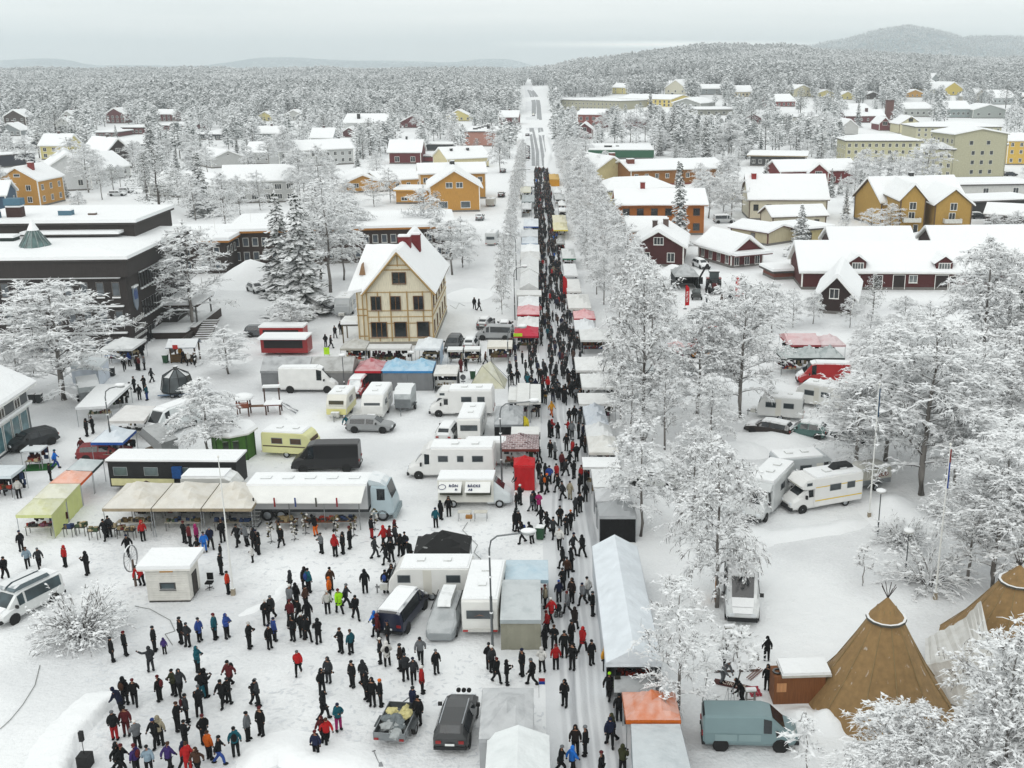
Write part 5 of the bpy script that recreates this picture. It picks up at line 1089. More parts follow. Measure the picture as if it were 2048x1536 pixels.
def rbox(x0, x1, hw, z0, z1, rf=.35, rb=.1, slope=0.0):
    """body box with rounded/raked ends, for caravans and campers"""
    P = [(x0+rb*.3, z0), (x1-rf*.3, z0), (x1, z0+.35), (x1-slope*.3, z0+(z1-z0)*.55), (x1-slope-rf*.4, z1-.22), (x1-slope-rf, z1), (x0+rb*1.2, z1), (x0+rb*.3, z1-.15), (x0, z0+.5)]
    b = MB(); n = len(P); V = []
    for y, k in ((-hw, 1), (-hw+.06, 0), (hw-.06, 0), (hw, 1)):
        cx, cz = (x0+x1)/2, (z0+z1)/2
        for x, z in P: V.append((cx+(x-cx)*(1-.035*k), y, cz+(z-cz)*(1-.05*k)))
    F = []
    for i in range(3):
        for j in range(n): F.append((i*n+j, i*n+(j+1) % n, (i+1)*n+(j+1) % n, (i+1)*n+j))
    F += [tuple(range(n))[::-1], tuple(3*n+j for j in range(n))]; b.add(V, F); return b
def sidewin(r, x, z, w, h, hw, sides=(-1, 1), col='#3c4347', name='window', fr='#8f9496'):
    for s in sides:
        b = MB(); b.cbox(0, 0, 0, w+.08, .025, h+.08); o = b.build(name, 'matte', r, fr); o.location = (x, s*(hw+.006), z)
        q = MB(); q.cbox(0, s*.014, .04, w, .014, h); q.build('pane', 'glass', o, col)
def strip(r, x0, x1, z, h, hw, col, sides=(-1, 1), name='stripe'):
    for s in sides: MB().box(x0, s*hw-.006, z, x1, s*hw+.006+.004*s, z+h).build(name, 'paint', r, col)
def caravan(label, px, py, ang, L=5.6, W=1.12, Hh=2.55, col='#dfdfdc', stripes=(), lower=None, front_win=True, snow=.16, wins=((-.9, 1.0), (.9, 1.0)), door=True, at=None, rear_lights=True, z0=.42, win_col='#3c4347', cover=None, group=None):
    p = at or G(px, py); r = empty('caravan', p, R(ang)); tag(r, label, 'caravan', group, False); landmark('the '+label if len(label.split()) < 8 else 'the caravan', p)
    rbox(-L/2, L/2, W, z0, Hh, .5, .12, .3).build('body', 'paint', r, col)
    if snow: 
        b = MB(); b.box(-L/2+.12, -W+.05, Hh, L/2-.85, W-.05, Hh+snow*.6); b.box(-L/2+.25, -W+.18, Hh+snow*.6, L/2-.98, W-.18, Hh+snow); b.build('snow_cover', 'snow', r)
    for x in (-L*.2, L*.12): b = MB(); b.cbox(x, 0, Hh+snow-.02, .5, .5, .12); b.build('roof_hatch', 'matte_snowy', r, '#c8cac8')
    for x, w in wins: sidewin(r, x, 1.35, w, .5, W, col=win_col)
    if door: strip(r, -.15, .42, z0+.1, 1.75, W+.004, '#cfcdc4', (1,), 'door')
    for (z, h, c2) in stripes: strip(r, -L/2+.15, L/2-.2, z, h, W, c2)
    if lower: strip(r, -L/2+.1, L/2-.1, z0+.02, .62, W+.002, lower)
    if front_win:
        for sx, nm in ((1, 'front_window'), (-1, 'rear_window')):
            x = L/2-.10 if sx > 0 else -L/2+.0; b = MB(); b.box(-.03, -W*.72, 0, .03, W*.72, .55); o = b.build(nm, 'glass', r, win_col); o.location = (x+.02*sx if sx < 0 else x, 0, 1.35); o.rotation_euler = (0, R(-12) if sx > 0 else 0, 0)
    if lower:
        for sx in (1, -1): MB().box(-.01, -W*.95, z0+.05, .03, W*.95, z0+.65).build('lower_panel', 'paint', r, lower, loc=((L/2+.0) if sx > 0 else -L/2-.01, 0, 0))
    if rear_lights:
        MB().box(-L/2-.06, -W*.95, z0, -L/2+.04, W*.95, z0+.2).build('rear_bumper', 'matte', r, '#c9c9c4')
        for s in (-1, 1): MB().box(-L/2-.08, s*W*.8-.16, z0+.03, -L/2-.05, s*W*.8+.16, z0+.16).build('tail_light', 'paint', r, '#a01818')
    wheels(r, (-.1,), W+.0, .32, '#b8bcc0'); b = MB(); b.tube([(L/2-.3, .55, z0), (L/2+1.1, 0, z0+.05), (L/2-.3, -.55, z0)], .05, 5); b.cyl(L/2+1.0, 0, 0, z0+.25, .05, .05, 6); b.build('drawbar', 'metal', r, '#8a8c8c')
    MB().cbox(L/2+.45, 0, z0, .5, .8, .45).build('gas_box', 'matte_snowy', r, '#c4c4be'); return r
def camper(label, px, py, ang, L=6.4, alcove=True, stripe=None, snow=.14, col='#e0e0de', wins=((-2.1, .7), (-.6, 1.0)), at=None, rearcol=None):
    """coach-built motorhome: van cab in front (+x), living box behind"""
    d = CARS['van']; S = d['st']; p = at or G(px, py); r = empty('motorhome', p, R(ang)); tag(r, label, 'motorhome', None, False); landmark('the '+label if len(label.split()) < 8 else 'the motorhome', p)
    xc = L/2-2.95
    cab = [(x+xc, a, b_, c_, e_, f_) for (x, a, b_, c_, e_, f_) in S[2:]]
    if alcove: cab = [(cab[0][0], .32, 1.25, 2.0, .98, .86)]+[(cab[1][0], .32, 1.25, 2.0, .97, .84)]+cab[2:]
    cab[0] = (cab[0][0]-.6,)+cab[0][1:]
    loftbody(cab).build('cab', 'paint', r, col)
    patch(cab, 1, (4,), .02, .05).build('windscreen', 'glass', r, '#1e2428')
    for j in (2, 6): patch(cab, 0, (j,), .014, .16, None, .55, 1.0).build('window', 'glass', r, '#1e2428')
    W = 1.13; xb = xc+.95
    rbox(-L/2, xb, W, .45, 2.85, .15, .1, .0).build('body', 'paint', r, col)
    if alcove:
        b = MB(); P = [(xb-.1, 2.02), (xb+1.15, 2.12), (xb+1.25, 2.35), (xb+.75, 2.84), (xb-.1, 2.84)]; b.extr([(x, z) for x, z in P], -W+.02, W-.02, 'y'); b.build('alcove', 'paint', r, col); sidewin(r, xb+.55, 2.35, .45, .2, W-.02)
        MB().box(xb+1.19, -.7, 2.22, xb+1.235, .7, 2.36).build('front_window', 'matte', r, '#b9b6a8')
    else:
        b = MB(); P = [(xb-.1, 2.3), (xb+.75, 2.42), (xb+.2, 2.84), (xb-.1, 2.84)]; b.extr(P, -W+.05, W-.05, 'y'); b.build('fairing', 'paint', r, col)
    for x, w in wins: sidewin(r, x, 1.65, w, .5, W)
    MB().box(-L/2+.15, -W+.1, 2.852, xb-.15, W-.1, 2.85+snow).build('snow_cover', 'snow', r)
    for x in (-L*.28, -L*.05): MB().cbox(x, .1, 2.85+snow-.02, .6, .6, .14).build('roof_hatch', 'matte_snowy', r, '#c8cac8')
    strip(r, xb-.75, xb-.15, .55, 1.75, W+.006, '#d4d3cc', (-1,), 'door')
    if stripe:
        for z, h, c2 in stripe: strip(r, -L/2+.1, xb-.05, z, h, W+.003, c2)
    for s in (-1, 1): MB().box(-L/2-.03, s*.85-.1, .6, -L/2+.01, s*.85+.1, .95).build('tail_light', 'paint', r, '#8c1414')
    if rearcol: MB().box(-L/2-.02, -W*.85, .9, -L/2+.0, W*.85, 2.5).build('rear_panel', 'paint', r, rearcol)
    k, mk = cutwheel('camp', (1.95+xc,), .985, .35); o = simple('wheel_arch', ('arch', 'camper', round(xc, 2)), mk, 'matte', r, '#101010')
    wheels(r, (1.95+xc, -L/2+1.5), 1.0, .35, '#b8bcc0'); x = cab[-1][0]
    for s in (-1, 1):
        MB().cbox(x-.02, s*.62, .78, .1, .28, .18).build('headlight', 'paint', r, '#dfe3e6'); MB().cbox(cab[1][0]+.25, s*1.1, 1.25, .14, .2, .3).build('mirror', 'matte', r, '#1c1c1c')
    MB().box(x-.15, -.85, .28, x+.06, .85, .55).build('front_bumper', 'matte', r, '#2a2c2e'); MB().cbox(x+.07, 0, .6, .03, .9, .14).build('grille', 'matte', r, '#2a2c2e'); return r
V = vehicle
V('van', 'white_van', 'long white panel van facing right beside the grey tent', 'van', 622, 781, 0, '#dddddb', snow=True, scale=1.08)
V('van', 'black_van', 'long black panel van with wet roof', 'van', 652, 943, 184, '#0e0e10', snow=False, scale=1.0, at=G(655, 938))
V('lowvan', 'red_van', 'small red van with snowy windscreen facing the camera', 'van', 718, 786, -93, '#9a1a1e', ws_snow=True)
V('estate', 'silver_estate_car', 'silver-grey estate car being scraped by a person in blue', 'car', 742, 861, -3, '#8b8d8e', snow=False, scale=.98)
V('suv', 'white_car', 'white snow-dusted car seen from behind beside a caravan', 'car', 898, 876, 84, '#d4d5d4', scale=.95)
V('van', 'white_van', 'white panel van behind the brick-patterned tent', 'van', 992, 927, 0, '#d8d9d8', scale=.9)
V('van', 'white_van', 'white high-roof van facing the camera beside the left market awnings', 'van', 345, 862, -114, '#d5dadb', scale=1.02)
V('hatch', 'dark_car', 'dark hatchback parked at the grey shop', 'car', 66, 893, -128, '#1f2427', snow=False, scale=1.1)
V('estate', 'red_car', 'dark red estate car beneath the blue and white canopy', 'car', 212, 915, 8, '#7a1f22', snow=False, at=G(212, 917))
V('lowvan', 'white_minibus', 'white minibus with two long roof boxes at the left edge', 'minibus', 52, 1222, -113, '#d7d9d8', glass='#3a4a50', panelwin=((.0, .45),)); mb_ = THINGS[-1][0]
for s in (-.45, .4):
    b = MB(); P = [(-1.6, 1.98), (-1.4, 2.28), (.6, 2.34), (1.0, 2.2), (1.15, 2.02)]; b.extr(P, s-.33, s+.33, 'y'); b.build('roof_box', 'paint_snowy', mb_, '#5c6a70')
V('van', 'white_van', 'white high van with open side door near the sawhorses', 'van', 1484, 1215, -96, '#d3d6d6', snow=True, scale=1.14, at=G(1482, 1205)); wv_ = THINGS[-1][0]
MB().box(-.9, -1.03, .4, .5, -.97, 2.3).build('doorway_shade', 'matte', wv_, '#0c0c0c'); MB().cbox(-.2, -1.5, .1, 1.2, .08, 1.5).build('plywood_panel', 'wood', wv_, '#9a6a34')  # near-black slab on the van side paints the shade inside the open door
V('lowvan', 'teal_van', 'pale teal panel van in the lower right', 'van', 1500, 1483, -2, '#71878a', snow=False, scale=1.04, panel=True, at=G(1497, 1482))
tv_ = THINGS[-1][0]; [MB().box(x_, -.96, .62, x_+1.1, -.938, 1.0).build('door_panel', 'paint', tv_, '#7f9496') for x_ in (-1.8, -.6)]
V('suv', 'grey_suv', 'dark grey car with roof rails and rear lamps parked front away', 'car', 915, 1462, 88, '#3a3b3c', snow=False, rails=True, scale=.98); gs_ = THINGS[-1][0]
for y in (-.3, 0, .3): q = MB(); q.cyl(0, 0, 0, .12, .13, .13, 10); o = q.build('spotlight', 'matte', gs_, '#151515'); o.location = (2.35, y, 1.0); o.rotation_euler = (0, R(90), 0)
V('lowvan', 'blue_minibus', 'dark blue minibus with snow-covered roof beside the covered car', 'minibus', 805, 1250, 78, '#141c34', glass='#14181c', panelwin=((0, .3), (.33, .62)), at=G(808, 1240))
V('suv', 'dark_pickup', 'dark car parked behind the cream timber house stalls, facing camera', 'car', 909, 703, -92, '#3c3e40', snow=False, at=G(908, 698)); V('hatch', 'silver_car', 'silver car with open boot behind the market counters', 'car', 945, 702, 88, '#a9abac', at=G(942, 697))
V('hatch', 'grey_car', 'grey hatchback with snowy roof right of the cream timber house', 'car', 972, 655, 80, '#8f9192'); V('lowvan', 'silver_van', 'silver van with spare wheel right of the timber house', 'van', 990, 678, 176, '#9a9c9d', snow=False)
V('hatch', 'dark_car', 'dark car showing behind the silver van', 'car', 1010, 662, 90, '#5a2a2c')
V('estate', 'dark_car', 'car parked half hidden under the right spruce', 'car', 648, 622, 75, '#3a3d40'); V('hatch', 'white_car', 'snow-covered light car below the ploughed heap', 'car', 512, 584, -50, '#c8caca'); V('estate', 'grey_car', 'grey car behind the red trailers', 'car', 527, 672, 0, '#55595c', snow=False)
for i, (px, py, a, c2, l2) in enumerate(((235, 392, 8, '#cfd2d3', 'white car parked before the low white house, left one'), (251, 386, 8, '#c9cccd', 'white car parked before the low white house, right one'), (22, 446, 12, '#26292c', 'dark snow-roofed car in the left lot, foremost'),
      (12, 468, 10, '#1f2225', 'dark car at the left edge before the small ochre gable'), (48, 440, 12, '#2a2d30', 'dark car in the left lot, second'), (64, 433, 12, '#33363a', 'dark car in the left lot, third'), (82, 427, 12, '#2e3134', 'dark car in the left lot, farthest'),
      (1003, 394, 90, '#3a3c3e', 'dark car parked left of the market street, near the ochre house'), (1006, 345, 90, '#3a3c3e', 'dark car parked left of the street beside the cream houses'), (1725, 412, 4, '#33373a', 'dark car left of the yellow gabled houses'), (1722, 390, 90, '#d0d2d2', 'white car beside the snowed camper and orange sign'),
      (1640, 322, 5, '#33373a', 'dark car by the tan-fascia store'), (1652, 326, 5, '#c6c8c8', 'light car by the tan-fascia store'), (1955, 437, 4, '#1c1f22', 'dark car outside the carport'), (2020, 352, 4, '#1f2630', 'dark blue car by the tall cream block'), (1900, 350, 3, '#5a1c22', 'red car before the tall cream block'),
      (1402, 535, -70, '#cfd1d2', 'white car in front of the red porch house'), (1448, 446, 6, '#b0b3b4', 'silver van half buried in snow beside the shed'), (1538, 868, 150, '#20160f', 'dark brown car parked among birches'), (1612, 872, 158, '#4a6a66', 'grey-green saloon parked among birches'),
      (1312, 970, 160, '#c9ccc9', 'pale car behind the birches beside the tents'), (1706, 880, 150, '#777b7c', 'grey car hidden behind the forked birch'), (778, 262, 0, '#44484a', 'dark car under the far carport'), (960, 440, 90, '#9ea1a2', 'snowed car beside the ochre shop house'), (1232, 800, 170, '#2a2c2e', 'dark car behind the right-hand stalls'))):
    V(('estate', 'hatch')[i % 2] if 'van' not in l2 else 'lowvan', 'parked_car', l2, 'car', px, py, a, c2)
for k in range(6): V(('hatch', 'estate')[k % 2], 'parked_car', ('dark grey', 'silver', 'black', 'mid grey', 'charcoal', 'far lone grey')[k]+' car parked in line along the open road', 'car', 1055, 318-k*5.2-(0 if k < 5 else 20), 88, ('#44484b', '#b9bbbc', '#2c2f31', '#7e8284', '#3a3e40', '#55585a')[k], group='cars parked along the open road')
V('hatch', 'driving_car', 'small dark car driving on the far road', 'car', 1067, 232, -90, '#202428', glass='#d8d0b0')
caravan('small cream and yellow caravan facing the camera', 684, 826, -92, 3.9, 1.05, 2.35, '#dcdad0', lower='#d8d28c', win_col='#3a3420', door=False, wins=((0, 1.1),))
caravan('white caravan with snowed front beside the small cream one', 756, 826, -90, 5.4, 1.12, 2.5)
caravan('white caravan seen from behind with red rear lamps', 946, 884, 90, 5.8, 1.12, 2.5, at=G(946, 868))
caravan('pale yellow caravan with brown stripe behind the black van', 585, 915, -8, 4.9, 1.08, 2.4, '#d6d59c', stripes=((1.05, .12, '#4a3a24'),), win_col='#4a3420', at=G(585, 908))
caravan('large white caravan side-on beside the black canopy', 865, 1198, 180, 5.6, 1.12, 2.35, '#dcdcd9', wins=((-1.6, .9), (1.7, .8)), snow=.14, at=G(866, 1186))
caravan('tall white caravan parked tail to camera behind the lamp post', 972, 1258, 90, 6.4, 1.16, 2.6, '#dcdcd8', snow=.12, at=G(972, 1225)); tc_ = THINGS[-1][0]
q = MB(); q.tube([(-3.22, -.35, 1.5), (-3.23, .0, 1.62), (-3.22, .35, 1.5)], .03, 4); q.cbox(-3.23, 0, 1.42, .02, .16, .16); q.build('logo', 'paint', tc_, '#c8742c')
caravan('white caravan with red rear panel right of the park', 1650, 812, 150, 5.0, 1.1, 2.5, '#d8d8d4', at=G(1640, 812)); MB().box(-2.56, -.4, .65, -2.53, .4, .85).build('rear_panel', 'paint', THINGS[-1][0], '#a01c20')
caravan('boxy white caravan behind the dark brown car', 1560, 835, 165, 4.6, 1.1, 2.45, '#cfd0ce'); caravan('grey snow-topped camper left of the timber house', 692, 628, -88, 5.2, 1.1, 2.7, '#a4a8aa')
caravan('white camper parked left of the street by the snow field', 985, 488, 88, 5.6, 1.12, 2.6, '#c9cccc'); caravan('snow-covered tarp-wrapped trailer beside the ochre house', 982, 412, 88, 4, 1.1, 2.0, '#b8b6ae', front_win=False, wins=())
camper('white motorhome with alcove, facing left', 925, 836, 180, 6.6, True, at=G(925, 828)); camper('long white low-profile motorhome facing left', 905, 958, 180, 7.6, False, wins=((-2.4, .9), (-.9, .5), (.6, .8)), at=G(905, 950))
camper('white motorhome with yellow stripes and black roof box', 1640, 1016, 202, 6.6, True, ((.95, .09, '#d8b93c'), (2.1, .07, '#d8b93c')), at=G(1640, 1010)); cm_ = THINGS[-1][0]
b = MB(); P = [(-2.9, 3.0), (-2.7, 3.3), (-1.4, 3.36), (-.9, 3.0)]; b.extr(P, -.6, .2, 'y'); b.build('roof_box', 'matte', cm_, '#1c1e20')
camper('silver motorhome with dark rear and ladder', 1605, 975, 12, 6.2, False, None, .12, '#b9bec0', rearcol='#22303a', at=G(1612, 968)); camper('snow-covered motorhome facing the camera under the birch', 1530, 1035, -118, 7.4, False, None, .2, '#c9cccc', at=G(1532, 1015))
# covered car, open trailer, cargo trailers
r = empty('covered_car', G(893, 1262), R(-92)); r.location = G(893, 1250); tag(r, 'car wrapped in a grey tarpaulin with a white roof box', 'car', None, False); landmark('the tarpaulin-wrapped car', r.location)
loftbody([(x, a-.1, b_, c_+.05, d_+.05, e_+.12) for x, a, b_, c_, d_, e_ in CARS['estate']['st']]).build('tarpaulin', 'canvas', r, '#8f9496'); wheels(r, (-1.4, 1.4), .96, .33)
b = MB(); P = [(-1.9, 1.62), (-1.8, 1.95), (.3, 1.98), (.6, 1.64)]; b.extr(P, -.42, .42, 'y'); b.build('roof_box', 'paint_snowy', r, '#c9cbca')
for s in (-1, 1): MB().tube([(-1.9, s*.8, 1.5), (.7, s*.8, 1.5)], .035, 5).build('roof_bar', 'metal', r, '#3a3c3e')
def trailer(label, px, py, ang, L, W, H0, H1, col='#8c9092', load=None, cover=None, at=None, name='trailer', snow=False, group=None):
    r = empty(name, at or G(px, py), R(ang)); tag(r, label, 'trailer', group, False); landmark('the '+name.replace('_', ' '), r.location)
    b = MB(); t = .04; b.box(-L/2, -W, H0, L/2, W, H0+.05)
    for x0, y0, x1, y1 in ((-L/2, -W, L/2, -W+t), (-L/2, W-t, L/2, W), (-L/2, -W+t, -L/2+t, W-t), (L/2-t, -W+t, L/2, W-t)): b.box(x0, y0, H0+.05, x1, y1, H1)
    b.build('box', 'metal', r, col); wheels(r, (0,), W+.22, .3); b = MB(); b.tube([(L/2, .6, H0), (L/2+1.2, 0, H0), (L/2, -.6, H0)], .045, 5); b.cyl(L/2+1.05, 0, 0, H0+.3, .04, .04, 6); b.build('drawbar', 'metal', r, '#7c8082')
    for s in (-1, 1): MB().box(-.5, s*(W+.12)-.14, .62, .5, s*(W+.12)+.14, .67).build('mudguard', 'matte', r, '#4a4e50'); MB().box(-L/2-.03, s*W*.8-.12, H0+.02, -L/2, s*W*.8+.12, H0+.14).build('tail_light', 'paint', r, '#8c1414')
    if cover:
        P = [(-L/2-.02, H1), (-L/2+.05, H1+.9), (-L/2+.3, H1+1.0), (L/2-.8, H1+1.0), (L/2-.05, H1+.55), (L/2+.02, H1)]; b = MB(); b.extr(P, -W-.02, W+.02, 'y'); b.build('cover', 'canvas_snowy' if snow else 'canvas', r, cover)
    return r
tr_ = trailer('open trailer loaded with crumpled tarpaulins', 795, 1465, 84, 2.9, .85, .5, .95)
rnd = random.Random(8)
for nm, c2, x0, n in (('yellow_tarp', '#c9c08a', .5, 5), ('grey_tarp', '#6f7678', -.3, 7), ('silver_tarp', '#a4a8a8', -1.0, 6)):
    b = MB()
    for k in range(n): b.ell((x0+rnd.uniform(-.45, .45), rnd.uniform(-.5, .5), .78+rnd.uniform(0, .18)), rnd.uniform(.25, .5), rnd.uniform(.2, .4), rnd.uniform(.1, .22), 9, 5, 0, .3, rnd)
    b.build(nm, 'cloth', tr_, c2)
trailer('white-covered trailer with red and black lettering behind the striped motorhome', 1735, 985, 200, 3.2, 1.0, .55, 1.0, cover='#b4b2a8', at=G(1735, 972)); lt_ = THINGS[-1][0]
face_text('GECO', .5, lt_, (-.6, 1.03, 1.35), (R(90), 0, R(180)), '#7a1a1c')
trailer('snowy box trailer with drawbar towards the camera', 812, 818, -92, 2.8, .85, .55, 1.5, cover='#aeb3b4', snow=True); trailer('big white-covered trailer beside the left market stall', 180, 800, -60, 3.6, 1.0, .6, 1.4, cover='#9da3a4', snow=True, name='covered_trailer')
r = empty('tilted_trailer', G(320, 905), R(150)); tag(r, 'tipped-up grey trailer hood resting on a wooden pallet', 'trailer hood', None, False)
b = MB(); P = [(-1.7, 0), (1.7, 0), (1.5, .95), (-1.2, 1.15)]; b.extr(P, -.9, .9, 'y'); o = b.build('hood', 'canvas', r, '#8a8c8c'); o.location = (0, 0, 1.0); o.rotation_euler = (0, R(-28), 0); MB().cbox(-.2, 0, 0, 2.4, 1.5, .5).build('pallet', 'wood', r, '#6a5236')
b = MB(); b.tube([(-1.9, -.8, .1), (1.4, -.8, 1.7)], .05, 4); b.tube([(-1.9, .8, .1), (1.4, .8, 1.7)], .05, 4); b.build('frame', 'metal', r, '#9a9a98')
# market lorry with side awning
p = G(640, 1018); r = empty('lorry', G(632, 1043), R(0)); tag(r, 'long white market lorry with raised awning and silver-blue cab', 'lorry', None, False); landmark('the long white lorry', p)
x0 = G(500, 1043).x-r.location.x; x1 = G(738, 1043).x-r.location.x; zb = 1.05; zt = 3.0
MB().box(x0, 0, zb, x1, 2.5, zt).build('body', 'paint', r, '#c9cacb'); MB().box(x0, .1, .75, x1, 2.4, zb-.003).build('chassis', 'matte', r, '#3a3c3e')
b = MB(); b.box(x0, .0, zt+.003, x1, 2.5, zt+.2); b.build('snow_cover', 'snow', r)
for k in range(5): MB().cbox(x0+1.2+k*1.75, 1.3, zt+.2, .8, .6, .07).build('roof_hatch', 'matte_snowy', r, '#b9bcbc')
b = MB(); b.extr([(-1.7, zt-.75), (-1.7, zt-.67), (-.003, zt+.02), (-.003, zt-.06)], x0-.1, x1-.1, 'x'); b.build('awning', 'paint', r, '#e2e2de'); 
for k in range(4): MB().cyl(x0+1.0+k*2.7, -1.6, 0, zt-.7, .04, .04, 6).build('post', 'metal', r, '#9a9c9c')
for k in range(5): MB().box(x0+1+k*1.6, -1.76, zt-1.0, x0+1.12+k*1.6, -1.72, zt-.25).build('pennant', 'cloth', r, ('#3a3a3a', '#8a3030', '#3a4a7a', '#4a4a44', '#8a2c34')[k])
for k in range(3): MB().box(x0+2.6+k*2.5, -.05, zt-1.35, x0+3.2+k*2.5, -.003, zt-.7).build('hanging_goods', 'cloth', r, '#5c584e')
cab = [(x1+.25, .6, 1.7, 2.85, 1.22, 1.15), (x1+.3, .5, 1.7, 2.95, 1.25, 1.18), (x1+1.5, .5, 1.7, 2.9, 1.25, 1.15), (x1+1.85, .5, 1.6, 1.8, 1.22, 1.1), (x1+2.0, .55, 1.2, 1.4, 1.18, 1.05), (x1+2.03, .5, .9, 1.2, 1.1, 1.0)]
o = loftbody(cab).build('cab', 'paint', r, '#a9b9bf'); o.location = (0, 1.25, 0); o = patch(cab, 2, (4,), .02, .05).build('windscreen', 'glass', r, '#20282c'); o.location = (0, 1.25, 0)
for j in (2, 6): o = patch(cab, 1, (j,), .014, .2, None, .3, .95).build('window', 'glass', r, '#1c2226'); o.location = (0, 1.25, 0)
b = MB(); P = [(x1+.1, 2.96), (x1+1.4, 2.92), (x1+1.0, 3.2), (x1+.1, 3.45)]; b.extr(P, .25, 2.25, 'y'); b.build('wind_deflector', 'paint_snowy', r, '#b9c4c8')
for x in (x0+1.4, x0+2.5, x1-.0+1.1):
    for y in (.15, 2.35): t_, m_ = wheel_meshes(.5, .3); o = link('wheel', t_, r, '#141414', (x, y, .5)); link('rim', m_, o, '#9a9ea2')
MB().box(x1+1.95, .0, .3, x1+2.2, 2.5, .75).build('front_bumper', 'matte', r, '#8a989c'); MB().box(x0+.1, -1.2, 0, x0+1.0, -.2, .2).build('step', 'matte_snowy', r, '#4a4c4e')
for k in range(5): MB().box(x0+.1, -1.3+k*.25, .22*k, x0+1.0, -1.05+k*.25, .22*k+.05).build('step', 'matte_snowy', r, '#4a4c4e')
# fish-stall truck with open hatches and printed awnings
r = empty('food_truck', G(953, 1018), R(0)); r.location = G(948, 1016); tag(r, 'white food truck with two printed awning flaps and counter windows', 'food truck', None, False); landmark('the white food truck', r.location)
L0 = G(880, 1008).x-r.location.x; L1 = G(990, 1008).x-r.location.x
MB().box(L0, 0, .5, L1, 2.0, 2.4).build('body', 'paint', r, '#d9d8d0'); MB().box(L0, .05, 2.403, L1, 2.0, 2.55).build('snow_cover', 'snow', r)
for a, b2 in ((L0+.15, L0+2.0), (L0+2.3, L1-.2)):
    q = MB(); q.extr([(-.9, 1.7), (-.9, 1.75), (-.003, 2.3), (-.003, 2.25)], a, b2, 'x'); q.build('awning_flap', 'paint', r, '#e4e5e2'); MB().box(a, -.02, 1.15, b2, -.003, 2.0).build('counter_window', 'glass', r, '#4a4c40')
    for k in range(4): MB().box(a+.1+k*.42, -.06, 1.5, a+.42+k*.42, -.022, 1.62).build('menu_card', 'matte', r, ('#8a3a2c', '#c9a34a', '#7a5a3a', '#b0a060')[k])
    MB().box(a, -.35, 1.1, b2, -.003, 1.145).build('counter', 'matte', r, '#c9c9c2')
at_ = math.atan2(.55, .9)
face_text('RÖN', .34, r, (L0+1.35, -.42, 2.10), (at_, 0, 0), '#23305c'); face_text('BÄCKS', .34, r, (L0+3.0, -.42, 2.10), (at_, 0, 0), '#23305c'); face_text('FI', .28, r, (L0+1.6, -.74, 1.9), (at_, 0, 0), '#23305c'); face_text('AB', .28, r, (L0+2.75, -.74, 1.9), (at_, 0, 0), '#23305c')
q = MB(); q.tube([(L0+.45+.3*math.cos(a/10*6.28), -.5+.22*math.sin(a/10*6.28), 2.04+.13*math.sin(a/10*6.28)) for a in range(11)], .025, 4); q.build('fish_emblem', 'matte', r, '#23305c')
cab = [(x+L1-.55-.9, a-.0, b_, min(c_, 2.2), e_, f_) for (x, a, b_, c_, e_, f_) in CARS['van']['st'][2:]]
o = loftbody(cab).build('cab', 'paint', r, '#cdd3d5'); o.location = (0, 1.05, 0)
o = patch(cab, 1, (4,), .02, .05).build('windscreen', 'glass', r, '#2a3034'); o.location = (0, 1.05, 0)
for j in (2, 6): o = patch(cab, 0, (j,), .014, .1, None, .45, 1.0).build('window', 'glass', r, '#181c1e'); o.location = (0, 1.05, 0)
for x in (L0+1.2, L1+.45):
    for y in (.1, 2.0): t_, m_ = wheel_meshes(.35, .22); o = link('wheel', t_, r, '#141414', (x, y, .35)); link('rim', m_, o, '#b8bcc0')
# dark market trailer with long body, serving trailer beside it
r = empty('market_trailer', G(350, 985), R(-1)); tag(r, 'long dark market trailer with snowy roof and cream valance board', 'market trailer', None, False); landmark('the long dark trailer', r.location)
a = G(222, 985).x-r.location.x; b2 = G(478, 985).x-r.location.x
MB().box(a, 0, .5, b2, 2.4, 2.7).build('body', 'matte', r, '#17181a'); MB().box(a-.1, -.1, 2.7, b2+.1, 2.5, 2.82).build('roof', 'matte', r, '#2a2a2c'); MB().box(a-.12, -.12, 2.823, b2+.12, 2.52, 2.98).build('snow_cover', 'snow', r)
MB().box(a+.3, -.35, .75, a+5.6, -.28, 1.35).build('valance_board', 'matte', r, '#c9c596'); q = MB(); q.add([(a+2.9, -.36, 1.05), (a+3.25, -.36, .88), (a+3.6, -.36, 1.05), (a+3.25, -.36, 1.22)], [(0, 1, 2, 3)]); q.build('logo', 'matte', r, '#3a1a1a')
for k in range(3): sidewin(r, a+1+k*2.6, 1.5, 1.1, .7, 0, (-1,), '#5a686a'); 
MB().cbox(a+5.9, -.2, 1.4, .8, .3, 1.0).build('blue_jacket_display', 'cloth', r, '#1f4c86')
wheels(r, (b2-2.5, b2-3.5), 2.4, .38)
r = empty('serving_trailer', G(430, 985), 0); r.location = G(430, 1000); tag(r, 'white rounded serving trailer in front of the dark trailer', 'trailer', None, False)
rbox(-2.3, 2.3, 1.0, .45, 2.35, .8, .1, .2).build('body', 'paint_snowy', r, '#cfd0cc'); MB().box(-2.2, -.9, 2.353, 1.3, .9, 2.5).build('snow_cover', 'snow', r); sidewin(r, .4, 1.3, .9, .5, 1.0, (-1,), '#c4c6c2', fr='#2a2a2a'); wheels(r, (0,), 1.0, .3)
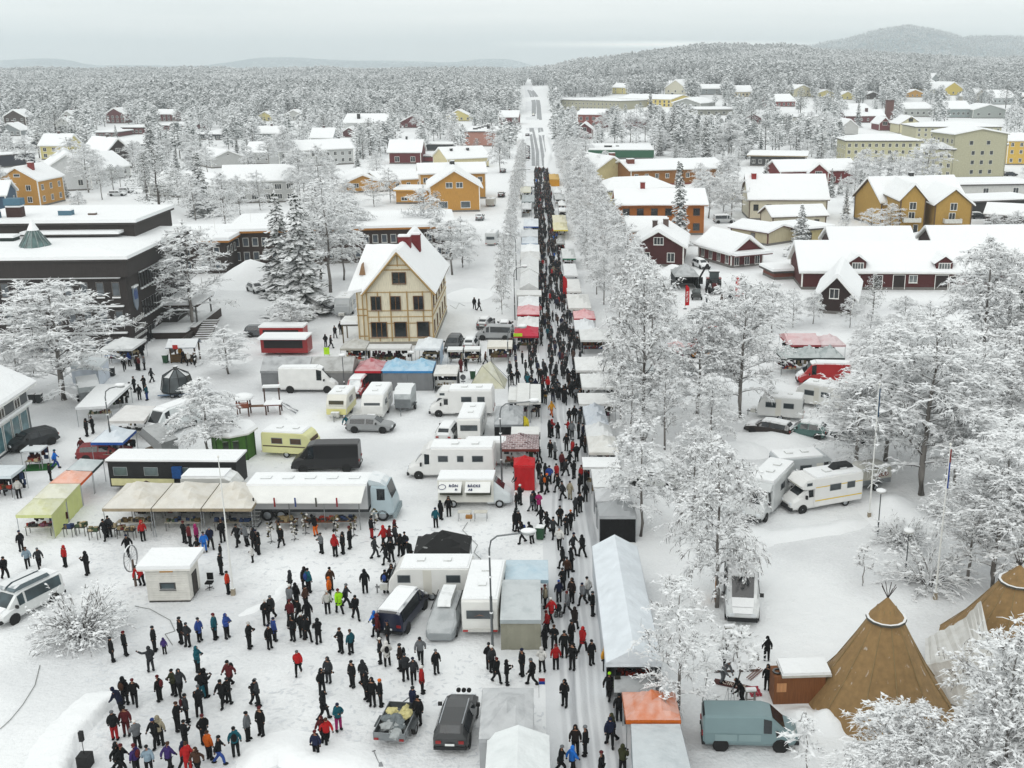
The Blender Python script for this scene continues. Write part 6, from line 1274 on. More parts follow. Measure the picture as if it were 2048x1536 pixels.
for i, (px, py, ln, c2) in enumerate(((570, 690, 5.6, '#a01f1e'), (575, 712, 5.8, '#8c1a1c'))):
    r = empty('red_trailer', G(px-5, py), 0); tag(r, ('rear', 'front')[i]+' red market trailer with snowy roof left of the timber house', 'market trailer', None, False)
    MB().box(-ln/2, 0, .4, ln/2, 2.2, 2.3).build('body', 'paint', r, c2); MB().box(-ln/2-.1, -.9 if i else -.1, 2.303, ln/2+.1, 2.3, 2.5).build('snow_cover', 'snow', r); MB().box(-ln/2+.4, -.02, 1.0, ln/2-.6, -.003, 2.0).build('serving_hatch', 'matte', r, '#1a1414'); wheels(r, (0,), 2.2, .3)
    landmark('the red trailers', r.location)
# tractor with front-mounted excavator arm
r = empty('tractor', G(1428, 583), R(-92)); tag(r, 'black and red tractor with raised digger arm and front linkage', 'tractor', None, False); landmark('the tractor', r.location)
MB().box(-.6, -.5, .9, 2.0, .5, 1.9).build('bonnet', 'paint', r, '#1c1a1b'); MB().box(2.003, -.45, .95, 2.05, .45, 1.75).build('grille', 'matte', r, '#5a1a1a'); b = MB(); b.box(-2.0, -.8, 1.2, -.4, .8, 1.75); b.build('chassis', 'matte', r, '#202020')
b = MB(); b.extr([(-1.9, 1.75), (-.4, 1.75), (-.55, 3.0), (-1.8, 3.0)], -.75, .75, 'y'); b.build('cab', 'glass', r, '#3a4444'); MB().box(-2.0, -.85, 3.0, -.4, .85, 3.18).build('cab_roof', 'paint_snowy', r, '#3a3f3c')
for x, rd, wd, y in ((-1.5, .9, .5, .95), (1.5, .65, .4, .85)):
    for s in (-1, 1): t_, m_ = wheel_meshes(rd, wd); o = link('wheel', t_, r, '#121212', (x, s*y, rd)); link('rim', m_, o, '#8a2a26')
for s in (-1, 1): MB().box(-2.2, s*.95-.28, 1.85, -.9, s*.95+.28, 1.95).build('mudguard', 'paint', r, '#8a2220')
b = MB(); b.tube([(-2.0, -.2, 1.6), (-2.6, -1.0, 4.0)], .2, 5); b.tube([(-2.6, -1.0, 4.0), (-2.4, -2.2, 1.8)], .16, 5); b.build('digger_arm', 'matte', r, '#161616'); MB().cbox(-2.4, -2.3, .8, .8, 1.2, 1.0).build('bucket', 'matte', r, '#141414')
MB().cbox(2.5, 0, .4, .7, 1.5, .6).build('front_linkage', 'matte', r, '#1a1a1a')
r = empty('atv', G(1393, 598), R(-90)); tag(r, 'small utility vehicle on display before the black canopy', 'utility vehicle', None, False); b = MB(); b.box(-1.1, -.6, .45, 1.1, .6, .85); b.box(-1.2, -.65, .85, -.1, .65, 1.15); b.build('body', 'matte', r, '#3a3c3a'); wheels(r, (-.8, .8), .8, .32); MB().box(-.1, -.6, .85, .0, .6, 1.6).build('windscreen', 'glass', r, '#6a7070')
V('van', 'red_van', 'bright red panel van behind the birches at right', 'van', 1648, 775, 178, '#a81c1f', at=G(1645, 768))
for i, (px, py, l2) in enumerate(((1395, 712, 'red tractor half hidden behind birches'), (1408, 692, 'second red machine behind the birches'))):
    r = empty('red_tractor', G(px, py), R(200)); tag(r, l2, 'tractor', None, False); MB().box(-.8, -.5, .8, 1.2, .5, 1.6).build('bonnet', 'paint', r, '#8c1f1d'); MB().box(-1.4, -.7, 1.6, -.2, .7, 2.6).build('cab', 'glass', r, '#3a4444'); wheels(r, (-.9, .9), 1.0, .6, '#a06a2a'); MB().box(-1.5, -.75, 2.6, -.1, .75, 2.75).build('cab_roof', 'paint_snowy', r, '#8c1f1d')
# ---------------------------------------------------------------- market tents and stalls
GS = random.Random(31)
def tentmat(s): return {0: 'canvas_clean', 1: 'canvas', 2: 'canvas_snowy'}[s]
def roof4(P, peak, kind='p', val=.25, conc=1.25, nn=6):
    """roof sheet over four eave corners FL, FR, BR, BL (z = eave)"""
    b = MB(); V = []
    for j in range(nn+1):
        for i in range(nn+1):
            u, v = i/nn, j/nn; p = P[0].lerp(P[1], u).lerp(P[3].lerp(P[2], u), v)
            if kind == 'p': f = (1-max(abs(2*u-1), abs(2*v-1)))**conc
            elif kind == 'r': f = 1-abs(2*v-1)          # ridge parallel to the front
            elif kind == 'g': f = 1-abs(2*u-1)          # ridge running away from the front
            elif kind == 's': f = v                     # single slope up to the back
            else: f = .35*math.sin(u*math.pi)*math.sin(v*math.pi)
            V.append((p.x, p.y, p.z+peak*f))
    F = [(j*(nn+1)+i, j*(nn+1)+i+1, (j+1)*(nn+1)+i+1, (j+1)*(nn+1)+i) for j in range(nn) for i in range(nn)]
    b.add(V, F); return b
def skirt(P, h, z=None, kind='p', peak=0):
    b = MB(); n = 4
    for k in range(4):
        a, c = P[k], P[(k+1) % 4]; q = (c-a).normalized(); o = Vector((q.y, -q.x, 0))*.012
        za = zc = 0
        if kind == 's': za = peak if k in (2, 3) else 0; zc = peak if (k+1) % 4 in (2, 3) else 0
        b.add([a+o+Vector((0, 0, za)), c+o+Vector((0, 0, zc)), c+o+Vector((0, 0, zc-h)), a+o+Vector((0, 0, za-h))], [(0, 1, 2, 3)])
    return b
GOODC = ['#5a2622', '#2a3a5a', '#6b5a3c', '#3a3a3a', '#8a7a5a', '#9a3a2c', '#40503a', '#b8a888', '#20242a', '#7a4a5a']
def goods_table(parent, x, y, w, d, rz=0, n=14, cloth=None, name='table'):
    b = MB(); b.box(-w/2, -d/2, .70, w/2, d/2, .74); o = b.build('counter', 'matte', parent, cloth or GS.choice(['#8a8578', '#5a4632', '#b8b4a8', '#3a3c44'])); o.location = (x, y, 0); o.rotation_euler = (0, 0, rz)
    for sx in (-1, 1):
        for sy in (-1, 1): MB().cbox(sx*(w/2-.08), sy*(d/2-.08), 0, .05, .05, .70).build('leg', 'matte', o, '#6a6a68')
    for c in range(3):
        b = MB()
        for k in range(n//2): b.cbox(GS.uniform(-w/2+.12, w/2-.12), GS.uniform(-d/2+.1, d/2-.1), .745+c*.001, GS.uniform(.12, .34), GS.uniform(.1, .25), GS.uniform(.06, .32))
        g = b.build('goods', 'cloth', o, GS.choice(GOODC)); g['kind'] = 'stuff'
    return o
def tent4(label, px4, eave=2.15, peak=1.05, col='#d9dbdc', kind='p', snow=1, val='same', walls='', wallcol=None, posts=True, goods=1, cat='market tent', name='market_tent', group=None, pts=None, h=.25, lm=True, auto=False, conc=1.25, snowcap=False):
    W = pts or [G(x, y, eave) for x, y in px4]; c = sum(W, Vector())/4; rz = math.atan2((W[1]-W[0]).y, (W[1]-W[0]).x)
    r = empty(name, (c.x, c.y, 0), rz); tag(r, label, cat, group, auto)
    if lm: landmark('the '+' '.join(label.split()[:5]) if len(label.split()) <= 5 else 'the '+' '.join(label.split(' ')[:4] if False else [label.split(',')[0]][:1]), c) if len(label.split(',')[0].split()) <= 6 else None
    ca, sa = math.cos(-rz), math.sin(-rz); P = [Vector(((p.x-c.x)*ca-(p.y-c.y)*sa, (p.x-c.x)*sa+(p.y-c.y)*ca, eave)) for p in W]
    m = tentmat(snow); roof4(P, peak, kind, conc=conc).build('canopy', m, r, col, smooth=False)
    skirt(P, h, kind=kind, peak=peak if kind == 's' else 0).build('valance', 'canvas_clean', r, col if val == 'same' else val)
    if kind in 'gr':
        e = [(0, 1), (3, 2)] if kind == 'g' else [(0, 3), (1, 2)]
        for a, b2 in e:
            mid = (P[a]+P[b2])/2; MB().add([P[a], P[b2], mid+Vector((0, 0, peak))], [(0, 1, 2)]).build('gable', 'canvas_clean', r, col)
    if posts:
        for k in range(4): MB().tube([(P[k].x*.97, P[k].y*.97, 0), (P[k].x*.97, P[k].y*.97, eave-.02)], .03, 5).build('pole', 'metal', r, '#a9adb0')
    names = {'f': (0, 1), 'r': (1, 2), 'b': (2, 3), 'l': (3, 0)}
    for wv in walls:
        a, b2 = names[wv]; A, B = P[a]*.985, P[b2]*.985
        q = MB(); N = 6
        for k in range(N):
            s0, s1 = k/N, (k+1)/N; d0 = (B-A).normalized(); o0 = Vector((-d0.y, d0.x, 0)); j = .05
            p0 = A.lerp(B, s0)+o0*(j if k % 2 else 0); p1 = A.lerp(B, s1)+o0*(0 if k % 2 else j)
            q.add([(p0.x, p0.y, .02), (p1.x, p1.y, .02), (p1.x, p1.y, eave-.03), (p0.x, p0.y, eave-.03)], [(0, 1, 2, 3)])
        q.build('side_wall', 'canvas_clean', r, wallcol or col)
    w_, d_ = (P[1]-P[0]).length, (P[3]-P[0]).length
    if goods:
        goods_table(r, 0, -d_*.22, max(.8, w_*.75), .7); 
        for c_ in ('#141517', GS.choice(GOODC), GS.choice(('#2a1c1a', '#1c2430', '#2c2a24', '#4a1f1c'))):  # goods at the back, in dark colours that also stand in for stall shade
            b = MB()
            for k in range(int(5+w_*2.2)): x_ = GS.uniform(-w_*.45, w_*.45); z_ = GS.uniform(.1, 1.2); b.cbox(x_, d_*GS.uniform(.28, .45), z_, GS.uniform(.15, .4), .12, GS.uniform(.3, .7))
            b.build('shade_stock', 'cloth', r, c_)['kind'] = 'stuff'
        if goods > 1: goods_table(r, 0, d_*.25, max(.8, w_*.7), .6)
    return r
def tent(label, x0, x1, yf, yb, **k):
    e = k.get('eave', 2.15); a, b2 = G(x0, yf, e), G(x1, yf, e); d = G((x0+x1)/2, yb, e).y-a.y; dr = Vector((math.sin(STREET), math.cos(STREET), 0))*d
    return tent4(label, None, pts=[a, b2, b2+dr, a+dr], **k)
W_ = '#dcdedf'
# square, left side
tent('grey plain canopy beside the dark grey car, lower middle', 957, 1067, 1478, 1376, col='#9fa1a3', walls='lfr', eave=2.25, peak=.75, goods=0, snow=1)
tent('white peaked canopy cut by the bottom edge', 968, 1101, 1572, 1470, col='#d9dede', walls='lr', eave=2.2, peak=.6, goods=0, kind='g')
tent('pale blue tarpaulin canopy beside the street', 1010, 1097, 1160, 1120, col='#9fbccb', kind='t', eave=2.0, peak=.5, snow=1, goods=1)
tent('grey awning tent with mesh window attached to the tall caravan', 1000, 1082, 1240, 1166, col='#a4acae', kind='s', walls='flr', wallcol='#8c8b7c', eave=2.1, peak=.25, goods=0); aw_ = THINGS[-1][0]
MB().box(-.62, -1.62, .75, .62, -1.585, 1.6).build('mesh_window', 'matte', aw_, '#3c3d3a')
bc_ = tent('black canopy streaked with snow', 826, 938, 1113, 1072, col='#0e0f10', snow=1, eave=2.0, peak=1.25, walls='', goods=2, conc=1.0, h=.3)
rr = tent('long white marquee along the right side of the street', 1212, 1324, 1326, 1092, col='#dbe1e6', kind='g', eave=2.3, peak=.9, snow=0, walls='lr', wallcol='#c9cfd4', goods=0)
tent('orange tent beside the long white marquee', 1252, 1362, 1440, 1384, col='#c8641c', eave=2.1, peak=1.0, snow=1, walls='', goods=1)
tent4('pale grey flat tarpaulin tent below the orange tent', [(1268, 1570), (1390, 1570), (1360, 1448), (1262, 1448)], col='#a7b0b4', kind='t', eave=2.0, peak=.3, snow=1, walls='l', goods=0)
tent4('small white tent strip on the brown-lit stall by the marquee end', [(1228, 1385), (1312, 1385), (1310, 1352), (1228, 1352)], col='#6a6d6e', kind='t', eave=1.6, peak=.2, snow=1, goods=2)
# three cream market tents in a row
for i, (a, b2) in enumerate(((204, 301), (303, 401), (403, 503))):
    tent(('left', 'middle', 'right')[i]+' of three cream peaked tents', a, b2, 1017, 966, col='#c9c2b4', val='#9c8f78', eave=2.4, peak=1.2, snow=1, goods=3, group='cream peaked tents in a row', conc=1.15, walls='b', wallcol='#2a2724')  # near-black back walls paint in the shade under the canopies
# colourful row going away to the upper right
tent4('foremost pale yellow-green tent of the slanting row', [(31, 1030), (103, 1030), (131, 998), (66, 998)], col='#c3c48f', eave=2.0, peak=.7, walls='r', wallcol='#c9d08a', snow=1, val='#c3c98a')
tent4('second pale yellow tent behind the foremost in the slanting row', [(66, 997), (132, 997), (160, 967), (98, 967)], col='#cdcbb0', eave=2.0, peak=.6, walls='r', wallcol='#c9d08a', snow=1, goods=0, val='#c3c98a')
tent4('pale orange tent in the slanting row', [(99, 966), (161, 966), (184, 943), (131, 941)], col='#e0906a', eave=2.0, peak=.6, snow=1, goods=0, val='#d85a20')
tent4('grey-blue tent at the far end of the slanting row', [(132, 940), (185, 942), (207, 920), (160, 917)], col='#a9b4b6', eave=2.0, peak=.5, snow=1, goods=0, val='#2a3c3c')
tent('blue and white peaked canopy with goods below', 181, 245, 885, 860, col='#cdd6de', eave=2.1, peak=1.1, val='#1c4a94', snow=1, goods=2); bw_ = THINGS[-1][0]
tent4('long white awning over dark goods at upper left', [(150, 815), (213, 812), (262, 767), (196, 768)], col=W_, kind='t', eave=2.1, peak=.35, snow=2, goods=2)
tent4('wide white awning before the left white van', [(214, 842), (288, 842), (311, 812), (252, 810)], col='#d2cfcb', kind='t', eave=2.1, peak=.3, snow=1, goods=1)
tent('pale awning with dark shoppers at the left edge', -30, 22, 952, 930, col='#c5cfd4', kind='t', eave=2.1, peak=.2, snow=1, goods=1)
tent('small stall roof beside a square of green carpet', 40, 80, 902, 890, col='#c9cfd1', kind='t', eave=1.8, peak=.1, goods=1, snow=1, h=.12); 
p = G(80, 935); c_ = MB().box(-1.3, -.9, 0, 1.3, .9, .03).build('green_carpet', 'cloth', None, '#24602a', loc=(p.x, p.y, .01), rz=.15); tag(c_, 'square of green carpet laid on the snow', 'carpet', None, False)
tent('white peaked tent before the dark town hall', 200, 264, 698, 678, col='#dadcdc', eave=2.2, peak=.9, snow=1, goods=2)
tent4('white box tent partly behind the broad old tree', [(140, 730), (195, 738), (216, 716), (165, 712)], col='#ccd3d6', kind='t', eave=2.3, peak=.2, walls='frl', wallcol='#c4ccd6', goods=0)
tent('left half of the long grey tent', 520, 618, 742, 722, col='#86888a', eave=2.4, peak=1.1, walls='flr', wallcol='#707274', snow=1, goods=0, kind='r'); tent('right half of the long grey tent', 619, 705, 742, 722, col='#8b8a86', eave=2.4, peak=1.1, walls='fr', wallcol='#747474', snow=1, goods=0, kind='r')
tent('red peaked tent with black front wall', 709, 765, 742, 722, col='#a81e2e', eave=2.3, peak=1.0, walls='flb', wallcol='#15161a', snow=1, val='#b01828', goods=0)
for i, (a, b2) in enumerate(((762, 814), (814, 865))): tent(('left', 'right')[i]+' light blue peaked tent with grey walls', a, b2, 742, 722, col='#7db2cf', eave=2.3, peak=1.0, walls='fr', wallcol='#77797b', snow=1, val='#2a78b0', goods=0)
tent('white draped tent with black entrance beside the blue tents', 867, 914, 748, 730, col='#d0cec8', eave=2.2, peak=.6, walls='lr', wallcol='#1a1a1c', snow=1, goods=1)
tent('dull beige tent in front of the timber house', 680, 731, 697, 682, col='#a3a096', eave=2.3, peak=.9, snow=1, goods=2); tent('long flat white stall roof with red goods in front of the timber house', 733, 820, 697, 688, col='#c6c5c2', kind='t', eave=2.2, peak=.2, snow=1, goods=2)
tent('white tent with bluish side wall right of the timber house front', 829, 880, 697, 678, col='#d4d9dc', eave=2.3, peak=.9, snow=1, walls='r', wallcol='#b4c6d8', goods=2)
tent('small white counter roof by the parked cars, left one', 894, 925, 700, 693, col='#c9c9c6', kind='t', eave=1.8, peak=.05, goods=2, snow=2, lm=False); tent('small white counter roof by the parked cars, right one', 928, 960, 699, 692, col='#c9c9c6', kind='t', eave=1.9, peak=.05, goods=2, snow=2, lm=False)
tent('flat cream parasol roof over clothes racks', 974, 1024, 694, 680, col='#cfc9bc', kind='t', eave=2.2, peak=.35, snow=1, goods=2)
# pale cone-like canvas tent at the junction
p = G(970, 778); r = empty('canvas_tent', p, -STREET); tag(r, 'pale cream ridge tent of sloping canvas at the junction', 'tent', None, False); landmark('the pale cream ridge tent', p)
b = MB(); A = [(-1.9, 0, 0), (2.2, 0, 0), (2.4, 3.6, 0), (-1.2, 3.6, 0)]; T1 = (-.3, 1.2, 2.4); T2 = (.6, 3.0, 2.4); b.add(A+[T1, T2], [(0, 1, 4), (1, 2, 5, 4), (2, 3, 5), (3, 0, 4, 5)]); b.build('canvas', 'canvas', r, '#c8c6ae')
for a, c2 in ((0, 4), (1, 4), (1, 5)):
    MB().tube([A[a] if a < 4 else T1, (T1, T2)[c2-4]], .035, 4).build('seam', 'matte', r, '#8a8a7c')
MB().tube([(.6, 3.0, 2.4), (3.4, 1.0, .0)], .03, 4).build('guy_rope', 'matte', r, '#3a3a38')
tent('leftmost of three flat white stall roofs at the junction', 1016, 1033, 800, 774, col='#d2d2ce', kind='t', eave=2.2, peak=.08, snow=1, lm=False); tent('middle flat white stall roof at the junction', 1033, 1059, 803, 766, col='#d2d2ce', kind='t', eave=2.3, peak=.1, snow=1, h=.4, lm=False); tent('rightmost of three flat white stall roofs at the junction', 1060, 1082, 804, 768, col='#d2d2ce', kind='t', eave=2.25, peak=.08, snow=1, lm=False)
tent('grey peaked tent with black walls behind the lamp arm', 988, 1046, 849, 812, col='#84888b', eave=2.2, peak=1.0, walls='flr', wallcol='#0d0d0f', snow=1, goods=0, conc=1.0)
tent('white flat stall roof above the yellow feather flag', 1022, 1079, 868, 853, col='#d4d4d0', kind='t', eave=2.2, peak=.1, snow=1, lm=False)
br = tent('tent with brick-patterned roof beside the yellow flag', 1000, 1078, 898, 870, col='#6b4a4a', eave=2.2, peak=.9, val='#6a2820', snow=1, goods=1)
def brickmat():
    m, t, b = newmat('brick_print'); c = nd(t, 'ShaderNodeTexCoord'); br_ = nd(t, 'ShaderNodeTexBrick', i_Scale=1.1); br_.inputs['Color1'].default_value = (.10, .045, .05, 1); br_.inputs['Color2'].default_value = (.34, .25, .25, 1); br_.inputs['Mortar'].default_value = (.6, .57, .57, 1)
    t.links.new(c.outputs['Object'], br_.inputs['Vector']); t.links.new(br_.outputs[0], b.inputs['Base Color']); b.inputs['Roughness'].default_value = .8
brickmat(); [o for o in br.children if o.name.startswith('canopy')][0].data.materials[0] = MATS['brick_print']
tent('bright red walled tent on the left of the street', 1027, 1070, 931, 915, col='#b8141c', eave=2.3, peak=.6, walls='flr', wallcol='#b01018', snow=0, goods=0)
# stalls down the left side of the street
LS = [(1028, 1077, 672, 654, '#b82a42', 0, 'deep red stall roof with lime sign on the left of the street', '#a81c34'), (1034, 1078, 654, 634, '#d3d3d1', 1, 'white stall roof between the pink and deep red ones', None), (1034, 1079, 629, 612, '#d07a80', 1, 'pink snow-dusted stall roof', '#b02030'),
      (1036, 1078, 612, 593, W_, 1, 'white stall roof above the pink one', None), (1033, 1083, 590, 580, '#cfcfcc', 1, 'row of flat white stall roofs over orange goods', None), (1039, 1077, 577, 548, '#d6d7d6', 1, 'near half of the long white street tent', None), (1040, 1078, 547, 520, '#d6d7d6', 1, 'far half of the long white street tent', None),
      (1040, 1080, 519, 503, '#c6c5c2', 1, 'off-white stall roof, wide', None), (1041, 1079, 503, 489, W_, 2, 'snow-heaped white stall roof', None), (1043, 1076, 487, 475, '#c2cbd4', 1, 'bluish white peaked stall roof', '#8fa6c4'), (1042, 1076, 473, 459, '#c0c3c5', 1, 'white tent with dark peak stripes', None), (1047, 1077, 453, 437, '#d0d6dc', 1, 'white tent with blue side flaps', '#1e4a94'),
      (1043, 1063, 417, 406, '#c9cbcc', 1, 'small white gable tent with black interior', None), (1043, 1069, 403, 390, '#8c9698', 1, 'grey-green stall roof far down the street', None), (1040, 1062, 384, 373, '#cfccb4', 1, 'cream peaked stall far down the street', None), (1045, 1066, 372, 364, W_, 1, 'farthest white stall roof on the left', None)]
for a, b2, yf, yb, c2, sn, lb, vl in LS: tent(lb, a, b2, yf, yb, col=c2, snow=sn, val=vl or 'same', eave=2.2, peak=.85 if yf != 590 else .15, lm=yf > 480, kind='p' if yf not in (577, 547) else 'g', walls='l' if yf < 600 else '', group=None)
RS = [(1198, 1273, 1032, 1005, '#a9acae', 0, 'grey-seamed white tent with solid black front wall', 'f', '#08080a'), (1192, 1264, 1003, 977, '#b4b6b8', 1, 'second tent behind the black-walled one', '', None), (1187, 1258, 974, 938, '#d3d5d5', 1, 'wide snowy white tent behind the grey-seamed ones', '', None),
      (1166, 1240, 934, 914, '#d8d9d8', 2, 'flat white tent roof jutting over the pavement', '', None), (1178, 1238, 905, 872, '#cfcdc6', 1, 'beige-white peaked tent on the right of the street', '', None), (1173, 1226, 872, 850, '#d2d4d4', 1, 'white peaked tent above the beige-white one', '', None),
      (1172, 1218, 850, 832, '#b9c1cb', 1, 'pale blue-grey peaked tent, nearer', '', None), (1168, 1212, 832, 812, '#b9c1cb', 1, 'pale blue-grey peaked tent, farther', '', None), (1158, 1232, 808, 786, '#d2d2d0', 1, 'flat white roof beside snowy branches', '', None), (1164, 1240, 775, 747, '#d0d1cf', 1, 'slightly arched white stall roof near the hi-vis jacket', '', None),
      (1152, 1232, 741, 714, '#d4d4d2', 1, 'broad white stall roof right of the crowd', '', None), (1161, 1226, 680, 658, '#cbccca', 1, 'white slatted roof of the food stall with orange counter', '', None), (1150, 1191, 659, 640, '#d2d5d8', 1, 'white roof behind the pink peaked stall', '', None), (1148, 1191, 637, 622, '#d28084', 1, 'pink peaked stall roof with red valance', '', '#a8202c'),
      (1137, 1183, 616, 588, '#cfcec9', 1, 'cream-white peaked stall roof', '', None), (1134, 1163, 583, 558, '#d3d2ce', 1, 'flat cream stall roof beside the red feather flag', '', None), (1129, 1156, 551, 527, '#d4d5d5', 1, 'flat white stall above the red feather flag', '', None), (1125, 1152, 517, 497, '#cfd2d0', 1, 'white stall roof with green front edge', '', '#1e6a50'),
      (1113, 1130, 487, 478, '#8a8b88', 1, 'low grey counter roof', '', None), (1107, 1136, 460, 445, '#d2c88c', 1, 'pale yellow tent, nearer', '', '#d6c23c'), (1106, 1134, 445, 430, '#cfc69c', 1, 'pale yellow tent, farther', '', '#d6c23c'), (1118, 1133, 422, 415, '#d3d3d1', 2, 'small white stall above the yellow tents', '', None),
      (1117, 1132, 410, 403, '#d3d3d1', 2, 'second small white stall up the street', '', None), (1110, 1130, 398, 388, '#a9abab', 1, 'grey stall with dark peak up the street', '', None), (1107, 1123, 385, 375, W_, 1, 'white tent below the orange-yellow one', 'l', None), (1099, 1119, 358, 348, '#c9a45a', 0, 'orange-yellow walled tent near the end of the crowd', 'flr', '#c48a1c')]
for a, b2, yf, yb, c2, sn, lb, wl, wc in RS:
    vl = wc if (wc and not wl) else 'same'; tent(lb, a, b2, yf, yb, col=c2, snow=sn, val=vl, eave=2.2, peak=.9 if 'flat' not in lb and 'stall above' not in lb else .15, walls=wl, wallcol=wc if wl else None, lm=yf > 480, goods=0 if wl == 'f' else 1)
p = G(1105, 432); 
# stalls over on the right, behind the birches
tent('black and grey display canopy beside the tractor', 1350, 1398, 551, 538, col='#8e9192', eave=2.5, peak=1.5, walls='blr', wallcol='#0c1214', snow=1, goods=0, conc=1.0, val='#b9bcbc')
tent('pink striped long stall roof behind the birches', 1578, 1642, 690, 668, col='#c99a9c', kind='r', eave=2.2, peak=.8, snow=1, goods=2, val='#9a3a40'); tent('pink peaked stall roof with red goods behind the birches', 1643, 1692, 690, 672, col='#cdaeb0', eave=2.2, peak=.9, snow=1, goods=2)
for i, (a, b2) in enumerate(((1563, 1606), (1606, 1648), (1648, 1690))): tent(('left', 'middle', 'right')[i]+' grey-green peak of the triple market tent', a, b2, 716, 697, col='#96a09f', eave=2.3, peak=1.1, snow=1, val='#26302e', goods=1, group='grey-green market tents', lm=False)
tent('small pinkish tent beside the red flags', 1342, 1372, 700, 686, col='#cfa4a4', eave=2.2, peak=.8, snow=1, lm=False); tent('white tarpaulin stall half hidden by the huge birch', 1262, 1310, 740, 722, col='#8f9698', eave=2.1, peak=.6, snow=1, walls='fr', wallcol='#4a4e50', lm=False)
# ---------------------------------------------------------------- tipis
def tipi(label, px, py, top, rad, col, drape=False, n=11, rot=.2):
    p = G(px, py); H2 = HT(px, py, top); r = empty('tipi', p, rot); tag(r, label, 'tipi', None, False); landmark('the '+label if len(label.split()) < 7 else 'the big tipi', p)
    def rr(f): return rad*(1-f)**1.0*(1-.10*math.sin(math.pi*f))+.12
    for k in range(n):
        a0, a1 = 2*math.pi*k/n, 2*math.pi*(k+1)/n; b = MB(); V = []; N = 7
        for i in range(N+1):
            f = i/N*.90; q = rr(f)
            for s in range(4):
                a = a0+(a1-a0)*s/3; sag = 1-.035*math.sin(math.pi*s/3)*(1-f); V.append((math.cos(a)*q*sag, math.sin(a)*q*sag, H2*f))
        F = [(i*4+s, i*4+s+1, (i+1)*4+s+1, (i+1)*4+s) for i in range(N) for s in range(3)]
        b.add(V, F); b.build('canvas_panel', 'tipi_canvas', r, col)
        b = MB(); b.tube([(math.cos(a0)*(rr(f)+.012), math.sin(a0)*(rr(f)+.012), H2*f) for f in (0, .3, .6, .9)], .028, 4); b.build('seam', 'matte', r, '#8a7650')
    b = MB(); b.cyl(0, 0, H2*.80, H2*.985, rad*.22+.15, .06, 14); b.build('hood', 'tipi_canvas', r, col); b = MB(); b.cyl(0, 0, H2*.795, H2*.815, rad*.24+.15, rad*.235+.15, 14); b.build('hood_ring', 'matte_snowy', r, '#4a4840')
    for k in range(8):
        a = 2*math.pi*k/8; b = MB(); b.tube([(-math.cos(a)*.18, -math.sin(a)*.18, H2*.93), (math.cos(a)*.42, math.sin(a)*.42, H2*1.1)], .022, 4); b.build('pole', 'matte', r, '#3a3230')
    return r, H2
m, t, b = newmat('tipi_canvas'); n = noisy(t, 3, 5); n2 = noisy(t, 1.2, 5, vs=(2.5, 2.5, .5)); oi = nd(t, 'ShaderNodeObjectInfo')
col = mixc(t, 1, oi.outputs['Color'], ramp(t, n, [(.3, (.8,)*3), (.7, (1.08,)*3)]), 'MULTIPLY'); col = mixc(t, ramp(t, n2, [(.66, (0, 0, 0)), (.76, (.6,)*3)]), col, SNOWC)
t.links.new(col, b.inputs['Base Color']); b.inputs['Roughness'].default_value = .85; bump(t, b, n, .3, .05)
[o for o in bc_.children if o.name.startswith('canopy')][0].data.materials[0] = MATS['tipi_canvas']
tipi('large brown canvas tipi with crossed pole tips', 1758, 1402, 1192, 4.05, '#8c7048'); tp2, h2_ = tipi('second brown tipi half draped in pale tarpaulin', 2020, 1295, 1128, 4.3, '#8c7048')
r = empty('tarpaulin', G(1905, 1330), 0); tag(r, 'pale grey tarpaulin draped between the two tipis', 'tarpaulin', None, False); a0 = r.location
pts = [[G(1890, 1405, .1), G(1850, 1330, 1.6), G(1850, 1278, 1.0)], [G(1950, 1420, .1), G(1905, 1320, 2.2), G(1880, 1262, 1.6)], [G(2000, 1400, .2), G(1945, 1300, 3.0), G(1925, 1240, 2.4)], [G(2040, 1360, .5), G(1975, 1260, 3.6), G(1962, 1200, 4.4)]]
b = MB(); V = []; F = []; nv = 3; rows = []
for i in range(3):
    for k in range(5 if i < 2 else 6):
        f = k/5; rows.append([pts[i][j].lerp(pts[i+1][j], f)-a0+Vector((0, 0, .06*math.sin(k*2.9+j))) for j in range(3)])
for rw in rows: V += rw
for i in range(len(rows)-1):
    for j in range(2): F.append((i*3+j, i*3+j+1, (i+1)*3+j+1, (i+1)*3+j))
b.add(V, F); b.build('sheet', 'canvas', r, '#c3c1bb')
r = empty('wooden_porch', G(1578, 1408), R(3)); tag(r, 'brown plywood entrance porch with white roof beside the big tipi', 'porch', None, False); landmark('the brown plywood porch', r.location)
MB().box(-.9, 0, 0, 2.0, 1.2, 1.75).build('wall', 'wood', r, '#7a4a24'); MB().box(-.5, -.15, 1.753, 2.3, 1.5, 1.9).build('roof', 'matte_snowy', r, '#b8b6ae'); MB().box(-.45, -.12, 1.903, 2.25, 1.45, 2.05).build('snow_cover', 'snow', r); MB().box(-.75, -.03, .8, -.2, -.003, 1.35).build('window', 'wood', r, '#c08a5c')
q = MB(); q.tube([(-.9+.28+.25*math.cos(a*.628), .5+.25*math.sin(a*.628), 1.82) for a in range(11)], .07, 6); q.build('rubber_ring', 'rubber', r, '#1a1a1a')
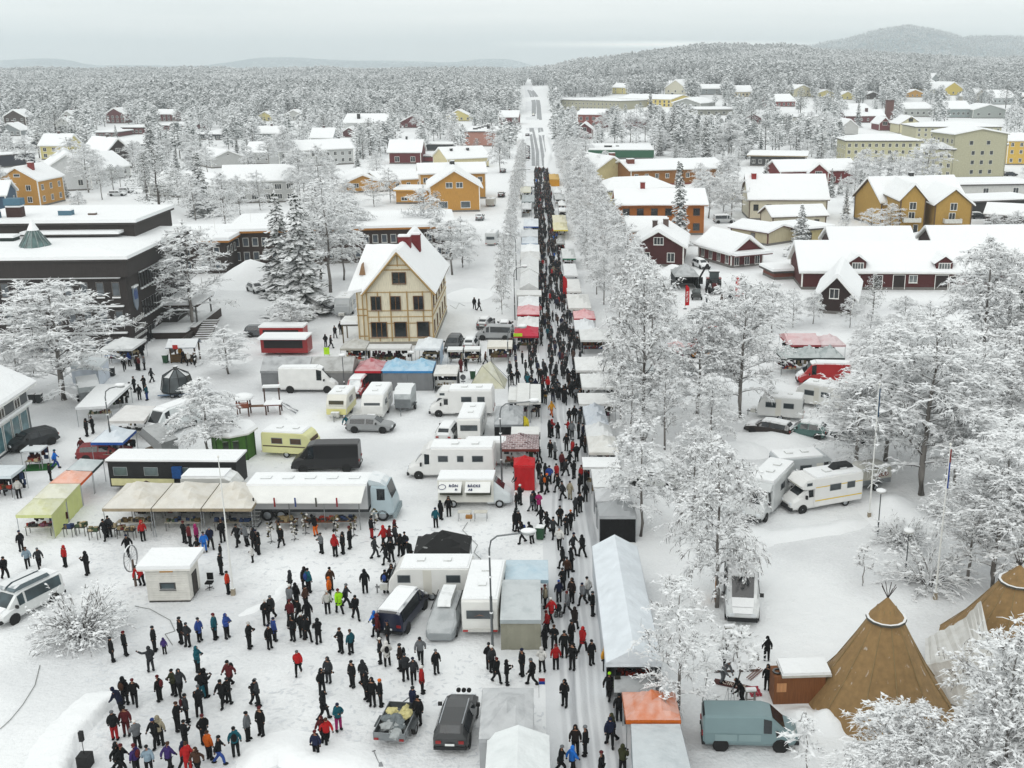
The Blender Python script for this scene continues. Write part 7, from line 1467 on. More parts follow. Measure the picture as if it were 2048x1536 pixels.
# ---------------------------------------------------------------- people
PR = random.Random(404)
def skin_mesh(name, verts, edges, radii, root, mats, sub=1, extra=None):
    me = bpy.data.meshes.new(name); me.from_pydata(verts, edges, []); o = bpy.data.objects.new(name, me); COL.objects.link(o)
    md = o.modifiers.new('s', 'SKIN'); md.use_smooth_shade = True
    for i, v in enumerate(me.skin_vertices[0].data): v.radius = radii[i] if isinstance(radii[i], tuple) else (radii[i], radii[i]); v.use_root = i == root
    s = o.modifiers.new('u', 'SUBSURF'); s.levels = sub; s.render_levels = sub
    dg = bpy.context.evaluated_depsgraph_get(); ev = bpy.data.meshes.new_from_object(o.evaluated_get(dg)); bpy.data.objects.remove(o); ev.name = name
    if extra:
        vs = [tuple(v.co) for v in ev.vertices]; fs = [tuple(p.vertices) for p in ev.polygons]; n0 = len(fs); b = MB(); b.v = vs; b.f = fs; b.m = [0]*n0; extra(b); return b.mesh(name, mats, True)
    ev.materials.clear(); [ev.materials.append(MATS[m]) for m in mats]; return ev
POSES = {   # elbows, hands, knees, ankles (left, right), lean forward
 'stand': (((-.27, 0, 1.13), (.27, 0, 1.13)), ((-.29, -.05, .87), (.29, -.05, .87)), ((-.11, -.02, .5), (.11, -.02, .5)), ((-.12, 0, .08), (.12, 0, .08)), 0),
 'walk': (((-.27, .14, 1.14), (.27, -.12, 1.14)), ((-.28, .16, .9), (.28, -.28, .95)), ((-.1, -.2, .53), (.1, .04, .5)), ((-.1, -.26, .1), (.1, .32, .16)), .05),
 'stride': (((-.27, -.12, 1.14), (.27, .14, 1.14)), ((-.28, -.28, .95), (.28, .16, .9)), ((-.1, .04, .5), (.1, -.2, .53)), ((-.1, .30, .14), (.1, -.25, .09)), .06),
 'hold': (((-.28, -.06, 1.15), (.28, -.06, 1.15)), ((-.08, -.34, 1.24), (.1, -.34, 1.24)), ((-.12, -.02, .5), (.12, 0, .5)), ((-.14, 0, .08), (.14, .03, .08)), .02),
 'pocket': (((-.31, .06, 1.15), (.31, .06, 1.15)), ((-.18, -.14, .98), (.18, -.14, .98)), ((-.13, -.03, .5), (.11, 0, .5)), ((-.16, -.03, .08), (.12, .04, .08)), 0),
 'point': (((-.28, .02, 1.14), (.34, -.2, 1.32)), ((-.24, -.12, .92), (.5, -.48, 1.42)), ((-.12, 0, .5), (.12, -.04, .5)), ((-.14, .03, .08), (.13, -.06, .08)), .03),
 'bend': (((-.26, -.42, 1.0), (.26, -.42, 1.0)), ((-.14, -.62, .8), (.16, -.62, .8)), ((-.12, -.1, .5), (.12, -.04, .5)), ((-.13, .05, .08), (.13, .08, .08)), .35),
}
ACT = {'stand': 'standing', 'walk': 'walking', 'stride': 'striding', 'hold': 'holding something up', 'pocket': 'waiting', 'point': 'pointing', 'bend': 'bending forward'}
def person_meshes(pose):
    E, Hn, K, A, ln = POSES[pose]; f = lambda x, y, z: (x, y-ln*max(0, z-.9)/.6, z-(.12*ln*(z-.9)/.6 if z > .9 else 0))
    hd = f(0, -.02-ln*.1, 1.62)
    V = [f(0, 0, .95), f(0, 0, 1.2), f(0, 0, 1.40), f(0, -.01, 1.50), hd, f(0, -.02-ln*.1, 1.74)]; Rr = [(.08, .06), (.09, .065), (.06, .05), .04, (.085, .1), (.055, .07)]; Ed = [(0, 1), (1, 2), (2, 3), (3, 4), (4, 5)]
    for s in (0, 1):
        sg = -1 if s == 0 else 1; i = len(V)
        V += [f(sg*.17, 0, 1.41), E[s], Hn[s]]; Rr += [.045, .035, .032]; Ed += [(2, i), (i, i+1), (i+1, i+2)]
        j = len(V); V += [(sg*.09, 0, .86), K[s], A[s], (A[s][0], A[s][1]-.15, .05)]; Rr += [.05, .04, .03, .025]; Ed += [(0, j), (j, j+1), (j+1, j+2), (j+2, j+3)]
    def face(b):
        b.octa((hd[0], hd[1]-.105, hd[2]-.005), .016, .03, .02, 0, 0)
        for s in (-1, 1): b.octa((hd[0]+s*.035, hd[1]-.088, hd[2]+.02), .012, .01, .009, 0, 1)
        b.box(hd[0]-.025, hd[1]-.094, hd[2]-.055, hd[0]+.025, hd[1]-.085, hd[2]-.047, 1)
    body = skin_mesh('person', V, Ed, Rr, 0, ['matte', 'eye_dark'], 1, face)
    out = {'body': body}
    for nm, zb, wb in (('jacket', .82, (.215, .175)), ('coat', .56, (.235, .20))):
        V2 = [f(0, 0, zb), f(0, 0, 1.1), f(0, 0, 1.30), f(0, 0, 1.43), f(0, 0, 1.56)]; R2 = [wb, (.205, .165), (.20, .15), (.16, .13), (.085, .085)]; E2 = [(0, 1), (1, 2), (2, 3), (3, 4)]
        for s in (0, 1):
            sg = -1 if s == 0 else 1; i = len(V2); h = Vector(Hn[s]).lerp(Vector(E[s]), .12); V2 += [f(sg*.19, 0, 1.38), E[s], tuple(h)]; R2 += [.09, .078, .062]; E2 += [(2, i), (i, i+1), (i+1, i+2)]
        out[nm] = skin_mesh(nm, V2, E2, R2, 1, ['cloth'], 1)
    V3 = [(0, 0, .97)]; R3 = [(.175, .145)]; E3 = []
    for s in (0, 1):
        sg = -1 if s == 0 else 1; j = len(V3); a = Vector(A[s]).lerp(Vector(K[s]), .03); V3 += [(sg*.10, 0, .80), K[s], tuple(a)]; R3 += [.115, .09, .075]; E3 += [(0, j), (j, j+1), (j+1, j+2)]
    out['trousers'] = skin_mesh('trousers', V3, E3, R3, 0, ['cloth'], 1)
    for s in (0, 1):
        b = MB(); b.ell((A[s][0], A[s][1]-.04, .075+max(0, A[s][2]-.09)), .075, .15, .085, 8, 5); out['boot%d' % s] = b.mesh('boot', 'cloth', True); b = MB()
        h = Vector(Hn[s]); d = (h-Vector(E[s])).normalized(); c = h+d*.03; b.ell(c, .045, .05, .06, 7, 5); sg = 1 if s == 0 else -1; b.tube([c+Vector((sg*.02, -.02, 0)), c+Vector((sg*.05, -.06, -.02))], [.018, .014], 5); out['mitten%d' % s] = b.mesh('mitten', 'cloth', True)
    b = MB(); b.ell((hd[0], hd[1]+.012, hd[2]+.055), .105, .118, .09, 9, 6); out['hat'] = b.mesh('hat', 'cloth', True)
    b = MB(); b.ell((hd[0], hd[1]+.045, hd[2]+.0), .125, .125, .15, 9, 6); b.ell(f(0, .07, 1.47), .15, .11, .08, 9, 5); out['hood'] = b.mesh('hood', 'cloth', True)
    b = MB(); c = f(0, .21, 1.24); b.ell(c, .15, .10, .24, 9, 6); out['backpack'] = b.mesh('backpack', 'cloth', True)
    return out
m, t, b = newmat('eye_dark'); b.inputs['Base Color'].default_value = (.03, .02, .02, 1)
PM = {k: person_meshes(k) for k in POSES}
CN = {'k': ('black', '#111214'), 'd': ('dark grey', '#2b2d30'), 'g': ('grey', '#66696c'), 'r': ('red', '#a01a1c'), 'R': ('dark red', '#521a1e'), 'b': ('blue', '#28407e'), 'B': ('bright blue', '#1f6ac0'), 'n': ('navy', '#161c34'), 't': ('teal', '#14505c'), 'o': ('orange', '#c05a14'),
      'y': ('yellow', '#c8902a'), 'w': ('white', '#c9c8c4'), 'e': ('beige', '#8e8672'), 'p': ('purple', '#3a2a62'), 'm': ('magenta', '#9a2262'), 'v': ('olive', '#33351f'), 'c': ('brown', '#3f2a1e'), 'h': ('lime hi-vis', '#9ad81a'), 'x': ('orange-red', '#b8341a'), 'q': ('pale blue', '#8ea2b0'), 'l': ('dark brown', '#1f1815')}
SKINC = ['#a9765a', '#b8886c', '#9a6a50']
NP = [0]
def person(px, py, jc='k', pc='k', pose=None, hat=None, face=None, pack=None, child=False, group=None, auto=True, label=None, coat=None, at=None):
    NP[0] += 1; p = at or G(px, py); pose = pose or PR.choice(('stand', 'pocket', 'walk', 'stride', 'stand', 'hold')); M = PM[pose]
    s = PR.uniform(.94, 1.06)*(.66 if child else 1); face = PR.uniform(0, 360) if face is None else face
    o = link('person', M['body'], None, PR.choice(SKINC)); o.location = (p.x, p.y, hgt(p.x, p.y)+.02); o.rotation_euler = (0, 0, R(face)); o.scale = (s, s, s)
    coat = (PR.random() < .25) if coat is None else coat
    def cc(h): 
        v = C(CN[h][1]); k = PR.uniform(.8, 1.25); return (v[0]*k, v[1]*k, v[2]*k)
    link('coat' if coat else 'jacket', M['coat' if coat else 'jacket'], o, cc(jc)); link('trousers', M['trousers'], o, cc(pc)); mk_ = cc(PR.choice('kkkdc')); [(link('boot', M['boot%d' % s_], o, cc('k')), link('mitten', M['mitten%d' % s_], o, mk_)) for s_ in (0, 1)]
    hk = hat or PR.choice('kkkkdddgcnR'); hood = hat is None and PR.random() < .4
    link('hood' if hood else 'hat', M['hood' if hood else 'hat'], o, cc(jc if hood else hk))
    if pack: link('backpack', M['backpack'], o, cc(pack))
    kid = 'child' if child else 'person'
    lb = (kid+' all in '+CN[jc][0] if jc == pc else kid+' in '+CN[jc][0]+(' coat' if coat else ' jacket'))+((' and '+CN[pc][0]+' trousers') if pc not in (jc, 'k') else '')+((' with '+CN[hat][0]+' hat') if hat and hat not in 'kd' else '')+((' with '+CN[pack][0]+' backpack') if pack and not hat else '')
    if len(lb.split()) <= 5: lb += ' '+ACT[pose]
    tag(o, label or lb, 'person', group or 'visitors on the snow-covered square', auto and not label); return o
# spot table: x y jacket trousers pose hat pack (one letter each, . = default; C child)
PEOPLE = '''175 873 kk;187 867 kk;165 910 Rk;112 937 Bb w.t;102 962 kk;39 997 wk s;5 990 kk;12 983 dk;44 1103 kk s;57 1137 qk w;80 1137 dk w;132 1134 rk s;176 1150 kk h;12 1160 kk;212 1080 kk;220 1075 dk;287 1082 rk;258 1114 kk w;285 1172 rk b
370 1087 kk;381 1094 Rk s;395 1090 mk s;410 1105 BB s;422 1098 nk;395 1107 ko..C;446 1085 kk;477 1092 kk;495 1092 gk b;509 1100 kk;443 1150 kk s;442 1118 kk..C;506 1125 wk..C;457 1188 xk s;250 742 kk;260 733 bk;275 740 kk;279 741 Rk;290 740 gk;304 765 dk;290 782 kk;280 800 kk;295 801 tb;255 795 kk b;270 785 kk;368 727 kk;379 731 wk;390 733 kk;362 720 yk
563 1095 kk w.w;632 1072 ko b;519 1109 kk;514 1103 kk;644 1107 gk h;671 1114 rk s;687 1108 kk s;701 1098 kk;744 1078 kr;750 1117 dd t;769 1096 rk;779 1093 Rk;792 1090 dk;790 1082 Rk;802 1113 kk;812 1110 kk b;773 1128 kk;783 1125 kk;822 1125 kk b;882 1040 kk s;898 1033 kk s;872 1056 tk;697 861 tk b.w;949 619 kk t;958 622 kk w;671 677 kk;682 669 kk;652 694 kk;662 697 kk;922 745 RR;932 742 kk;959 725 kk;971 730 ck;560 1083 vk s
1131 798 kk;1096 785 rk;1086 783 Rk;1106 780 dk;1151 797 kk;1163 777 hk;1103 834 yo w;1076 834 kk;1139 848 kk;1149 845 kk;1160 850 dk;1099 876 kk;1104 873 rk;1116 877 kk h;1137 872 rk;1144 878 gk;1157 878 kk;1166 879 nk;1133 902 kk s;1078 928 kk;1101 915 kk;1110 920 gk;1145 915 rk;1153 924 kk;1163 905 kk;1171 905 ck;1139 938 kk;1148 958 kk;1131 953 dk;1124 943 Rk;1099 969 bk....b;1114 965 rk;1091 963 kk;1078 958 kk;1084 985 dk;1093 988 kk..oo;1116 985 kk;1126 1000 dk;1140 1000 ee;1159 988 kk;1163 968 rk;1171 978 kk
1039 978 kk b;1040 1010 kk h.w;1033 1020 kk s.w;1064 1024 dg w;1068 1022 kk;1083 1053 kk w;1078 1023 mk h;1095 1067 kk;1106 1078 dk;1120 1053 kk;1151 1033 dk;1160 1025 kk;1171 1004 kk;1142 1060 kk w.o;1133 1070 kk;1119 1099 wk w.g;1045 1087 kk...b;1064 1087 kk b;1032 1065 kk;1039 1063 kk;1146 1110 dk w;1165 1115 kk t;1143 1143 kk;1126 1138 kk;1134 1160 ck
1126 1180 kk;1144 1206 lk;1166 1211 gk;1176 1200 wg w;1185 1232 kk...k;1118 1205 nk s.b;1136 1228 gk;1091 1217 ek s;1103 1244 rk w.w;1095 1270 rk w;1149 1262 lk w;1165 1305 rk w;1090 1300 kk;1109 1300 kk;1129 1315 kk;1143 1292 kk;1145 1340 kk s;1112 1340 rk s;1084 1345 wk;1183 1330 kk s;1211 1342 yk s;1045 1352 kk s;1065 1371 kk w;1130 1413 kk p;1218 1400 kk t.h;1238 1443 kk s;1220 1493 nk t;1224 1485 vk;1151 1510 lk s;1171 1512 kk s.g;1122 1548 kk;1144 1548 Bk;1245 1548 vk;1203 1560 kk;1216 1360 qk
1445 1367 gg b;1449 1340 kk h;1484 1405 kk b;1533 1322 kk s;1534 1380 kk s;226 1324 kk s;252 1312 kk s;310 1303 kk s;330 1309 pk s..C;303 1344 dd p;364 1287 kk;377 1294 dk;400 1283 bk s;431 1279 tk s;455 1277 bk h;500 1297 kk h.w;397 1344 tk h;462 1376 Rk..kk;350 1392 vk;362 1392 dk;321 1403 kk...R;271 1413 kk;252 1410 kk...c;245 1427 nk b;231 1481 kr s.g;255 1472 RR s;314 1494 kk..bk;322 1492 ek;277 1500 gk h.w;405 1397 kt;413 1394 kk;447 1414 kk;458 1408 kk;357 1462 kk;375 1445 dk...R;400 1433 kk b;372 1497 kk;410 1487 kk;420 1520 ok s.c;440 1530 kb;473 1514 tk...k;497 1482 gk s;511 1412 kk;516 1411 dk;237 1545 kk;246 1547 kk;275 1548 pk...R;300 1550 qk;340 1545 pk;370 1540 nk;378 1545 rr;398 1552 ck
582 1186 dk;612 1182 lk;618 1186 tk...b;662 1182 ck;731 1187 kk s;772 1187 kk...b;785 1177 kk;581 1220 gk w.w;594 1212 kk;613 1220 ck;545 1240 dk;533 1250 kk h.w;582 1250 Rk;600 1245 kk;617 1250 kk;587 1282 kk s;605 1277 kk s.w;616 1283 kk;612 1279 kk;550 1283 bk;540 1298 kk;638 1288 kk h;656 1227 wk s.wk;660 1202 ok s.o;680 1228 hk t.R;693 1216 dk w;712 1240 kk t;752 1270 Bk;757 1280 Rk...k;683 1306 kk h;703 1309 tk s;598 1350 rk w;658 1366 dd s;645 1390 kk p;706 1375 kk s;728 1372 dk s;735 1402 kk;746 1413 kk;762 1413 kk s.o;762 1327 kk s.w;775 1333 wk...k;777 1292 kk;802 1342 lk...k;812 1362 dk;828 1367 dk...d;842 1327 gk...k;845 1387 rk s.w;873 1348 kk s;828 1432 nk;838 1450 kk s;984 1344 dk s.w;979 1338 kk;993 1366 kk..R;1014 1370 kk;524 1472 kk s;655 1492 rk w..k;647 1487 Rk;648 1440 kk;678 1462 tm..nt;634 1517 nk s.R
1398 588 kk;1412 590 kk;1413 607 gg s;1443 611 ck;1460 610 dk;1395 650 kk;1470 652 rk'''
PK = {'s': 'stand', 'w': 'walk', 't': 'stride', 'h': 'hold', 'p': 'point', 'b': 'bend'}
BUSY = []
for row in PEOPLE.split('\n'):
    for ent in row.split(';'):
        a = ent.split(); px, py = int(a[0]), int(a[1]); ex = ''.join(a[2:]); jc, pc = ex[0], ex[1]; ex = ex[2:]+'.....'
        pose = PK.get(ex[0]); rest = ex[1:]; child = 'C' in ex; ex2 = [c for c in rest if c != 'C']
        hat = ex2[1] if len(ex2) > 1 and ex2[1] in CN else None; pack = next((c for c in ex2[2:] if c in CN), None)
        q = G(px, py); BUSY.append((q.x, q.y))
        person(px, py, jc, pc, pose, hat, None, pack, child, group='visitors walking in the market street' if 1072 < px < 1195 else None)
# denser stream further up the street
cnt = 0; far = []
def strm(py):  # left, right limits of the crowd in metres off the street line, and density
    return (.1, 4.3)
y = 108.0; rowsY = []
tries = 0
while tries < 1650:
    tries += 1
    yy = 107+(372-107)*(PR.random()**1.15)
    lo, hi = (-.6, 4.0) if yy > 150 else ((-3.6, 5.6) if 113 < yy < 135 else (-1.0, 4.6))
    dn = .5+.5*noise.noise((yy/7, 0, 1)); 
    if PR.random() > .35+.75*dn: continue
    x = PR.uniform(lo, hi)
    if 135 < yy < 365 and 1.3 < x-(.3*math.sin(yy/17)) < 2.2 and PR.random() < .75: continue
    X = x-.0617*yy
    if any(abs(X-bx) < .42 and abs(yy-by) < .42 for bx, by in BUSY): continue
    BUSY.append((X, yy)); far.append((yy, X))
far.sort()
for yy, X in far:
    jc = PR.choices('kdnlcRrgebtBw', (66, 14, 6, 3, 5, 1.5, 2, 1.5, 1.2, 1, .8, .6, .6))[0]
    if NP[0] < 352:
        person(0, 0, jc, PR.choice('kkkkdn'), None, None, 0 if PR.random() < .5 else 180, PR.choice((None, None, None, 'k')), at=Vector((X, yy, 0)), group='dense stream of people up the street'); cnt += 1
    else: rowsY.append((X, yy, jc))
b = MB(); cm = list(CN); mats = []
for h in cm:
    mname = 'crowd_'+CN[h][0].replace(' ', '_'); m, t, bb = newmat(mname); bb.inputs['Base Color'].default_value = C(CN[h][1]); bb.inputs['Roughness'].default_value = .9; mats.append(mname)
m, t, bb = newmat('crowd_face'); bb.inputs['Base Color'].default_value = C('#7d5c4c'); mats.append('crowd_face')
for X, yy, jc in rowsY:
    h = PR.uniform(.93, 1.06)*(1 if PR.random() > .08 else .7); a = PR.uniform(0, 6.28); ji = cm.index(jc); ki = 0; ca, sa = math.cos(a)*h, math.sin(a)*h; st = PR.uniform(.02, .2); f = lambda x, y, z: (X+x*ca-y*sa, yy+x*sa+y*ca, z*h)
    for s in (-1, 1): b.tube([f(s*.09, s*st, .03), f(s*.1, 0, .5), f(s*.09, 0, .9)], [.07*h, .085*h, .11*h], 4, ki); b.tube([f(s*.21, 0, 1.4), f(s*.27, -.03, 1.1), f(s*.25, -.1, .88)], [.07*h, .07*h, .05*h], 4, ji)
    b.tube([f(0, 0, .85), f(0, 0, 1.15), f(0, 0, 1.42), f(0, 0, 1.5)], [.19*h, .19*h, .18*h, .08*h], 6, ji); b.ell(f(0, -.02, 1.62), .09*h, .09*h, .11*h, 6, 4, len(cm)); b.ell(f(0, .015, 1.68), .11*h, .11*h, .09*h, 6, 4, cm.index(PR.choice('kkkdgR')))
o = b.build('crowd', mats); struct(o, 'stuff', 'dense dark crowd filling the far part of the market street'); o['category'] = 'crowd'
print('people', NP[0], 'crowd', len(rowsY))
# ---------------------------------------------------------------- lamps, flags, furniture and odds and ends
def TG(name, label, cat, px, py, rz=0, group=None, at=None, s=1): r = empty(name, at or G(px, py), rz, s); tag(r, label, cat, group, False); return r
def arm_lamp(label, px, py, hx, hy, hh=None):
    """curved-arm lamp: base pixel, head pixel"""
    r = TG('street_lamp', label, 'street lamp', px, py); H2 = hh or 7.4; q = G(hx, hy, H2); d = q-r.location; d.z = 0; ln = min(3.2, max(1.5, abs(d.x))); u = Vector((1 if d.x > 0 else -1, 0, 0))
    MB().tube([(0, 0, 0), (0, 0, H2*.45)], .085, 8).build('pole', 'metal', r, '#6f7375')
    b = MB(); b.tube([(0, 0, H2*.45), (0, 0, H2-1.0), u*.12+Vector((0, 0, H2-.45)), u*.5+Vector((0, 0, H2-.15)), u*ln+Vector((0, 0, H2+.1))], .055, 8); b.build('arm', 'metal', r, '#6f7375')
    b = MB(); b.ell(u*ln+Vector((0, 0, H2+.02)), .42, .2, .12, 10, 5); b.build('lamp_head', 'matte', r, '#9da0a0'); b = MB(); b.ell(u*ln+Vector((0, 0, H2+.2)), .5, .26, .16, 10, 5); b.build('snow_cap', 'snow', r, smooth=True)
    for z in (H2*.3, H2*.62, H2*.8): MB().cyl(0, 0, z, z+.09, .11, .11, 8).build('clamp', 'snow', r)
arm_lamp('tall curved street lamp with snow-capped head, lower middle', 985, 1292, 1060, 1048, 7.6); arm_lamp('curved street lamp arching over the grey tent', 1004, 968, 1068, 806, 7.4); arm_lamp('slim curved lamp beside the blue and white canopy', 228, 920, 190, 785, 7.0)
for i, (x, y, hx, hy) in enumerate(((1018, 790, 1050, 640), (1030, 640, 1052, 492), (1033, 560, 1050, 425), (1036, 395, 1052, 350), (1036, 372, 1052, 330))): arm_lamp(('nearest', 'second', 'third', 'fourth', 'farthest')[i]+' curved lamp on the left side of the market street', x, y, hx, hy, 7.6)
def disc_lamp(label, px, py, top):
    r = TG('park_lamp', label, 'park lamp', px, py, group='park lamps with round snow caps'); h = HT(px, py, top); b = MB(); b.tube([(0, 0, 0), (0, 0, h*.35)], .06, 7); b.tube([(0, 0, h*.35), (0, 0, h)], .042, 7); b.build('pole', 'metal', r, '#5a5e60')
    MB().cyl(0, 0, h*.33, h*.36, .08, .08, 8).build('collar', 'snow', r); b = MB(); b.ell((0, 0, h), .36, .36, .1, 14, 5); b.build('shade', 'matte', r, '#b8b8b4'); b = MB(); b.ell((0, 0, h+.13), .4, .4, .13, 14, 5); b.build('snow_cap', 'snow', r, smooth=True)
disc_lamp('upper of two park lamps with round snow caps', 1755, 1072, 984); disc_lamp('lower of two park lamps with round snow caps', 1810, 1156, 1064); disc_lamp('lamp with snow heap before the grey tent, beside the white van', 690, 790, 712); disc_lamp('lamp by the snowed terrace of the timber house', 824, 735, 706)
def flagpole(label, px, py, top, flag=None, col='#d9dad6'):
    r = TG('flagpole', label, 'flagpole', px, py); h = HT(px, py, top); MB().cyl(0, 0, 0, h, .075, .03, 8).build('pole', 'paint', r, col); b = MB(); b.ell((0, 0, h+.06), .09, .09, .08, 8, 5); b.build('knob', 'paint', r, '#e0dfd8'); MB().cbox(0, 0, 0, .25, .25, .5).build('foot', 'matte_snowy', r, '#9a8f7c')
    for c2, z0, z1 in (flag or ()): MB().tube([(.07, 0, h-z0), (.09, 0, h-z1)], .06, 5).build('furled_flag', 'cloth', r, c2)
flagpole('tall white flagpole in front of the cream tents', 467, 1190, 915); flagpole('left white flagpole by the town hall entrance', 438, 535, 425); flagpole('right white flagpole by the office wing', 509, 520, 425)
flagpole('flagpole with furled blue flag before the forked birch', 1738, 1036, 770, (('#23415e', .3, 2.6),)); flagpole('flagpole with furled red and blue flag at right', 1870, 1198, 890, (('#7a2a2c', .3, 1.2), ('#23418e', 1.2, 3.0)))
for k in range(4): flagpole(('first', 'second', 'third', 'fourth')[k]+' small flagpole with red flag at the apartment block', 1683+k*6, 322, 272, (('#a8402c', .5, 3.5),), '#b8b8b4') if k < 3 else None
def feather(label, px, py, top, col, txt=None, tcol='#e8e4e0'):
    r = TG('feather_flag', label, 'feather flag', px, py, 0); h = HT(px, py, top); w2 = h*.17; MB().tube([(0, 0, 0), (0, 0, h*.97), (w2*.6, 0, h)], .025, 5).build('pole', 'metal', r, '#3a3c3e'); MB().cyl(0, 0, 0, .05, .3, .3, 8).build('foot', 'matte', r, '#2a2c2e')
    b = MB(); n = 8; V = []
    for i in range(n+1):
        z = h*(.14+.85*i/n); ww = w2*(1-max(0, (i/n-.75)*2.6)**2) if i < n else w2*.35; V += [(.01, .02*math.sin(i*1.3), z), (ww, .05*math.sin(i*1.3+1), z+.04)]
    b.add(V, [(2*i, 2*i+1, 2*i+3, 2*i+2) for i in range(n)]); f = b.build('banner', 'cloth', r, col)
    if txt: 
        t_ = face_text(txt, w2*.75, f, (w2*.5, -.09, h*.52), (R(90), R(-90), 0), tcol, depth=.004)
feather('yellow feather flag with dark lettering on the left of the street', 1048, 893, 832, '#c9b92c', 'FAJANS', '#3a4a3a'); feather('red feather flag on the right edge of the market street', 1126, 604, 552, '#b0181f'); feather('red feather flag left of the black display canopy', 1348, 566, 540, '#8e1f2c', 'VALTRA')
feather('tall red feather flag before the display canopy', 1370, 618, 570, '#b81a22', 'VALTRA'); feather('red feather flag right of the tractor', 1470, 603, 553, '#b8322e', 'VALTRA'); feather('small red banner right of the tractor', 1484, 592, 570, '#8e2a26')
def bin_(label, px, py, col='#1f4a2e', s=1):
    r = TG('wheelie_bin', label, 'bin', px, py, PR.uniform(-.3, .3)); b = MB(); V = [(-.25, -.28, .08), (.25, -.28, .08), (.25, .22, .08), (-.25, .22, .08), (-.3, -.34, .98), (.3, -.34, .98), (.3, .32, .98), (-.3, .32, .98)]; b.add(V, [(0, 3, 2, 1), (0, 1, 5, 4), (1, 2, 6, 5), (2, 3, 7, 6), (3, 0, 4, 7), (4, 5, 6, 7)]); b.build('body', 'matte', r, col)
    b = MB(); b.box(-.32, -.36, .985, .32, .36, 1.05); b.build('lid', 'matte_snowy', r, col); t_, m_ = wheel_meshes(.1, .08)
    for s2 in (-1, 1): link('wheel', t_, r, '#141414', (s2*.26, .25, .1)).rotation_euler = (0, 0, R(90))
bin_('green wheelie bin beside the street below the food truck', 1081, 1078); bin_('green wheelie bin near the pale cream ridge tent', 946, 758); bin_('green wheelie bin before the town hall steps', 332, 726); bin_('dark bin behind the blue table at upper left', 225, 752, '#2a2c2e'); bin_('left of two dark bins at the grey shop corner', 66, 806, '#2a2e30'); bin_('right of two dark bins at the grey shop corner', 80, 806, '#2a2e30')
# glass hut on a trailer
r = TG('glass_hut', 'dark octagonal glass hut with snowy roof panes on a trailer', 'hut', 357, 790, .2); n = 10
for k in range(n):
    a0, a1 = 2*math.pi*k/n, 2*math.pi*(k+1)/n; P = lambda rr_, a, z: (rr_*math.cos(a), rr_*math.sin(a), z)
    b = MB(); b.add([P(1.75, a0, .75), P(1.75, a1, .75), P(1.4, a1, 2.3), P(1.4, a0, 2.3)], [(0, 1, 2, 3)]); b.build('pane', 'glass', r, '#3a4042'); b = MB(); b.add([P(1.4, a0, 2.3), P(1.4, a1, 2.3), P(.3, a1, 2.95), P(.3, a0, 2.95)], [(0, 1, 2, 3)]); b.build('roof_pane', 'glass' if k % 3 else 'paint_snowy', r, '#4c5254')
    b = MB(); b.tube([P(1.77, a0, .7), P(1.42, a0, 2.32), P(.3, a0, 2.98)], .04, 4); b.build('rib', 'matte', r, '#141618')
MB().cyl(0, 0, .5, .75, 1.6, 1.78, 10).build('floor', 'matte', r, '#101214'); MB().cyl(0, 0, 2.95, 3.3, .18, .28, 8).build('chimney', 'matte_snowy', r, '#5a5a58'); MB().box(-1.9, -1.2, .35, 1.9, 1.2, .5).build('trailer_bed', 'matte_snowy', r, '#6a8098'); wheels(r, (-.4, .4), 1.2, .28)
# log stall with crooked roof, playground, snow sculpture wheel
r = TG('log_stall', 'brown log market stall with grey roof and red sign', 'stall', 372, 722, .05); [MB().tube([(-1.5, -.9, .2+k*.2), (1.5, -.9, .2+k*.2)], .1, 6).build('log', 'wood', r, '#5c4628') for k in range(5)]; [MB().cbox(sx*1.45, sy*.85, 0, .16, .16, 2.1).build('post', 'wood', r, '#4a3820') for sx in (-1, 1) for sy in (-1, 1)]
MB().extr([(-1.4, 1.95), (0, 2.7), (1.4, 1.95), (1.4, 2.05), (0, 2.82), (-1.4, 2.05)], -1.8, 1.8, 'x').build('roof', 'canvas_snowy', r, '#7a828c'); MB().box(-.9, -1.45, 1.9, -.3, -1.41, 2.4).build('sign', 'matte', r, '#b02018'); goods_table(r, 0, -.4, 2.2, .6)
r = TG('playground', 'wooden playground with snow-covered hut roof, bridge and slide', 'playground', 520, 832, .12)
for x, y in ((-2.2, 0), (-1.1, 0), (-2.2, 1.1), (-1.1, 1.1), (.6, .2), (2.0, .2), (.6, 1.3), (2.0, 1.3), (.1, 2.6), (1.6, 2.6)): MB().cbox(x, y, 0, .12, .12, 1.9 if x < 0 else (2.3 if y > 2 else 1.2)).build('post', 'wood', r, '#4a2e22')
MB().box(-2.3, -.1, .9, -1.0, 1.2, 1.0).build('platform', 'wood', r, '#6a3a24'); MB().box(.5, .1, 1.0, 2.1, 1.4, 1.12).build('platform', 'wood', r, '#6a2a22'); MB().box(.45, .05, 1.123, 2.15, 1.45, 1.22).build('snow_cover', 'snow', r); MB().box(0, 2.3, 2.3, 1.75, 2.9, 2.5).build('snow_cover', 'snow', r)
b = MB(); b.ell((-1.65, .55, 1.95), 1.15, 1.0, .38, 12, 6); b.build('snow_dome', 'snow', r, smooth=True); MB().box(-1.0, .4, .85, .5, 1.0, .92).build('bridge', 'wood', r, '#6a4a30')
for k in range(4): MB().box(-2.28, -.12, 1.02+k*.14, -1.02, -.06, 1.12+k*.14).build('slat', 'wood', r, '#8a4a34')
MB().tube([(2.1, .4, 1.1), (3.6, .2, .1)], .08, 4).build('slide', 'matte_snowy', r, '#8a8c90'); MB().tube([(2.1, 1.1, 1.1), (3.7, .9, .1)], .08, 4).build('slide', 'matte_snowy', r, '#8a8c90')
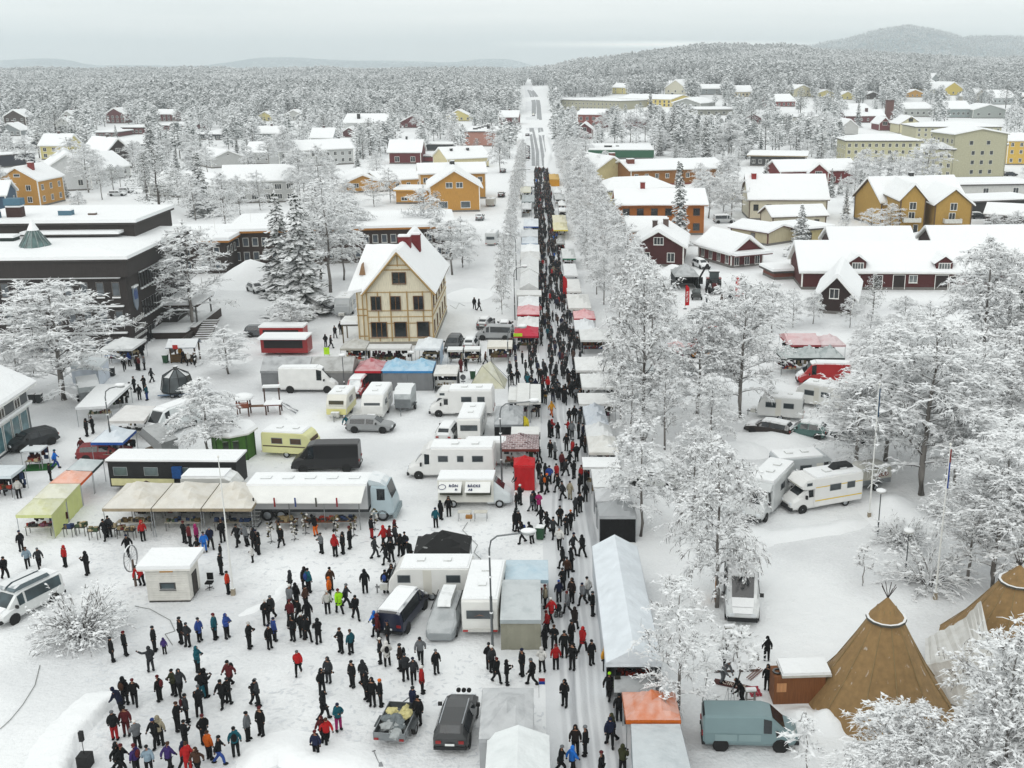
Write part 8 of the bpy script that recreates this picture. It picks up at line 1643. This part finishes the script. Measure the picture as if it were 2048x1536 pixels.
r = TG('wheel_sculpture', 'large spoked wheel on a post left of the white kiosk', 'sculpture', 272, 1172, R(80)); MB().cyl(0, 0, 0, 2.0, .09, .07, 8).build('post', 'matte', r, '#5a4a40'); b = MB(); b.tube([(.75*math.cos(a*.3927), .12, 2.1+.95*math.sin(a*.3927)) for a in range(17)], .05, 5, cap=False); b.build('rim', 'matte_snowy', r, '#8a8c8e')
for k in range(6): a = k*math.pi/6; MB().tube([(.75*math.cos(a), .12, 2.1+.95*math.sin(a)), (-.75*math.cos(a), .12, 2.1-.95*math.sin(a))], .014, 3).build('spoke', 'metal', r, '#9a9c9e')
r = TG('office_chair', 'black swivel office chair right of the white kiosk', 'chair', 420, 1178); MB().cbox(0, 0, .45, .48, .46, .1).build('seat', 'cloth', r, '#101112'); MB().cbox(0, .26, .6, .42, .08, .5).build('backrest', 'cloth', r, '#101112'); MB().cyl(0, 0, .1, .45, .03, .03, 6).build('column', 'metal', r, '#3a3c3e')
for k in range(5): MB().tube([(0, 0, .12), (.3*math.cos(k*1.257), .3*math.sin(k*1.257), .05)], .025, 4).build('leg', 'metal', r, '#1c1c1c')
r = TG('loudspeaker', 'black loudspeaker column standing on a bass box in the snow', 'loudspeaker', 172, 1532); MB().cbox(0, 0, 0, .62, .6, .7).build('bass_box', 'matte', r, '#0f1010'); MB().cyl(0, 0, .7, 1.5, .02, .02, 6).build('stand', 'metal', r, '#2a2a2a'); MB().cbox(0, 0, 1.5, .2, .2, .55).build('speaker', 'matte', r, '#0f1010')
r = TG('snow_shovel', 'grey snow shovel lying by the open trailer', 'shovel', 752, 1515, R(115)); MB().tube([(-.6, 0, .08), (.5, 0, .08)], .02, 5).build('handle', 'metal', r, '#8a8c8e'); MB().cbox(-.75, 0, .03, .35, .32, .05).build('blade', 'metal', r, '#9a9c9e'); MB().tube([(.5, -.1, .08), (.5, .1, .08)], .02, 5).build('grip', 'matte', r, '#2a2a2a')
for lb, px, py in (('sawhorse with snow on top beside the open-doored van', 1458, 1282), ('sawhorse with snow on top near the ladder', 1500, 1412)):
    r = TG('sawhorse', lb, 'sawhorse', px, py, .1); [MB().tube([(sx*.28, sy*.2, 0), (sx*.22, sy*.08, .95)], .035, 4).build('leg', 'wood', r, '#7a7a76') for sx in (-1, 1) for sy in (-1, 1)]; MB().cbox(0, 0, .95, .62, .28, .06).build('top', 'wood', r, '#8a8780'); MB().cbox(0, 0, 1.012, .6, .26, .12).build('snow_cap', 'snow', r); MB().cbox(0, 0, .4, .5, .04, .06).build('rail', 'wood', r, '#8a8780')
r = TG('stepladder', 'aluminium stepladder under the person in black', 'ladder', 1462, 1412, .3); [MB().tube([(sx*.2, -.1, 0), (sx*.15, .15, 1.1)], .02, 4).build('side_rail', 'metal', r, '#b8babc') for sx in (-1, 1)]; [MB().tube([(sx*.2, .5, 0), (sx*.15, .17, 1.1)], .02, 4).build('side_rail', 'metal', r, '#b8babc') for sx in (-1, 1)]; [MB().tube([(-.18, -.1+.06*k, .25*k), (.18, -.1+.06*k, .25*k)], .015, 4).build('rung', 'metal', r, '#b8babc') for k in range(1, 5)]
r = TG('sign_board', 'long brown sign with cream letters lying on the snow', 'sign', 1468, 1372, R(-22)); MB().box(-1.2, -.25, .02, 1.2, .25, .08).build('board', 'wood', r, '#4a201a'); face_text('CIRKUS', .42, r, (0, 0, .085), (0, 0, 0), '#d9cfc0', depth=.01)
r = TG('pallet', 'pinkish-red lattice pallet lying on the snow', 'pallet', 1508, 1384, R(8)); [MB().box(-.3+k*.17, -.5, .02, -.17+k*.17, .5, .06).build('slat', 'wood', r, '#b03a48') for k in range(4)]; [MB().box(-.32, y, .062, .36, y+.09, .1).build('slat', 'wood', r, '#a83444') for y in (-.4, 0, .35)]
r = TG('planks', 'loose crossed reddish planks on the snow', 'planks', 1510, 1350, R(60)); [MB().tube([(-.7, k*.12, .05+k*.04), (.7, k*.12-.2, .05+k*.04)], .04, 4).build('plank', 'wood', r, '#8a6a60') for k in range(3)]
r = TG('boards', 'dark boards lying behind the young birch', 'boards', 1475, 1343, R(3)); [MB().box(-1.4+k*1.5, -.08, .02, -.2+k*1.5, .08, .08).build('board', 'wood', r, '#4a3a34') for k in range(2)]
for i, (x, y) in enumerate(((930, 1040), (962, 1040))):
    r = TG('trestle_table', ('left', 'right')[i]+' white trestle table in front of the food truck', 'table', x, y); MB().cbox(0, 0, .7, 1.05, .6, .04).build('table_top', 'matte', r, '#c9c6bc'); [MB().cbox(sx*.48, sy*.25, 0, .04, .04, .7).build('leg', 'metal', r, '#a8aaac') for sx in (-1, 1) for sy in (-1, 1)]
p = G(938, 1036, .74); c_ = MB().cbox(0, 0, 0, .5, .35, .22).build('basket', 'wood', None, '#9a6a2c', loc=tuple(p)); tag(c_, 'wicker basket of bread on the left trestle table', 'basket', None, False)
def cable(label, pts, r0=.022, col='#7a7c78'):
    b = MB(); P = densify([G(x, y, .04) for x, y in pts], 4); b.tube(P, r0, 4); o = b.build('power_cable', 'matte', None, col); tag(o, label, 'cable', None, False)
cable('grey cable winding over the snow from the trestle table', [(935, 1045), (925, 1060), (945, 1080), (955, 1090), (948, 1105), (962, 1118), (954, 1130), (965, 1150), (950, 1180), (935, 1195)]); cable('grey cable crossing the snow bank at lower left', [(80, 1330), (70, 1370), (45, 1410), (20, 1440), (0, 1458)]); cable('dark hose in the snow behind the timber house', [(900, 610), (912, 618), (918, 606), (930, 612)]); cable('cable running from the white kiosk to the crowd', [(270, 1212), (300, 1218), (340, 1240), (350, 1262), (330, 1268), (345, 1290)]); cable('cable lying by the teal van', [(1405, 1300), (1415, 1350), (1405, 1400), (1412, 1425)])
r = TG('sign_banner', 'white banner sign with grey arrow and lettering by the draped tent', 'sign', 892, 782); [MB().cyl(sx*1.15, 0, 0, 1.0, .03, .03, 6).build('post', 'metal', r, '#8a8c8e') for sx in (-1, 1)]; bn = MB().box(-1.25, -.03, .55, 1.25, .02, 1.25).build('board', 'paint', r, '#d0d0cc'); face_text('PARKERING', .26, bn, (.25, -.035, .92), (R(90), 0, 0), '#7a7c7c', depth=.004)
r = TG('sign_stand', 'empty white sign frame with snowy top beside the box trailer', 'sign frame', 812, 797); [MB().cyl(sx*.75, 0, 0, 1.7, .04, .04, 6).build('post', 'paint', r, '#b8bab8') for sx in (-1, 1)]; MB().box(-.8, -.04, 1.45, .8, .04, 1.62).build('beam', 'paint', r, '#b8bab8'); MB().box(-.85, -.08, 1.623, .85, .08, 1.75).build('snow_cap', 'snow', r)
r = TG('road_sign', 'round road sign on a thin post near the cream ridge tent', 'road sign', 927, 782); MB().cyl(0, 0, 0, 2.0, .025, .025, 6).build('post', 'metal', r, '#8a8c8e'); q = MB(); q.tube([(0, -.03, 1.6), (0, .0, 1.6)], .32, 14); q.build('disc', 'paint', r, '#4a4c50'); MB().box(-.25, -.03, 1.05, .25, 0, 1.2).build('plate', 'paint', r, '#6a6c70')
p = G(1036, 672, 2.3); c_ = MB().box(-.55, -.03, 0, .55, .0, .4).build('lime_sign', 'matte', None, '#a8d018', loc=tuple(p+Vector((0, -.2, 0)))); tag(c_, 'lime green sign under the deep red stall roof', 'sign', None, False)
r = TG('lime_sign_board', 'lime yellow sign board standing near walkers by the grey long tent', 'sign', 654, 712); MB().box(-.35, -.03, .2, .35, 0, 1.1).build('board', 'matte', r, '#a8d818'); [MB().cyl(sx*.3, 0, 0, .2, .02, .02, 5).build('leg', 'metal', r, '#5a5a5a') for sx in (-1, 1)]
for lb, px, py, c1, c2 in (('small red and blue flag beside the grey canopy', 1078, 1395, '#a02028', '#23408e'), ('small tricolour pennant beside the stalls', 1088, 812, '#8a6a30', '#3a3a30')):
    r = TG('small_flag', lb, 'flag', px, py); MB().cyl(0, 0, 0, 1.3, .015, .015, 5).build('pole', 'metal', r, '#9a9a9a'); MB().box(.02, -.01, .85, .36, .01, 1.05).build('stripe', 'cloth', r, c2); MB().box(.02, -.01, 1.055, .36, .01, 1.25).build('stripe', 'cloth', r, c1)
# fur-goods racks under the lorry awning and counters
for i, (px, py) in enumerate(((543, 1085), (590, 1080), (612, 1068), (672, 1075), (708, 1072), (750, 1060))):
    r = TG('display_rack', ('first', 'second', 'third', 'fourth', 'fifth', 'sixth')[i]+' rack of hanging black and white fur hats from the left by the lorry', 'display rack', px, py, group='fur racks by the lorry'); MB().cyl(0, 0, 0, 1.75, .025, .025, 6).build('pole', 'metal', r, '#3a3c3e')
    for k in range(4): MB().tube([(0, 0, .1), (.3*math.cos(k*1.57), .3*math.sin(k*1.57), .03)], .02, 4).build('foot', 'metal', r, '#3a3c3e')
    rn = random.Random(i)
    for c2 in ('#d0cec8', '#17171a', '#5a5238'):
        b = MB()
        for k in range(7): a = rn.uniform(0, 6.3); b.octa((.2*math.cos(a), .2*math.sin(a), rn.uniform(.5, 1.7)), .13, .1, .13, a)
        g = b.build('fur_hats', 'cloth', r, c2); g['kind'] = 'stuff'
for i, (px, py, w2) in enumerate(((575, 1058, 1.6), (640, 1058, 2.6), (690, 1056, 1.8))):
    r = TG('goods_counter', ('left', 'middle', 'right')[i]+' counter of hats and skins below the lorry awning', 'counter', px, py); goods_table(r, 0, 0, w2, .8, n=22, cloth='#6a4424')
for i, (px, py) in enumerate(((140, 1072), (165, 1070), (190, 1078), (225, 1072), (246, 1075), (262, 1078))):
    r = TG('goods_table', ('first', 'second', 'third', 'fourth', 'fifth', 'sixth')[i]+' low table of dark goods before the cream tents, from the left', 'table', px, py); goods_table(r, 0, 0, .8, .6, n=12, cloth='#2e3032')
r = TG('motorbike_goods', 'low table with bicycles and goods under the long marquee end', 'table', 1270, 1372); goods_table(r, 0, 0, 2.2, 1.0, n=26, cloth='#1a1b1c'); r = TG('produce_table', 'blue cloth table with white goods before the dark town hall', 'table', 232, 722); goods_table(r, 0, 0, 2.4, .7, n=10, cloth='#9ab4d8')
r = TG('pram', 'black pram pushed along the street', 'pram', 1117, 1232); MB().ell((0, 0, .6), .24, .4, .22, 9, 6).build('body', 'cloth', r, '#101114', smooth=True); wheels(r, (-.15, .15), .25, .13); MB().tube([(0, .3, .7), (0, .6, 1.0)], .02, 5).build('handle', 'metal', r, '#2a2a2a')
r = TG('serving_counter', 'orange fronted food counter under the slatted white roof', 'counter', 1182, 690); MB().cbox(0, 0, 0, 3.0, .6, 1.0).build('front', 'wood', r, '#8a4a2c'); MB().cbox(0, 0, 1.003, 3.2, .8, .06).build('top', 'matte', r, '#b8b4a8')
# snow banks and ploughed heaps (parts of the ground)
def bank(pts, wi, wo, h, seed=0, name='snow_bank'):
    P = densify([G(x, y) for x, y in pts], 6); b = MB(); rn = random.Random(seed); V = []; prof = [(-wi, 0), (-wi*.6, .55), (-wi*.2, .95), (.12*wo, 1), (.4*wo, .7), (.75*wo, .25), (wo, 0)]; n = len(prof)
    for i, p in enumerate(P):
        d = (P[min(i+1, len(P)-1)]-P[max(0, i-1)]).normalized(); nr = Vector((-d.y, d.x, 0)); e = min(1, i/3, (len(P)-1-i)/3)
        for u, z in prof: q = p+nr*u*(.5+.5*e)+nr*rn.uniform(-.08, .08); V.append((q.x, q.y, max(-.05, z*h*e*rn.uniform(.85, 1.12)-.03)))
    b.add(V, [(i*n+k, i*n+k+1, (i+1)*n+k+1, (i+1)*n+k) for i in range(len(P)-1) for k in range(n-1)]); struct(b.build(name, 'snow', smooth=True))
def heap(px, py, w2, h, seed=0, dpt=None):
    p = G(px, py); b = MB(); rn = random.Random(seed); nn = 14; V = []
    for j in range(nn+1):
        for i in range(nn+1):
            u, v = i/nn*2-1, j/nn*2-1; rr_ = min(1, math.hypot(u, v)); z = h*(1-ss(0, 1, rr_))*(1+.3*noise.noise((u*2.2+seed, v*2.2, seed)))+.12*noise.noise((u*6, v*6, seed))*(1-rr_); V.append((p.x+u*w2, p.y+v*(dpt or w2), z-.04))
    b.add(V, [(j*(nn+1)+i, j*(nn+1)+i+1, (j+1)*(nn+1)+i+1, (j+1)*(nn+1)+i) for j in range(nn) for i in range(nn)]); struct(b.build('snow_heap', 'snow', smooth=True))
bank([(120, 1600), (128, 1535), (145, 1490), (175, 1450), (215, 1412), (250, 1385)], .4, 2.2, .5, 1); bank([(470, 1540), (560, 1512), (640, 1530), (760, 1560)], .8, 2.5, .5, 2); bank([(470, 1235), (530, 1210), (560, 1190), (575, 1160)], .5, .5, .14, 3)
heap(505, 560, 7, 3.6, 1, 9); heap(462, 720, 3, .7, 2); heap(1395, 385, 6, 3.2, 3); heap(1440, 388, 6.5, 3.4, 4); heap(1790, 1025, 3.2, 1.2, 5, 5); heap(1500, 1075, 2.5, .5, 6); heap(1605, 1440, 1.6, .6, 7); heap(1655, 1445, 1.6, .7, 8); heap(1295, 545, 5, 1.6, 9, 3); heap(1350, 543, 4, 1.3, 10, 3); heap(1850, 478, 6, 1.8, 11); heap(1890, 478, 7, 2.2, 12); heap(1495, 900, 3, .6, 13); heap(1560, 880, 5, .7, 14); heap(940, 590, 4, 1.0, 15, 6); heap(850, 1225, 1.0, .15, 16)
bank([(1480, 1085), (1560, 1072), (1660, 1058), (1740, 1040)], 1.2, 1.2, .35, 20); bank([(700, 905), (640, 880), (560, 820), (545, 790)], .4, .5, .12, 21); bank([(1300, 800), (1305, 900), (1330, 1010), (1400, 1150)], .8, 1.2, .4, 22)
bank([(1092, 340), (1100, 300), (1088, 255)], 1.5, 2.0, .9, 23); bank([(1040, 340), (1040, 300), (1046, 250)], 1.5, 2.0, .9, 24)
# trodden footprints on the square: many small flat greyer patches, one piece of stuff
def prints():
    rn = random.Random(9); b = MB(); m, t, bb = newmat('footprint'); bb.inputs['Base Color'].default_value = (.68, .70, .72, 1); bb.inputs['Roughness'].default_value = .9
    for k in range(2800):
        if rn.random() < .7: px, py = rn.uniform(180, 1090), rn.uniform(1050, 1560)
        else: px, py = rn.uniform(100, 1170), rn.uniform(600, 1560)
        if noise.noise((px/140, py/90, 4)) < -.12+rn.uniform(-.2, .1): continue
        p = G(px, py); a = rn.uniform(0, 6.3); s = rn.uniform(.8, 1.3); X = Vector((math.cos(a), math.sin(a), 0))*.15*s; Y = Vector((-math.sin(a), math.cos(a), 0))*.055*s; z = Vector((0, 0, .012+.004*rn.random()))
        b.add([p+X+z, p+X*.5+Y+z, p-X+Y*.7+z, p-X-Y*.7+z, p+X*.5-Y+z], [(0, 1, 2, 3, 4)])
    o = b.build('footprints', 'footprint'); struct(o, 'stuff', 'trampled footprints scattered over the snowy square'); o['category'] = 'footprints'
prints()
fill_far()
haze()
# ---------------------------------------------------------------- labels that single each thing out
ORD = ['leftmost', 'second from left', 'third from left', 'fourth from left', 'fifth from left', 'sixth from left', 'seventh from left', 'eighth from left', 'ninth from left', 'tenth from left', 'eleventh from left', 'twelfth from left']
ROW = ['nearest row', 'second row', 'third row', 'fourth row', 'fifth row']
def relabel():
    global LANDMARKS
    LANDMARKS = [l for l in LANDMARKS if 2 < len(l[0].split()) <= 5]
    groups = {}
    for o, auto in THINGS:
        if not auto: continue
        x, y = o.location.x, o.location.y; best = min(LANDMARKS, key=lambda l: (l[1]-x)**2+((l[2]-y)*.8)**2)
        dx, dy = x-best[1], y-best[2]
        rel = ('right of' if dx > 0 else 'left of') if abs(dx) > abs(dy)*.8 else ('behind' if dy > 0 else 'in front of')
        k = (o['label'], rel, best[0]); groups.setdefault(k, []).append(o)
    for (lab, rel, lm), os_ in groups.items():
        base = lab+' '+rel+' '+lm
        bw = len(base.split())
        if len(os_) == 1: os_[0]['label'] = ' '.join(base.split()[:16]) if bw <= 16 else lab; continue
        os_.sort(key=lambda o: o.location.y)
        per = 10; rows = [os_[i:i+per] for i in range(0, len(os_), per)]
        for ri, row in enumerate(rows):
            row.sort(key=lambda o: o.location.x/max(1, o.location.y))
            for i, o in enumerate(row):
                s = base+', '+(ORD[i] if len(rows) == 1 else ORD[i]+' in '+ROW[min(ri, 4)])
                if len(s.split()) > 16: s = lab+' '+rel+' '+lm.split(' with ')[0]+', '+ORD[i]
                if len(s.split()) > 16: s = lab+', '+ORD[i]
                o['label'] = s
relabel()
